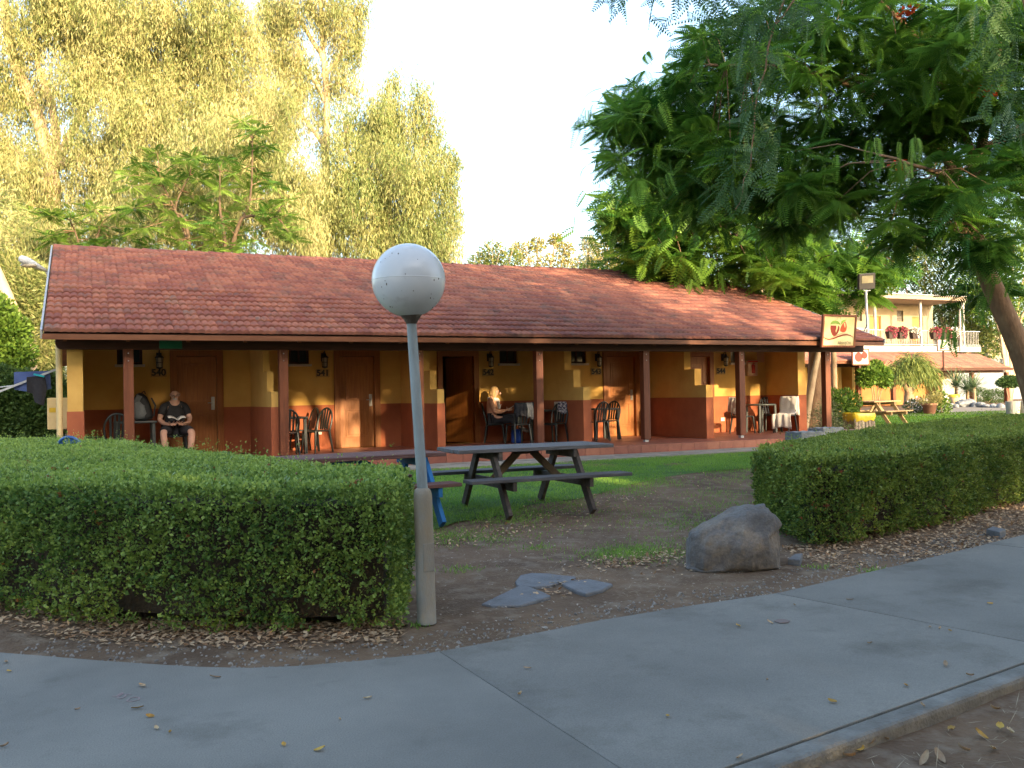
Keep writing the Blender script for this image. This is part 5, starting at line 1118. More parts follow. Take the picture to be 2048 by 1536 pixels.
# plants
M_bush = leafmat('grey green shrub', (.09, .12, .05), (.2, .22, .10), .3); M_lt = leafmat('fresh green leaves', (.05, .11, .015), (.16, .25, .035), .35); M_dk = leafmat('dark green leaves', (.025, .06, .016), (.08, .14, .035), .3)
M_bark = mat('tan bark', (.28, .2, .13), (.19, .13, .08), rough=.9, scale=5, stretch=(3, 3, 1), bump=.8, bscale=14)
def clumps(cs, n, size, asp=.6, jitter=.8, up_=.2):
    return join_np([blob_leaves(c, r_, int(n*np.prod(r_)**.66/.2)+40, size, jitter, up_, asp) for c, r_ in cs])
def shrub(name, label, cat, p, cs, n, size, lm, stems=5, asp=.6, sname='stems', group=None):
    t = thing(name, label, cat, p, 0, group); V, Q, A_ = clumps(cs, n, size, asp); tag(link('foliage', npmesh('f', V, Q, A_), lm, t), kind='stuff')
    b = MB()
    for i in range(stems):
        c = cs[i % len(cs)][0]; b.tube([(random.uniform(-.05, .05), random.uniform(-.05, .05), 0), (c[0]*.4, c[1]*.4, c[2]*.5), tuple(c)], [.03, .022, .01], 6)
    b.build(sname, M_bark, t); return t
shrub('shrub', 'grey green feathery shrub between the porch end and the litter bin', 'shrub', gpos(1650, 24.2), [((-.2, 0, .35), (.42, .4, .4)), ((.25, .1, .45), (.4, .4, .5)), ((0, -.2, .2), (.6, .4, .25)), ((.05, 0, .7), (.3, .3, .35))], 900, .07, M_bush, asp=.22)
shrub('shrub', 'bright green shrub behind the porch corner post', 'shrub', gpos(1672, 27.5), [((-.3, 0, .9), (.5, .4, .35)), ((.4, 0, .8), (.5, .4, .4)), ((0, 0, .5), (.7, .5, .5))], 800, .1, M_lt)
p = gpos(1750, 40); t = shrub('garden_tree', 'small round headed tree with yellow green leaves before the far porch', 'tree', p, [((-.35, 0, 1.75), (.45, .5, .42)), ((.3, 0, 1.7), (.5, .5, .4)), ((0, .1, 2.05), (.45, .4, .3)), ((.6, 0, 1.45), (.3, .3, .3)), ((-.6, 0, 1.5), (.3, .3, .3))], 800, .15, M_lt, 4, .6, 'trunk')
# ponytail palm
p = gpos(1818, 49); t = thing('ponytail_palm', 'ponytail palm with fountains of thin drooping leaves', 'palm', p)
b = MB(); b.tube([(0, 0, 0), (0, 0, .3), (-.02, 0, .9)], [.42, .3, .2], 10); heads = [(-.75, 0, 1.75), (.55, .1, 2.0), (.0, -.2, 2.2), (1.0, -.1, 1.6)]
for h_ in heads: b.tube([(-.02, 0, .8), (h_[0]*.5, h_[1]*.5, 1.3), h_], [.17, .11, .07], 8)
b.build('trunk', M_bark, t)
parts = []
for h_ in heads:
    n = 560; az = rng.uniform(0, 2*np.pi, n); el = rng.uniform(.1, 1.45, n); d0 = np.stack([np.cos(az)*np.cos(el), np.sin(az)*np.cos(el), np.sin(el)], 1); L = rng.uniform(1.0, 1.6, n); pcur = np.tile(h_, (n, 1)).astype(float); d = d0.copy(); var = rng.random(n)
    for k in range(5):
        parts.append(leaves(pcur, d, rdir(n), L/5*1.1, .035+0*L, var)); pcur = pcur+d*(L/5)[:, None]; d[:, 2] -= .62; d /= np.linalg.norm(d, axis=1, keepdims=True)
V, Q, A_ = join_np(parts); tag(link('foliage', npmesh('f', V, Q, A_), leafmat('palm leaf', (.06, .11, .02), (.24, .27, .07), .3), t), kind='stuff')
def spiky(name, label, p, n, L0, lm, hgt=.2, arch=.35, w_=.06, cat='yucca', trunk=True):
    t = thing(name, label, cat, p); parts = []; az = rng.uniform(0, 2*np.pi, n); el = rng.uniform(-.2, 1.4, n); d = np.stack([np.cos(az)*np.cos(el), np.sin(az)*np.cos(el), np.sin(el)], 1); L = rng.uniform(.7, 1.1, n)*L0; pc = np.tile([0, 0, hgt], (n, 1)).astype(float); var = rng.random(n)
    for k in range(3): parts.append(leaves(pc, d, np.tile([0, 0, 1.], (n, 1))+rdir(n)*.3, L/3*1.25, w_*(1-.25*k)+0*L, var)); pc = pc+d*(L/3)[:, None]; d[:, 2] -= arch*.5; d /= np.linalg.norm(d, axis=1, keepdims=True)
    V, Q, A_ = join_np(parts); link('leaves', npmesh('f', V, Q, A_), lm, t)
    if trunk: MB().tube([(0, 0, 0), (.02, 0, hgt*.5), (0, 0, hgt+.05)], [.11, .09, .08], 8).build('trunk', M_bark, t)
    return t
M_yuc = leafmat('yucca leaf', (.05, .10, .05), (.14, .2, .09), .2)
spiky('yucca', 'tall yucca with stiff sword leaves by the pale pier', gpos(1912, 53), 150, 1.2, M_yuc, 1.1); spiky('yucca', 'wide yucca clump between two far porch posts', gpos(1934, 52), 170, 1.15, M_yuc, .85); spiky('yucca', 'leaning yucca head beside the far porch post', gpos(1948, 51), 120, .9, M_yuc, 1.0)
spiky('cycad', 'palm crown rising behind the acorn sign', gpos(1668, 30), 90, .85, M_yuc, atd(1668, 628, 30).z-.25, .5, .07, 'palm')
# flowerpot
p = gpos(1858, 39.5); t = thing('flowerpot', 'large terracotta pot with a dry trailing plant', 'flowerpot', p); MB().lathe([(.0001, 0), (.22, 0), (.29, .36), (.33, .36), (.34, .46), (.29, .46), (.27, .36), (.0001, .34)], 20).build('pot', mat('terracotta', (.2, .105, .07), (.16, .08, .05), rough=.85, scale=6), t)
V, Q, A_ = clumps([((0, 0, .6), (.55, .45, .2)), ((.3, -.1, .75), (.3, .25, .2))], 900, .11, .3); link('plant', npmesh('f', V, Q, A_), leafmat('straw green', (.16, .16, .05), (.32, .28, .10), .3), t)
t = shrub('shrub', 'low white flowering shrub left of the terracotta pot', 'shrub', gpos(1836, 41), [((-.2, 0, .3), (.5, .4, .32)), ((.3, 0, .2), (.4, .3, .25))], 700, .1, M_dk); V, Q, A_ = blob_leaves((-.2, -.15, .4), (.5, .35, .3), 160, .08, 1, 0, 1); link('blossoms', npmesh('f', V, Q, A_), M_wfl, t)
shrub('shrub', 'low leafy shrub right of the terracotta pot', 'shrub', gpos(1882, 40), [((0, 0, .3), (.4, .4, .35)), ((-.1, 0, .7), (.3, .3, .25))], 700, .11, M_lt)
shrub('shrub', 'dark grassy clump at the foot of the pale wall', 'shrub', gpos(1975, 60), [((-.7, 0, .45), (.9, .5, .5)), ((.8, 0, .4), (1.0, .5, .45))], 900, .18, M_dk, asp=.15)
p = gpos(2020, 42); t = shrub('topiary_tree', 'topiary tree with a flat clipped green disc on twisted stems', 'tree', p, [((0, 0, 1.28), (.62, .55, .2)), ((-.35, 0, 1.25), (.35, .35, .18)), ((.35, 0, 1.25), (.35, .35, .18)), ((0, 0, 1.45), (.4, .4, .12))], 1600, .09, M_dk, 6, .7, 'trunk')
for px, lb in ((2025, 'fluted grey concrete planter under the topiary tree'), (2052, 'rounded grey concrete planter beside the fluted one')):
    p = gpos(px, 37.5); MBp = MB(); prof = [(.0001, 0), (.24, 0), (.27, .3), (.28, .52), (.24, .52), (.23, .45), (.0001, .45)]; o = MBp.lathe(prof, 20, None, False, 1, 1).build('concrete_planter', mat('planter concrete', (.3, .29, .27), (.24, .23, .21), rough=.9, scale=4, stretch=(9, 9, .5), bump=.8, bscale=5), None, loc=p); tag(o, lb, 'planter')
p = gpos(1908, 51.5); t = thing('waste_basket', 'pale bin with a yellow bag next to the pier', 'litter bin', p); MB().lathe([(.0001, 0), (.24, 0), (.28, .62), (.0001, .62)], 14).build('basket', M_cr, t); MB().lathe([(.29, .5), (.31, .66), (.22, .64), (.2, .5)], 14).build('bag', MATS['yellow bag plastic'], t)
# rocks edging the court
rk = []
for i, (px, D, r_) in enumerate(((1925, 49.5, .42), (1938, 50, .36), (1950, 49, .22), (1962, 48, .25), (1973, 47.6, .2), (1985, 47, .22), (1900, 49, .2), (1890, 48.5, .18), (2000, 46.5, .2), (1912, 48, .16))):
    p = gpos(px, D); bm = bmesh.new(); bmesh.ops.create_icosphere(bm, subdivisions=2, radius=r_)
    for v in bm.verts: v.co *= 1+.22*math.sin(v.co.x*9+i)+.15*math.sin(v.co.z*13+i*2); v.co.z *= .7
    me = bpy.data.meshes.new('rock'); bm.to_mesh(me); bm.free(); o = link('rock', me, M_blk2, None, 0, p+Vector((0, 0, r_*.35))); tag(o, 'largest grey rock at the foot of the yuccas' if i == 0 else 'second largest grey rock at the foot of the yuccas' if i == 1 else 'small grey rock edging the far court', 'rock', 'rocks edging the court')
# ------------------------------------------------------------------ trees
def frond_np(pairs=14, wid=.22, droop=.30, pw=.048):
    """feathered leaf of unit length: a stalk with pairs of narrow leaflets"""
    V = []; Q = []
    def zc(t): return .10*t-droop*t*t
    for k in range(3):
        t0, t1 = k/3, (k+1)/3; o = len(V); w_ = .006
        V += [(t0, -w_, zc(t0)), (t1, -w_, zc(t1)), (t1, w_, zc(t1)), (t0, w_, zc(t0))]; Q.append((o, o+1, o+2, o+3))
    for i in range(pairs):
        t_ = .14+.86*(i+.5)/pairs; l = wid*(math.sin(math.pi*(.16+.80*t_))**.8)+.02
        for s in (-1, 1):
            o = len(V); b = np.array((t_, 0, zc(t_))); d = np.array((.36, s*.92, -.10)); d /= np.linalg.norm(d); sd_ = np.array((s*.92, -.36, 0))*s
            V += [tuple(b), tuple(b+d*l*.5+np.array((pw*.5, 0, -.004))), tuple(b+d*l+np.array((0, 0, -.03*l/.2))), tuple(b+d*l*.5-np.array((pw*.5, 0, .004)))]; Q.append((o, o+1, o+2, o+3))
    return np.array(V), np.array(Q)
def place_fronds(tpl, P, D, S, var, roll=.35):
    V0, Q0 = tpl; n = len(P); D = D/np.linalg.norm(D, axis=1, keepdims=True)
    up_ = np.tile([0, 0, 1.], (n, 1))+rdir(n)*roll; Y = np.cross(up_, D); Y /= np.linalg.norm(Y, axis=1, keepdims=True)+1e-9; Z = np.cross(D, Y)
    V = P[:, None, :]+S[:, None, None]*(V0[None, :, 0:1]*D[:, None, :]+V0[None, :, 1:2]*Y[:, None, :]+V0[None, :, 2:3]*Z[:, None, :])
    Q = Q0[None]+(np.arange(n)*len(V0))[:, None, None]
    return V.reshape(-1, 3), Q.reshape(-1, 4), np.repeat(var, len(V0))
def clusters(C, out, nf, size, tpl, lo=.0, hi=.55, vbase=None, bias=.5):
    """whorls of fronds at the points C, leaning to the directions out"""
    m_ = len(C); P = []; D = []; S = []; A_ = []
    for i in range(m_):
        az = np.linspace(0, 2*np.pi, nf, endpoint=False)+rng.uniform(0, 6)+rng.normal(0, .2, nf); el = rng.uniform(lo, hi, nf)
        d = np.stack([np.cos(az)*np.cos(el), np.sin(az)*np.cos(el), np.sin(el)], 1)+np.array(out[i])*bias
        P.append(np.tile(C[i], (nf, 1))+d*.03); D.append(d); S.append(rng.uniform(.5, 1.25, nf)*size); v = rng.random() if vbase is None else vbase[i]; A_.append(np.clip(v+rng.normal(0, .15, nf), 0, 1))
    return place_fronds(tpl, np.concatenate(P), np.concatenate(D), np.concatenate(S), np.concatenate(A_), .55)
def limb(mb, pts, r0, r1, n=10, wob=.0):
    pts = [Vector(p) for p in pts]; k = len(pts); fine = []
    for i in range(k-1):
        a = pts[max(0, i-1)]; b = pts[i]; c = pts[i+1]; d = pts[min(k-1, i+2)]
        for j in range(4):
            u = j/4; fine.append(.5*((2*b)+(c-a)*u+(2*a-5*b+4*c-d)*u*u+(3*b-a-3*c+d)*u**3)+Vector((random.uniform(-wob, wob), random.uniform(-wob, wob), 0)))
    fine.append(pts[-1]); m_ = len(fine); mb.tube(fine, [r0+(r1-r0)*i/(m_-1) for i in range(m_)], n); return fine
M_fbark = mat('flame tree bark', (.26, .16, .09), (.15, .09, .052), rough=.85, scale=3, stretch=(2, 2, .8), bump=.7, bscale=16, third=((.33, .24, .15), 5, .58, .8))
TPL = frond_np(15, .25, .30, .055); TPLd = frond_np(14, .2, .62, .052); TPLs = frond_np(9, .27, .3, .095)
WINDOWS = ((3.7, 5.95), (7.7, 9.5), (10.5, 12.65), (13.9, 16.4))      # stretches of the porch wall that low sun reaches
def clear_of_sun(P, base):
    W = P+np.array(base); dy = 19.28-W[:, 1]; xw, zw = W[:, 0]-.16*dy, W[:, 2]-.285*dy; bad = np.zeros(len(P), bool)
    for a_, b_ in WINDOWS: bad |= (zw > .1) & (zw < 2.1) & (xw > a_-.55) & (xw < b_+.55)
    return ~bad
def over_view(P, base):
    """where the crown stays open: the low gap below it through which the far houses show"""
    q = P+np.array(base)-CC; zc = q @ CF; px = 1024+FPX*(q @ CR)/zc; py = 768-FPX*(q @ CU)/zc
    return (px > 1590) & (px < 1945) & (py > 515)
# flame tree at the right
M_fl = leafmat('flame tree leaf', (.028, .10, .016), (.18, .36, .045), .42, rough=.45)
bpt = gpos(2105, 13.2); t = thing('flame_tree', 'flame tree with feathery leaves and a leaning tan trunk behind the right hedge', 'tree', bpt)
def rel(px, py, D): return atd(px, py, D)-bpt
tr = MB(); trunk = [Vector((.1, .1, -.1)), rel(2078, 830, 13.1), rel(2040, 700, 13), rel(1990, 585, 13), rel(1952, 490, 13.1), rel(1948, 400, 13.2), rel(1960, 300, 13.3)]
f1 = limb(tr, trunk, .175, .10, 12); tr.build('trunk', M_fbark, t)
nodes = []
def add_limb(pts, r0, r1):
    b = MB(); f_ = limb(b, pts, r0, r1, 8, .02); b.build('limb', M_fbark, t); nodes.extend(f_[2:])
add_limb([rel(1950, 430, 13.1), rel(1880, 300, 13.0), rel(1760, 200, 12.8), rel(1600, 140, 12.6), rel(1420, 130, 12.6)], 0.066, .02)
add_limb([rel(1948, 400, 13.2), rel(1840, 330, 14), rel(1680, 300, 14.8), rel(1480, 290, 15.2), rel(1280, 240, 15.2)], 0.060, .02)
add_limb([rel(1960, 300, 13.3), rel(1990, 150, 13.2), rel(2010, -20, 13), rel(1990, -160, 12.8)], 0.072, .03)
add_limb([rel(1955, 330, 13.3), rel(1880, 160, 12.6), rel(1780, 20, 12.2), rel(1640, -80, 12)], 0.054, .02)
add_limb([rel(1960, 300, 13.3), rel(2080, 230, 13.8), rel(2200, 180, 14.2)], 0.054, .02)
add_limb([rel(1950, 420, 13.2), rel(1900, 360, 12.0), rel(1830, 330, 11.2), rel(1760, 310, 10.6)], 0.042, .015)
add_limb([rel(1945, 440, 13.2), rel(1880, 420, 14.2), rel(1780, 430, 15.2), rel(1660, 420, 16)], 0.042, .015)
add_limb([rel(1985, 560, 13), rel(1930, 480, 12.4), rel(1900, 450, 11.8)], 0.030, .012)
cs = []
def scatter(n, cx, cy, rx, ry, d0, d1):
    for _ in range(n):
        a = rng.uniform(0, 2*np.pi); r_ = math.sqrt(rng.random()); px, py = cx+rx*r_*math.cos(a), cy+ry*r_*math.sin(a); 
        for _k in range(14):
            q_ = atd(px, py, rng.uniform(d0, d1)); dy = 19.28-q_[1]; xw, zw = q_[0]-.16*dy, q_[2]-.285*dy
            if not (.1 < zw < 2.1 and any(a_-.62 < xw < b_+.62 for a_, b_ in WINDOWS)): break
        cs.append(np.array(q_-bpt))
scatter(87, 1640, 210, 330, 150, 12.0, 16.5); scatter(57, 1400, 260, 190, 130, 13.0, 16.5); scatter(83, 1820, 60, 330, 120, 11.5, 15.5); scatter(49, 1760, 330, 210, 90, 11.5, 14.8)
scatter(30, 1340, 330, 110, 90, 14.5, 16.5); scatter(38, 1880, 470, 130, 70, 11.5, 14.5); scatter(49, 2080, 220, 130, 250, 12, 15); scatter(26, 1290, 230, 80, 50, 14, 15.8); scatter(45, 1560, 400, 170, 60, 14, 17); scatter(49, 1700, -100, 420, 70, 11.5, 16)
scatter(26, 1480, 110, 130, 60, 12.5, 15); scatter(10, 1960, 560, 60, 40, 13, 14.5); scatter(60, 1930, 200, 150, 200, 10.8, 13.2); scatter(16, 2030, 330, 40, 80, 12, 14)
cs = np.array(cs); cs = cs[~over_view(cs+np.array((0, 0, -.12)), bpt)]; ctr = np.array(rel(1800, 330, 14)); out = cs-ctr; out /= np.linalg.norm(out, axis=1, keepdims=True)+1e-6; out[:, 2] = out[:, 2]*.5-.15
V1 = clusters(cs, out, 14, .47, TPL, -.7, .6)
ex = cs[rng.integers(0, len(cs), 4200)]+np.clip(rng.normal(0, .3, (4200, 3)), -.5, .5); ex = ex[clear_of_sun(ex, bpt) & ~over_view(ex, bpt)]; NE = len(ex); exd = rng.normal(0, .7, (NE, 3)); exd[:, 2] -= .75
V3 = place_fronds(TPLd, ex, exd, rng.uniform(.2, .46, NE), np.clip(rng.normal(.45, .28, NE), 0, 1), .9)
hang = []; hd = []
for px, py, D in ((1812, 290, 10.6), (1835, 320, 10.9), (1805, 350, 10.8), (1745, 300, 10.7), (1700, 260, 10.8), (1860, 300, 11), (1650, 330, 11.5), (1905, 500, 11.5), (1880, 470, 11.6), (1850, 420, 11.4), (1790, 430, 11.6), (1925, 625, 12.4), (1895, 670, 12.2), (1940, 560, 12.4), (1840, 540, 12.6)):
    for k in range(3): hang.append(np.array(rel(px+rng.normal(0, 12), py-25+rng.normal(0, 10), D))); hd.append((rng.normal(0, .35), rng.normal(0, .35), -1))
hk = clear_of_sun(np.array(hang), bpt); hang = np.array(hang)[hk]; hd = np.array(hd)[hk]
V2 = place_fronds(TPL, np.array(hang), np.array(hd), rng.uniform(.3, .45, len(hang)), rng.uniform(.4, 1, len(hang)))
V, Q, A_ = join_np([V1, V2, V3]); tag(link('crown', npmesh('crown', V, Q, A_), M_fl, t), kind='stuff')
tw = MB(); NP = np.array([list(v) for v in nodes])
for c in cs:
    j = np.argmin(np.linalg.norm(NP-c, axis=1)); a = Vector(NP[j]); b = Vector(c)
    if (a-b).length < 1.3: tw.tube([a, a.lerp(b, .5)+Vector((0, 0, .12)), b], [.010, .007, .004], 5)
tag(tw.build('twigs', M_fbark, t), kind='stuff')
fls = [np.array(rel(px, py, D)) for px, py, D in ((1815, 18, 11.6), (1812, 28, 11.6), (1960, 184, 11.9), (1985, 180, 11.9), (1795, 330, 11.6))]
parts = [blob_leaves(c, (.09, .09, .06), 26, .06, 1, 0, .8) for c in fls]; V, Q, A_ = join_np(parts); link('blossoms', npmesh('b', V, Q, A_), leafmat('flame blossom', (.5, .035, .012), (.62, .10, .02), .25), t)
# second flame tree beyond the roof end
bp2 = gpos(1622, 27.2); t = thing('flame_tree', 'second flame tree with a thick dark trunk beyond the roof end', 'tree', bp2); bpt = bp2; nodes = []
tr = MB(); limb(tr, [Vector((0, 0, -.1)), rel(1634, 700, 27.2), rel(1612, 610, 27.2), rel(1590, 560, 27), rel(1560, 500, 27)], .26, .17, 12); tr.build('trunk', M_fbark, t)
tr = MB(); limb(tr, [Vector((-.5, -.2, -.1)), rel(1622, 780, 26.8), rel(1634, 720, 26.9), rel(1650, 650, 27)], .11, .07, 8); tr.build('stem', mat('pale bark', (.4, .31, .2), (.3, .22, .14), rough=.85, scale=4), t)
add_limb([rel(1575, 530, 27), rel(1500, 470, 26.6), rel(1400, 440, 26.2), rel(1290, 450, 26)], .14, .03); add_limb([rel(1590, 560, 27), rel(1660, 520, 27), rel(1740, 510, 27)], .12, .03); add_limb([rel(1560, 500, 27), rel(1540, 420, 27.2), rel(1480, 350, 27.5)], .13, .03)
cs = []
scatter(57, 1330, 450, 110, 80, 24.8, 28); scatter(57, 1450, 470, 130, 80, 24.5, 28.5); scatter(57, 1570, 500, 120, 70, 24.5, 28.5); scatter(40, 1690, 535, 110, 35, 25.8, 28); scatter(45, 1450, 380, 180, 60, 25, 29); scatter(30, 1590, 590, 50, 25, 25.4, 27); scatter(26, 1270, 420, 55, 50, 25, 27); scatter(30, 1340, 540, 110, 20, 25.5, 28); scatter(6, 1700, 585, 50, 14, 26, 27.5)
cs = np.array(cs); ctr = np.array(rel(1500, 520, 26.8)); out = cs-ctr; out /= np.linalg.norm(out, axis=1, keepdims=True)+1e-6; out[:, 2] = out[:, 2]*.4-.1
V1 = clusters(cs, out, 11, .75, TPLs, -.6, .5); ex = cs[rng.integers(0, len(cs), 1400)]+rng.normal(0, .55, (1400, 3)); ex = ex[~((over_view(ex, bpt)) & (np.array([p_[2] for p_ in ex])+bpt[2] < 4.6))]; NE = len(ex); exd = rng.normal(0, .7, (NE, 3)); exd[:, 2] -= .5
V, Q, A_ = join_np([V1, place_fronds(TPLs, ex, exd, rng.uniform(.45, .8, NE), rng.random(NE), .8)]); tag(link('crown', npmesh('crown', V, Q, A_), leafmat('flame tree leaf far', (.04, .13, .02), (.19, .34, .04), .42, rough=.45), t), kind='stuff')
tw = MB(); NP = np.array([list(v) for v in nodes])
for c in cs:
    j = np.argmin(np.linalg.norm(NP-c, axis=1)); a = Vector(NP[j]); b = Vector(c); tw.tube([a, a.lerp(b, .5)+Vector((0, 0, .15)), b], [.03, .02, .01], 5)
tag(tw.build('twigs', M_fbark, t), kind='stuff')
# young feathery trees behind the roof
def feather_tree(label, px, D, groups, size, forks):
    global bpt, nodes
    bpt = gpos(px, D); nodes = []; t = thing('feather_leaf_tree', label, 'tree', bpt); b = MB()
    for f_ in forks: nodes.extend(limb(b, [Vector((0, 0, -.1))]+[rel(*q_) for q_ in f_], .085, .018, 8))
    b.build('trunk', mat('young bark', (.13, .09, .055), (.09, .06, .035), rough=.9, scale=6), t); cs = np.array([np.array(rel(px_+rng.normal(0, 9), py_+rng.normal(0, 7), D+rng.uniform(-1.5, 1.5))) for px_, py_ in groups for _ in range(2)]); out = np.zeros_like(cs); out[:, 2] = .1
    V, Q, A_ = clusters(cs, out, 12, size*.72, TPLs, -.6, .6); tag(link('crown', npmesh('crown', V, Q, A_), leafmat('feather leaf', (.06, .15, .02), (.25, .38, .06), .42), t), kind='stuff')
    tw = MB(); NP = np.array([list(v) for v in nodes])
    for c in cs: j = np.argmin(np.linalg.norm(NP-c, axis=1)); a = Vector(NP[j]); v = Vector(c); tw.tube([a, a.lerp(v, .5)+Vector((0, 0, .1)), v], [.018, .012, .007], 5)
    tag(tw.build('branches', M_fbark, t), kind='stuff')
feather_tree('feathery green tree low over the left end of the roof', 170, 31.5, [(105, 440), (140, 420), (178, 415), (210, 450), (95, 470), (150, 468), (200, 480), (235, 470), (120, 490), (175, 490), (80, 425), (230, 430)], .75, [[(165, 620, 31.5), (160, 500, 31.5), (140, 440, 31.5)], [(165, 620, 31.5), (190, 490, 31.5), (205, 445, 31.5)]])
feather_tree('feathery green tree spreading behind the red roof', 380, 30.5, [(280, 335), (310, 318), (345, 330), (385, 320), (300, 372), (345, 365), (395, 355), (270, 410), (330, 415), (385, 400), (285, 455), (345, 450), (400, 450), (300, 490), (360, 488), (430, 488), (262, 360), (330, 345)], .8, [[(375, 620, 30.5), (378, 500, 30.5), (355, 430, 30.5), (320, 360, 30.5)], [(378, 480, 30.5), (350, 420, 30.5), (380, 350, 30.5)]])
feather_tree('taller feathery green tree with an upright tip behind the red roof', 470, 29.8, [(488, 250), (510, 265), (495, 300), (520, 300), (440, 330), (470, 345), (515, 345), (545, 370), (430, 375), (490, 390), (565, 405), (455, 420), (520, 425), (575, 440), (545, 460), (480, 455), (505, 485), (440, 450), (580, 470), (460, 485)], .8, [[(440, 620, 29.8), (470, 470, 29.8), (500, 400, 29.8), (505, 280, 29.8)], [(450, 490, 29.8), (440, 420, 29.8), (440, 345, 29.8)], [(470, 470, 29.8), (540, 440, 29.8), (565, 410, 29.8)]])
# tall drooping gum trees
M_gum = leafmat('gum leaf', (.17, .215, .062), (.48, .435, .195), .35, rough=.5); M_gum2 = leafmat('gum leaf olive', (.14, .20, .052), (.42, .405, .165), .35, rough=.5)
M_gbark = mat('pale gum bark', (.55, .42, .27), (.40, .29, .18), rough=.8, scale=2, stretch=(2, 2, .6), bump=.4, bscale=9)
def gum(label, px, D, limbs, blobs, lm, r0=.3, ln=.24, wd=.033, dens=1.):
    global bpt, nodes
    bpt = gpos(px, D); nodes = []; t = thing('gum_tree', label, 'tree', bpt); tb = MB(); first = True
    for pts in limbs:
        b = MB(); f_ = limb(b, ([Vector((0, 0, -.2))] if first else [])+[rel(*q_) for q_ in pts], r0 if first else r0*.5, r0*.35 if first else .04, 9, .03); b.build('trunk' if first else 'limb', M_gbark, t); nodes.extend(f_[3:]); first = False
    parts = []; tw = MB(); NP = np.array([list(v) for v in nodes])
    for (bx_, by_, br_) in blobs:
        rad = br_*D/FPX; dd = rng.uniform(-.55, .55)*rad; c = np.array(rel(bx_, by_, D+dd)); nc = max(9, int(41*dens*(rad/1.6)**2*1.5))
        j = np.argmin(np.linalg.norm(NP-c, axis=1)); a = Vector(NP[j]); v = Vector(c); tw.tube([a, a.lerp(v, .55)+Vector((0, 0, .25)), v], [.045, .03, .015], 6)
        for k in range(nc):
            d = rdir(1)[0]; q_ = c+d*rad*np.array((1, 1, .85))*(rng.random()**.45); m_ = 125; cv = np.clip(rng.normal(.5, .3), 0, 1)
            off = rng.normal(0, 1, (m_, 3))*np.array((.19, .19, .42)); P = q_+off; Dn = rng.normal(0, .42, (m_, 3)); Dn[:, 2] -= 1.0
            L = rng.uniform(.6, 1.25, m_)*ln; parts.append(leaves(P, Dn, rdir(m_), L, wd*rng.uniform(.7, 1.3, m_), np.clip(cv+rng.normal(0, .18, m_), 0, 1)))
            if k % 8 == 0: tw.tube([v, Vector(c).lerp(Vector(q_), .6)+Vector((0, 0, .12)), Vector(q_), Vector(q_)-Vector((0, 0, .5))], [.016, .012, .008, .004], 4)
    tag(tw.build('branches', M_gbark, t), kind='stuff'); V, Q, A_ = join_np(parts); tag(link('crown', npmesh('crown', V, Q, A_), lm, t), kind='stuff'); return t
gum('massive drooping gum tree with a forked pale trunk behind the left roof end', 95, 36, [[(100, 640, 36), (105, 420, 36), (100, 330, 36), (70, 220, 36), (25, 110, 36), (10, 0, 36)], [(105, 345, 36), (110, 240, 36), (75, 120, 36), (70, -20, 36)], [(108, 340, 36), (150, 250, 36), (215, 150, 36), (290, 40, 36)], [(110, 380, 36), (60, 360, 36), (20, 320, 36)], [(120, 330, 36), (230, 280, 36), (330, 180, 36), (420, 60, 36)]],
    [(30, 60, 90), (130, -10, 110), (180, 90, 80), (60, 200, 70), (160, 170, 80), (250, 30, 110), (240, 130, 90), (330, 60, 110), (330, 170, 100), (250, 240, 90), (420, 30, 100), (430, 140, 100), (400, 240, 90), (30, 300, 80), (180, 300, 80), (320, 290, 90), (20, 420, 80), (110, 440, 70), (60, 380, 70), (200, 380, 80), (290, 370, 80), (-60, 160, 110), (-50, 320, 90), (480, 90, 60), (480, 190, 60), (150, 20, 90)], M_gum, .42)
gum('drooping gum tree in front of the forked one filling the middle distance', 420, 34, [[(430, 620, 34), (440, 450, 34), (450, 360, 34)], [(440, 440, 34), (400, 400, 34), (370, 390, 34)]],
    [(430, 320, 90), (500, 280, 70), (520, 350, 80), (360, 390, 80), (450, 410, 90), (540, 430, 90), (300, 440, 80), (400, 480, 80), (590, 350, 60), (600, 470, 80), (220, 460, 80), (120, 520, 80), (40, 500, 80), (560, 220, 50), (20, 570, 80), (70, 600, 60)], M_gum, .26)
gum('tall slender gum tree with a bare pale trunk and open crown', 652, 40, [[(656, 600, 40), (654, 420, 40), (652, 300, 40), (655, 200, 40), (645, 90, 40), (640, -60, 40)], [(652, 205, 40), (620, 150, 40), (580, 120, 40)], [(655, 300, 40), (610, 240, 40), (560, 210, 40)], [(648, 120, 40), (600, 40, 40), (560, -10, 40)], [(650, 150, 40), (680, 110, 40), (700, 60, 40)], [(645, 60, 40), (625, 20, 40), (615, -40, 40)]],
    [(600, 10, 45), (560, 40, 50), (690, 30, 42), (655, 10, 40), (610, 130, 36), (700, 110, 36), (690, 80, 34), (580, 110, 40), (545, 120, 45), (640, 170, 26), (570, 180, 40), (600, 190, 30), (680, 160, 34), (530, 200, 45), (640, 230, 22), (540, 40, 50), (700, 180, 26), (655, 60, 24), (545, 260, 45), (645, 290, 24), (720, 10, 24), (590, 260, 34)], M_gum, .24, .24, .033, 1.1)
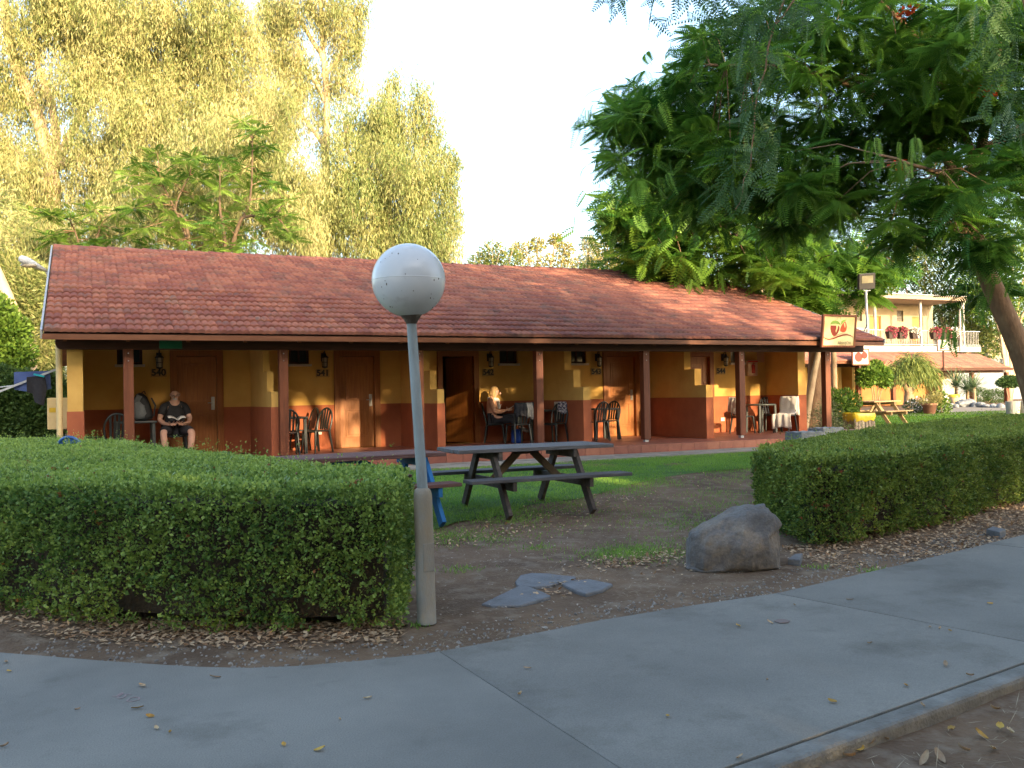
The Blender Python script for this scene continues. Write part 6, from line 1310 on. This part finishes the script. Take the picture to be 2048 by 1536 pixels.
gum('bushy bright gum tree with a pointed top right of the slender trunk', 780, 37, [[(785, 640, 37), (780, 460, 37), (775, 330, 37), (778, 180, 37)], [(780, 400, 37), (840, 300, 37), (860, 230, 37)], [(782, 450, 37), (850, 400, 37), (885, 320, 37)], [(780, 420, 37), (710, 340, 37), (690, 260, 37)]],
    [(780, 175, 28), (775, 225, 50), (735, 260, 55), (800, 280, 65), (855, 235, 38), (850, 195, 24), (866, 290, 40), (720, 330, 80), (790, 350, 80), (850, 360, 60), (690, 410, 80), (770, 430, 90), (840, 430, 70), (885, 440, 40), (660, 480, 80), (740, 500, 80), (830, 500, 80), (890, 500, 50), (690, 250, 40), (905, 330, 14), (615, 430, 60), (640, 380, 45), (895, 390, 26)], M_gum2, .24)
# bare poles and small trees at the horizon
def far_tree(label, px, D, blobs, lm, ht, twig=True, size=.2):
    p = gpos(px, D); t = thing('distant_tree', label, 'tree', p); b = MB(); cs = []
    for bx_, by_, br_ in blobs:
        c = atd(bx_, by_, D)-p; r_ = br_*D/FPX; cs.append((tuple(c), (r_, r_, r_*.8))); b.tube([(0, 0, 0), (c[0]*.3, c[1]*.3, c[2]*.55), tuple(c)], [.14, .09, .03], 6)
        if twig:
            for k in range(4): d = Vector((random.gauss(0, .5), random.gauss(0, .5), random.uniform(.5, 1.2))); b.tube([c, c+d*r_*1.0, c+d*r_*1.7], [.03, .018, .008], 4)
    b.build('trunk', M_gbark, t); V, Q, A_ = join_np([blob_leaves(c, r_, int(240+500*r_[0]), size, .9, .1, .4) for c, r_ in cs]); tag(link('crown', npmesh('c', V, Q, A_), lm, t), kind='stuff')
M_olv = leafmat('olive yellow leaf', (.14, .17, .04), (.42, .34, .10), .3); M_gr2 = leafmat('mid green leaf', (.06, .11, .025), (.22, .24, .06), .3)
far_tree('small dark green tree on the skyline right of the gum trees', 990, 58, [(985, 505, 28), (960, 525, 26), (1020, 520, 26), (990, 540, 34), (945, 545, 24)], M_gr2, 8)
far_tree('sparse yellow flowering tree on the skyline', 1080, 60, [(1040, 500, 20), (1075, 490, 18), (1110, 480, 14), (1130, 500, 18), (1060, 530, 30), (1100, 530, 30), (1140, 535, 26)], M_olv, 9)
far_tree('grey green poplar on the skyline left of the flame trees', 1178, 56, [(1178, 490, 18), (1180, 520, 24), (1170, 545, 28)], leafmat('grey poplar leaf', (.18, .21, .10), (.34, .34, .17), .3), 9)
far_tree('yellow leaved tree partly hidden by the flame tree', 1215, 50, [(1215, 450, 22), (1222, 490, 30), (1210, 530, 34), (1235, 540, 34)], M_olv, 9)
bp_ = thing('bare_saplings', 'bare leafless sapling stems on the skyline beside the bushy gum tree', 'sapling', gpos(905, 38)); b = MB(); o0 = gpos(905, 38)
for i in range(9): px = 885+i*5; top = atd(px+random.uniform(-8, 8), 400+random.uniform(-50, 60), 38)-o0; bs = Vector((.1*(i-4), 0, 0)); b.tube([bs, bs.lerp(top, .5)+Vector((random.uniform(-.1, .1), 0, 0)), top], [.035, .022, .008], 5)
b.build('stems', M_gbark, bp_)
# trees and bushes behind the right-hand buildings and at the left edge
far_tree('sunlit yellow green tree right of the far balcony', 2020, 66, [(1985, 500, 60), (2030, 450, 60), (2050, 540, 70), (1980, 600, 60), (2040, 620, 70), (1960, 560, 50), (2100, 500, 80)], M_lt, 14, False, .3)
far_tree('green tree seen through the far balcony', 1900, 70, [(1900, 560, 70), (1890, 630, 60), (1940, 620, 60), (1850, 520, 60), (1880, 600, 60), (1930, 660, 50), (1960, 680, 50)], M_gr2, 12, False, .3)
far_tree('pale green tree behind the cream building', 1690, 72, [(1640, 560, 50), (1700, 530, 60), (1760, 560, 50), (1600, 520, 60), (1550, 560, 50), (1500, 560, 60)], M_olv, 12, False, .3)
far_tree('dark tree filling the gap behind the far buildings', 1850, 74, [(1800, 540, 60), (1780, 480, 60), (1850, 460, 70), (2080, 640, 70), (2000, 690, 50)], M_dk, 14, False, .3)
pb = gpos(40, 24.5); cs = []
for px, py, r_ in ((0, 800, 50), (40, 790, 50), (80, 800, 45), (110, 800, 40), (20, 840, 50), (70, 840, 50), (110, 840, 40), (-40, 820, 60), (0, 760, 30), (60, 765, 25), (100, 770, 25)):
    c = atd(px, py, 24.5)-pb; cs.append((tuple(c), (r_*24.5/FPX,)*3))
shrub('shrub', 'dense dark green shrub behind the laundry', 'shrub', pb, cs, 1500, .11, M_dk, 8)
pb = gpos(20, 28); cs = []
for px, py, r_ in ((5, 680, 45), (30, 660, 30), (-30, 640, 60), (30, 710, 40), (0, 730, 45)): c = atd(px, py, 28)-pb; cs.append((tuple(c), (r_*28/FPX,)*3))
shrub('shrub', 'bright green bush under the gum trees at the left', 'shrub', pb, cs, 900, .14, M_lt, 5)
pb = gpos(80, 30); cs = []
for px, py, r_ in ((60, 600, 60), (100, 640, 50), (90, 700, 50), (110, 580, 50), (30, 560, 60), (110, 740, 50), (60, 760, 60)): c = atd(px, py, 30)-pb; cs.append((tuple(c), (r_*30/FPX,)*3))
shrub('shrub', 'loose olive thicket between gum trunk and house gable', 'shrub', pb, cs, 700, .2, M_gum2, 7, .2)
b = MB(); p0 = gpos(55, 29); limb(b, [Vector((.6, 0, -.1)), atd(62, 760, 29)-p0, atd(48, 690, 29)-p0, atd(15, 600, 29)-p0, atd(-30, 500, 29)-p0], .28, .2, 10); o = thing('tree_trunk', 'leaning pale trunk between bushes left of the house', 'tree', p0); b.build('trunk', M_gbark, o)
parts = [blob_leaves(tuple(atd(px, py, 29)-p0), (1.2, 1.2, .9), 700, .25, .8, -.3, .2) for px, py in ((-60, 470), (-30, 420), (-120, 440))]; V, Q, A_ = join_np(parts); link('crown', npmesh('c', V, Q, A_), M_gum2, o)
# ------------------------------------------------------------------ trees behind the viewer whose shade lies over the foreground
def fbm(x, z, s=1.):
    return (np.sin(1.7*x*s+1.3*np.sin(1.1*z*s))+np.sin(2.9*z*s+1.7*np.sin(1.6*x*s+2))+.7*np.sin(4.3*x*s+2.1*z*s+1)+.5*np.sin(7.1*z*s-5.3*x*s))/3.2
WINDOWS = ((3.7, 5.95), (7.7, 9.5), (10.5, 12.65), (13.9, 16.4))
def keep(X, Y, Z):  # crown gaps shaped along the sun's line to light porch, roof and lawn
    """share of leaves kept, by where the leaf's shadow line passes the plane y = -12"""
    k = (Y+12); x = X+.16*k; z = Z+.285*k
    n_ = fbm(x, z); xw = x-5.0; win = np.zeros(len(X), bool)
    for a, b in WINDOWS: win |= (xw > a) & (xw < b)
    band = np.where(win, np.where((n_+.3*fbm(x, z, 2.7) > -.65) | ((xw > 7.9) & (xw < 9.2)), .0, .4), np.where(n_ > .3, .1, .9)); band = np.where(x < 8., 1., band)
    eave = np.where(x < 10.5, 1., np.where(n_ > -.1, .1, .9))
    roof = np.where(x < 16.5, np.where(n_+.3*fbm(x, z, 2.1) > .62, .15, 1.), np.where(n_+.35*fbm(x, z, 2.3) > .0, .05, .9))
    roof = np.where((x > 11.5+.8*np.sin(z)) & (z > 11.3) & (n_ > -.45), .03, roof)
    top = np.clip((15.3+.5*np.sin(x*1.1)+.3*np.sin(x*2.7)-z)/.8, 0, 1)
    d = np.where(z < 8.85, 1., np.where(z < 10.45, band, np.where(z < 10.85, eave, roof)))*top
    for px_, py_, r_ in ((1230, 958, .5), (1190, 955, .35), (1340, 940, .45), (1060, 955, .5), (990, 975, .3), (1120, 950, .35), (1420, 935, .4)):
        c_ = onz(px_, py_, .1); gx_, gz_ = c_[0]+.16*(c_[1]+12), .1+.285*(c_[1]+12); d = np.where(((x-gx_)/r_)**2+((z-gz_)/(r_*.55))**2 < 1+.5*n_, .02, d)
    gap = (x > 12.8) & (x < 17.5) & (z > 5.3) & (z < 6.7)
    return np.where(gap, np.where(n_ > -.1, .05, .8), d)
M_shl = leafmat('shade tree leaf', (.03, .07, .015), (.09, .15, .035), .25)
names = ['broad leafy tree across the path behind the viewpoint, the westernmost', 'tall leafy tree directly across the path from the globe lamp', 'leafy tree across the path with a gap low in its crown', 'spreading leafy tree across the path opposite the boulder', 'leafy tree with an open crown across the path opposite the right hedge']
N = 120000; X = rng.uniform(-13, 28, N); Y = rng.uniform(-14.5, -10, N); Z = rng.uniform(.9, 16.2, N); kp = rng.random(N) < keep(X, Y, Z)
X, Y, Z = X[kp], Y[kp], Z[kp]; own = np.clip(((X+13)/41*5).astype(int), 0, 4)
for i in range(5):
    cx = -13+41/5*(i+.5); t = thing('shade_tree', names[i], 'tree', (cx, -12.3, -.05)); b = MB(); limb(b, [(0, 0, -.1), (.15, 0, 2.2), (-.1, .1, 5), (.1, 0, 9), (0, 0, 13)], .34, .08, 10)
    for k in range(7): a = rng.uniform(0, 6.3); z0 = 3+k*1.3; limb(b, [(0, 0, z0), (math.cos(a)*1.5, math.sin(a)*.7, z0+1), (math.cos(a)*3.3, math.sin(a)*1.3, z0+2.2)], .12, .02, 6)
    b.build('trunk', M_bark, t); m_ = own == i; P = np.column_stack([X[m_]-cx, Y[m_]+12.3, Z[m_]+.05]); n = len(P); L = rng.uniform(.34, .6, n)
    V, Q, A_ = leaves(P, rdir(n), rdir(n)+np.array(SUN)*.8, L, L*.62, rng.random(n)); tag(link('crown', npmesh('c', V, Q, A_), M_shl, t), kind='stuff')
# overhanging limb with feathery leaves
bpt = Vector((9.2, -1.6, -.03)); nodes = []; t = thing('overhanging_tree', 'tree beside the path whose dark feathery limb hangs into view from above', 'tree', bpt); b = MB()
limb(b, [(0, 0, -.1), (-.1, .1, 2.0), (-.2, .3, 4.2), (-.3, .6, 6.0), (-.5, .6, 9.4)], .24, .08, 10); b.build('trunk', M_fbark, t)
add_limb([Vector((-.2, .3, 4.6)), rel(1980, -330, 7.2), rel(1780, -230, 7.6), rel(1560, -110, 8.0), rel(1330, -90, 8.2), rel(1230, -60, 8.3)], .1, .02); add_limb([rel(1620, -140, 7.9), rel(1560, 10, 8.0), rel(1520, 180, 8.0), rel(1500, 330, 8.0), rel(1470, 420, 8.0)], .012, .003); add_limb([rel(1990, -330, 7.2), rel(2040, -60, 7.6), rel(2060, 150, 7.8), rel(2050, 260, 7.9)], .016, .004); add_limb([rel(1640, -150, 7.9), rel(1600, -20, 7.9), rel(1540, 70, 8)], .014, .004)
pts = []
for px, py, n in ((1225, 5, 4), (1250, 20, 4), (1330, 8, 4), (1290, -20, 5), (1440, 20, 8), (1480, 40, 9), (1520, 60, 9), (1490, 110, 7), (1530, 130, 8), (1500, 170, 6), (1520, 220, 6), (1500, 260, 6), (1540, 270, 6), (1480, 310, 6), (1520, 330, 6), (1470, 360, 6), (1500, 390, 6), (1455, 400, 5), (1560, 20, 8), (1600, 20, 8), (1990, 60, 8), (2020, 100, 9), (2040, 160, 9), (1980, 130, 6), (2010, 220, 8), (2040, 260, 8), (2000, 20, 9), (1960, -10, 8), (1420, -10, 8), (1380, -30, 7)):
    for k in range(int(n*1.7)): pts.append(np.array(rel(px+rng.normal(0, 20), py-20+rng.normal(0, 18), 8.0+rng.uniform(-.5, .5))))
pts = np.array(pts); D = rng.normal(0, .6, (len(pts), 3)); D[:, 2] -= .65
V, Q, A_ = place_fronds(frond_np(10, .16, .12, .06), pts, D, rng.uniform(.20, .36, len(pts)), rng.random(len(pts)), .8); tag(link('crown', npmesh('c', V, Q, A_), leafmat('grey feather leaf', (.03, .085, .022), (.11, .20, .06), .35), t), kind='stuff')
# its upper crown over the path, out of sight
n = 5000; d = rdir(n); P = np.array((-.6, .6, 9.6))+d*np.array((3.2, 2.8, 1.0))*(rng.random((n, 1))**.5); L = rng.uniform(.15, .3, n); V, Q, A_ = leaves(P, rdir(n), rdir(n), L, L*.5, rng.random(n)); tag(link('upper_crown', npmesh('c', V, Q, A_), M_shl, t), kind='stuff')
# ------------------------------------------------------------------ grass, leaf litter, small things on the ground
def on_ground(X, Y, lift=0.): return np.column_stack([X, Y, gz(X, Y)-.03+lift+np.where(True, .012*np.sin(X*3.1+np.sin(Y*2.3))*np.sin(Y*2.7+1.3*np.sin(X*1.7)), 0)])
N = 260000; X = rng.uniform(1.0, 18.5, N); Y = 8.2+(15.0-8.2)*rng.random(N); k = (Y < 14.95) & ~inside(hl_poly, X, Y) & ~inside(hr_poly, X, Y)
edge = 8.9+.42*np.clip(X-3.4, 0, 3.2)+.62*np.clip(X-6.2, 0, 2.6)+.35*np.sin(X*2.3)+.25*np.sin(X*5.1+1); pr_ = np.clip((Y-edge)/1.1, .06, 1); bare = (.5+.5*fbm(X*1.2, Y*1.2)); k &= rng.random(N) < pr_*np.where(bare < .3, .35, 1)
X, Y = X[k], Y[k]; n = len(X); P = on_ground(X, Y); P[:, 2] = np.maximum(P[:, 2], gz(X, Y)-.014); D = rng.normal(0, .45, (n, 3)); D[:, 2] = 1
L = rng.uniform(.02, .05, n); cvar = np.clip(.5+.3*fbm(X*.8, Y*.8)+rng.normal(0, .2, n), 0, 1)
V, Q, A_ = leaves(P, D, rdir(n), L, .0065*np.ones(n), cvar); M_gr = leafmat('grass blade', (.09, .23, .03), (.29, .47, .075), .35)
tag(link('grass', npmesh('g', V, Q, A_), M_gr), 'short green grass of the lawn before the porch', 'grass', kind='stuff')
N = 110000; X = rng.uniform(14, 44, N); Y = rng.uniform(12.5, 30, N); k = inside(lawn_poly, X, Y); X, Y = X[k], Y[k]; n = len(X); D = rng.normal(0, .4, (n, 3)); D[:, 2] = 1; P = np.column_stack([X, Y, gz(X, Y)-.015])
V, Q, A_ = leaves(P, D, rdir(n), rng.uniform(.03, .07, n), .02*np.ones(n), rng.random(n)); tag(link('grass', npmesh('g', V, Q, A_), leafmat('far grass blade', (.03, .085, .012), (.085, .16, .025), .3, spec=.0, rough=.9)), 'sunlit grass of the lawn beyond the right hedge', 'grass', kind='stuff')
# tufts in the bare soil
xs = []; ys = []
for px, py, r_, m_ in ((1240, 1105, .22, 900), (1300, 1110, .25, 700), (1380, 1050, .25, 350), (1330, 1085, .3, 300), (1075, 1095, .12, 160), (925, 1137, .1, 120), (1430, 1010, .3, 250), (1440, 990, .3, 250), (940, 1080, .3, 500), (880, 1070, .3, 700), (1640, 1135, .06, 60), (1745, 1140, .06, 90), (835, 1250, .04, 60), (1480, 965, .3, 300), (1350, 1030, .4, 300)):
    c = onz(px, py, -.02); xs.append(c.x+rng.normal(0, r_, m_)); ys.append(c.y+rng.normal(0, r_*.8, m_))
X = np.concatenate(xs); Y = np.concatenate(ys); n = len(X); D = rng.normal(0, .6, (n, 3)); D[:, 2] = 1
V, Q, A_ = leaves(on_ground(X, Y), D, rdir(n), rng.uniform(.02, .055, n), .006*np.ones(n), rng.random(n)); tag(link('grass_tufts', npmesh('g', V, Q, A_), M_gr), 'thin grass tufts in the bare soil by the flagstones', 'grass', kind='stuff')
# litter
def litter(X, Y, Ln, asp, lift=.0, tilt=.35, seed=0):
    n = len(X); D = rdir(n); D[:, 2] = rng.normal(0, tilt*.6, n); Nn = np.tile([0, 0, 1.], (n, 1))+rdir(n)*tilt
    P = on_ground(X, Y, .003+lift); P[:, 2] += rng.random(n)*.015; return leaves(P, D, Nn, Ln, Ln*asp, np.clip(rng.random(n), 0, 1), fold=.12)
M_lit = leafmat('dry leaf', (.25, .13, .06), (.6, .44, .27), .15, rough=.8); M_chip = leafmat('pale chips', (.16, .12, .08), (.5, .44, .36), .05, rough=.9)
def along_poly(pts, n, w0, w1, nside=-1):
    pts = [np.array(p, float) for p in pts]; Ls = np.array([np.linalg.norm(b-a) for a, b in zip(pts[:-1], pts[1:])]); pk = rng.choice(len(Ls), n, p=Ls/Ls.sum()); u = rng.random(n)
    A = np.array(pts[:-1])[pk]; B = np.array(pts[1:])[pk]; d = (B-A)/np.linalg.norm(B-A, axis=1, keepdims=True); nn = np.stack([-d[:, 1], d[:, 0]], 1)*nside; q_ = A+(B-A)*u[:, None]+nn*(w0+(w1-w0)*rng.random(n)**1.3)[:, None]; return q_[:, 0], q_[:, 1]
hb = [(-1.22, 8.25), (-.68, 7.52), (-.03, 6.70), (.60, 6.12), (1.18, 5.76), (1.80, 5.54)]
x, y = along_poly(hb, 2200, -.25, .32); x2, y2 = along_poly(hb[2:], 1300, -.2, .22); X = np.concatenate([x, x2]); Y = np.concatenate([y, y2])
V, Q, A_ = litter(X, Y, rng.uniform(.022, .06, len(X)), .5); tag(link('leaf_litter', npmesh('l', V, Q, A_), M_lit), 'dry tan leaves heaped along the foot of the left hedge', 'leaf litter', kind='stuff')
rb = [(5.72, 6.42), (6.1, 6.32), (7.7, 6.68), (10.5, 7.6), (14.5, 9.1)]
x, y = along_poly(rb, 9000, -.3, .85); V, Q, A_ = litter(x, y, rng.uniform(.025, .06, len(x)), .55); tag(link('leaf_litter', npmesh('l', V, Q, A_), M_lit), 'thick band of tan leaves between the right hedge and the path', 'leaf litter', kind='stuff')
N = 7000; X = rng.uniform(1.9, 7.5, N); Y = rng.uniform(5.0, 11, N); far_line = np.interp(X, [p.x for p in farp], [p.y for p in farp]); k = (Y > far_line+.05) & ~inside(hr_poly, X, Y) & (rng.random(N) < .35+.5*(fbm(X*1.5, Y*1.5) > .1)); X, Y = X[k], Y[k]
V, Q, A_ = litter(X, Y, rng.uniform(.008, .032, len(X)), .5, tilt=.2); tag(link('soil_chips', npmesh('l', V, Q, A_), M_chip), 'pale chips and leaf scraps over the bare soil', 'chips', kind='stuff')
xs = []; ys = []
for px, py, rx, ry, m_ in ((1010, 1062, .5, .25, 260), (1100, 1025, .6, .2, 240), (1300, 1115, .35, .12, 320), (1230, 1000, .5, .3, 140), (900, 1085, .4, .2, 160), (1270, 1125, .3, .1, 200), (1400, 1130, .25, .12, 130), (1350, 970, .8, .4, 120), (1130, 940, .8, .5, 90), (1080, 1190, .15, .06, 60), (1120, 1168, .1, .05, 40)):
    c = onz(px, py, -.02); xs.append(c.x+rng.normal(0, rx, m_)); ys.append(c.y+rng.normal(0, ry, m_))
X = np.concatenate(xs); Y = np.concatenate(ys); V, Q, A_ = litter(X, Y, rng.uniform(.025, .055, len(X)), .55, .004); tag(link('leaf_litter', npmesh('l', V, Q, A_), M_lit), 'scattered dry leaves at the bare edge of the lawn', 'leaf litter', kind='stuff')
# straw-like bits
N = 9000; X = rng.uniform(1.6, 6.5, N); Y = rng.uniform(4.8, 8.5, N); far_line = np.interp(X, [p.x for p in farp], [p.y for p in farp]); k = (Y > far_line+.03) & (fbm(X*1.1+3, Y*1.1) > -.05); X, Y = X[k], Y[k]; n = len(X); V, Q, A_ = leaves(on_ground(X, Y, .006), np.column_stack([rng.normal(0, 1, (n, 2)), rng.normal(0, .15, n)]), np.tile([0, 0, 1.], (n, 1))+rdir(n)*.2, rng.uniform(.02, .08, n), .003*np.ones(n), rng.random(n))
M_straw = leafmat('straw', (.2, .15, .09), (.42, .35, .24), .05, rough=.9); tag(link('straw', npmesh('l', V, Q, A_), M_straw), 'dry straw strewn round the flagstones', 'straw', kind='stuff')
N = 2600; u = rng.uniform(-2.5, 6, N); v = -rng.uniform(.03, 1.6, N); X = KA[0]+kd[0]*u+kn[0]*v; Y = KA[1]+kd[1]*u+kn[1]*v; n = N
V, Q, A_ = leaves(np.column_stack([X, Y, np.full(n, -.062)+rng.random(n)*.01]), np.column_stack([rng.normal(0, 1, (n, 2)), rng.normal(0, .2, n)]), np.tile([0, 0, 1.], (n, 1))+rdir(n)*.2, rng.uniform(.03, .13, n), .0035*np.ones(n), rng.random(n)); tag(link('straw', npmesh('l', V, Q, A_), M_straw), 'dry straw on the strip beyond the path kerb', 'straw', kind='stuff')
# gravel in the soil by the path edge
bm = bmesh.new(); bmesh.ops.create_icosphere(bm, subdivisions=1, radius=1); pv = np.array([v.co[:] for v in bm.verts]); pq = np.array([[v.index for v in f.verts] for f in bm.faces]); bm.free()
n = 1500; x, y = along_poly([(p.x, p.y) for p in farp], n, .03, .5, 1); s = rng.uniform(.004, .013, n); P = on_ground(x, y, .002)
V = (P[:, None, :]+pv[None]*s[:, None, None]*rng.uniform(.6, 1.2, (n, 1, 3))).reshape(-1, 3); Q = (pq[None]+(np.arange(n)*len(pv))[:, None, None]).reshape(-1, 3)
tag(link('gravel', npmesh('gv', V, Q, np.repeat(rng.random(n), len(pv))), mat('gravel', (.3, .27, .23), (.18, .16, .14), rough=.9, scale=12, vary=.3)), 'small gravel in the soil beside the path', 'gravel', kind='stuff')
# single leaves on the path
def leaf_mesh(L, W, curl):
    n = 6; vs = []
    for i in range(n+1):
        t_ = i/n; w_ = W*math.sin(math.pi*min(.999, .06+.9*t_))**.8/2; z = .004+curl*.45*(abs(t_-.5)*2)**2
        vs += [(t_*L-L/2, -w_, z+curl*.6), (t_*L-L/2, 0, z), (t_*L-L/2, w_, z+curl*.6)]
    return MB().add(vs, [f for i in range(n) for f in ((3*i, 3*i+3, 3*i+4, 3*i+1), (3*i+1, 3*i+4, 3*i+5, 3*i+2))], True).mesh('leaf')
lms = [leaf_mesh(.085, .03, .012), leaf_mesh(.06, .034, .01), leaf_mesh(.05, .022, .016)]
M_ly = mat('yellow dry leaf', (.42, .27, .05), (.32, .18, .04), rough=.7, scale=30, vary=.25); M_lb = mat('tan dry leaf', (.42, .31, .18), (.3, .2, .11), rough=.8, scale=30, vary=.25)
path_px = [(12, 1325), (18, 1343), (155, 1420), (260, 1415), (275, 1417), (313, 1457), (340, 1466), (415, 1407), (430, 1355), (300, 1433), (680, 1440), (775, 1459), (735, 1397), (568, 1490), (10, 1493), (112, 1530), (285, 1372), (640, 1500), (1040, 1390), (1073, 1385), (1055, 1337), (1335, 1433), (1535, 1361), (1500, 1238), (1540, 1245), (1476, 1252), (1740, 1287), (1715, 1327), (1892, 1330), (1812, 1372), (1845, 1412), (1353, 1479), (1700, 1200), (1980, 1208), (1590, 1211), (1710, 1255), (1480, 1515), (1665, 1404), (1940, 1352), (2025, 1330), (1860, 1255), (1900, 1262), (1880, 1258)]
path_px = [q_ for k_, q_ in enumerate(path_px) if k_ % 4 != 3]
for i, (px, py) in enumerate(path_px):
    p = onz(px, py, .005); o = link('fallen_leaf', lms[i % 3].copy() if i < 6 else lms[i % 3], None, None, 0, p, (rng.normal(0, .15), rng.normal(0, .15), rng.uniform(0, 6.3)))
    if not o.data.materials: o.data.materials.append(M_ly if i % 2 else M_lb)
    s = rng.uniform(.5, .85); o.scale = (s, s, s); tag(o, 'dry curled leaf lying on the concrete path', 'leaf', 'dry leaves scattered on the concrete path')
cs_px = [(1830, 1450), (1850, 1440), (1790, 1455), (1760, 1475), (1715, 1498), (1700, 1515), (1820, 1440), (1905, 1460), (1925, 1500), (1880, 1515), (1960, 1470), (1990, 1420), (1985, 1500), (1875, 1430), (1900, 1425), (2020, 1465), (1945, 1400), (1740, 1490), (1850, 1520), (2000, 1455), (1780, 1440+30)]
for i, (px, py) in enumerate(cs_px):
    p = onz(px, py, -.052); o = link('fallen_leaf', lms[i % 3], None, None, 0, p, (rng.normal(0, .25), rng.normal(0, .25), rng.uniform(0, 6.3))); tag(o, 'yellow leaf lying beyond the path kerb', 'leaf', 'yellow leaves beyond the kerb')
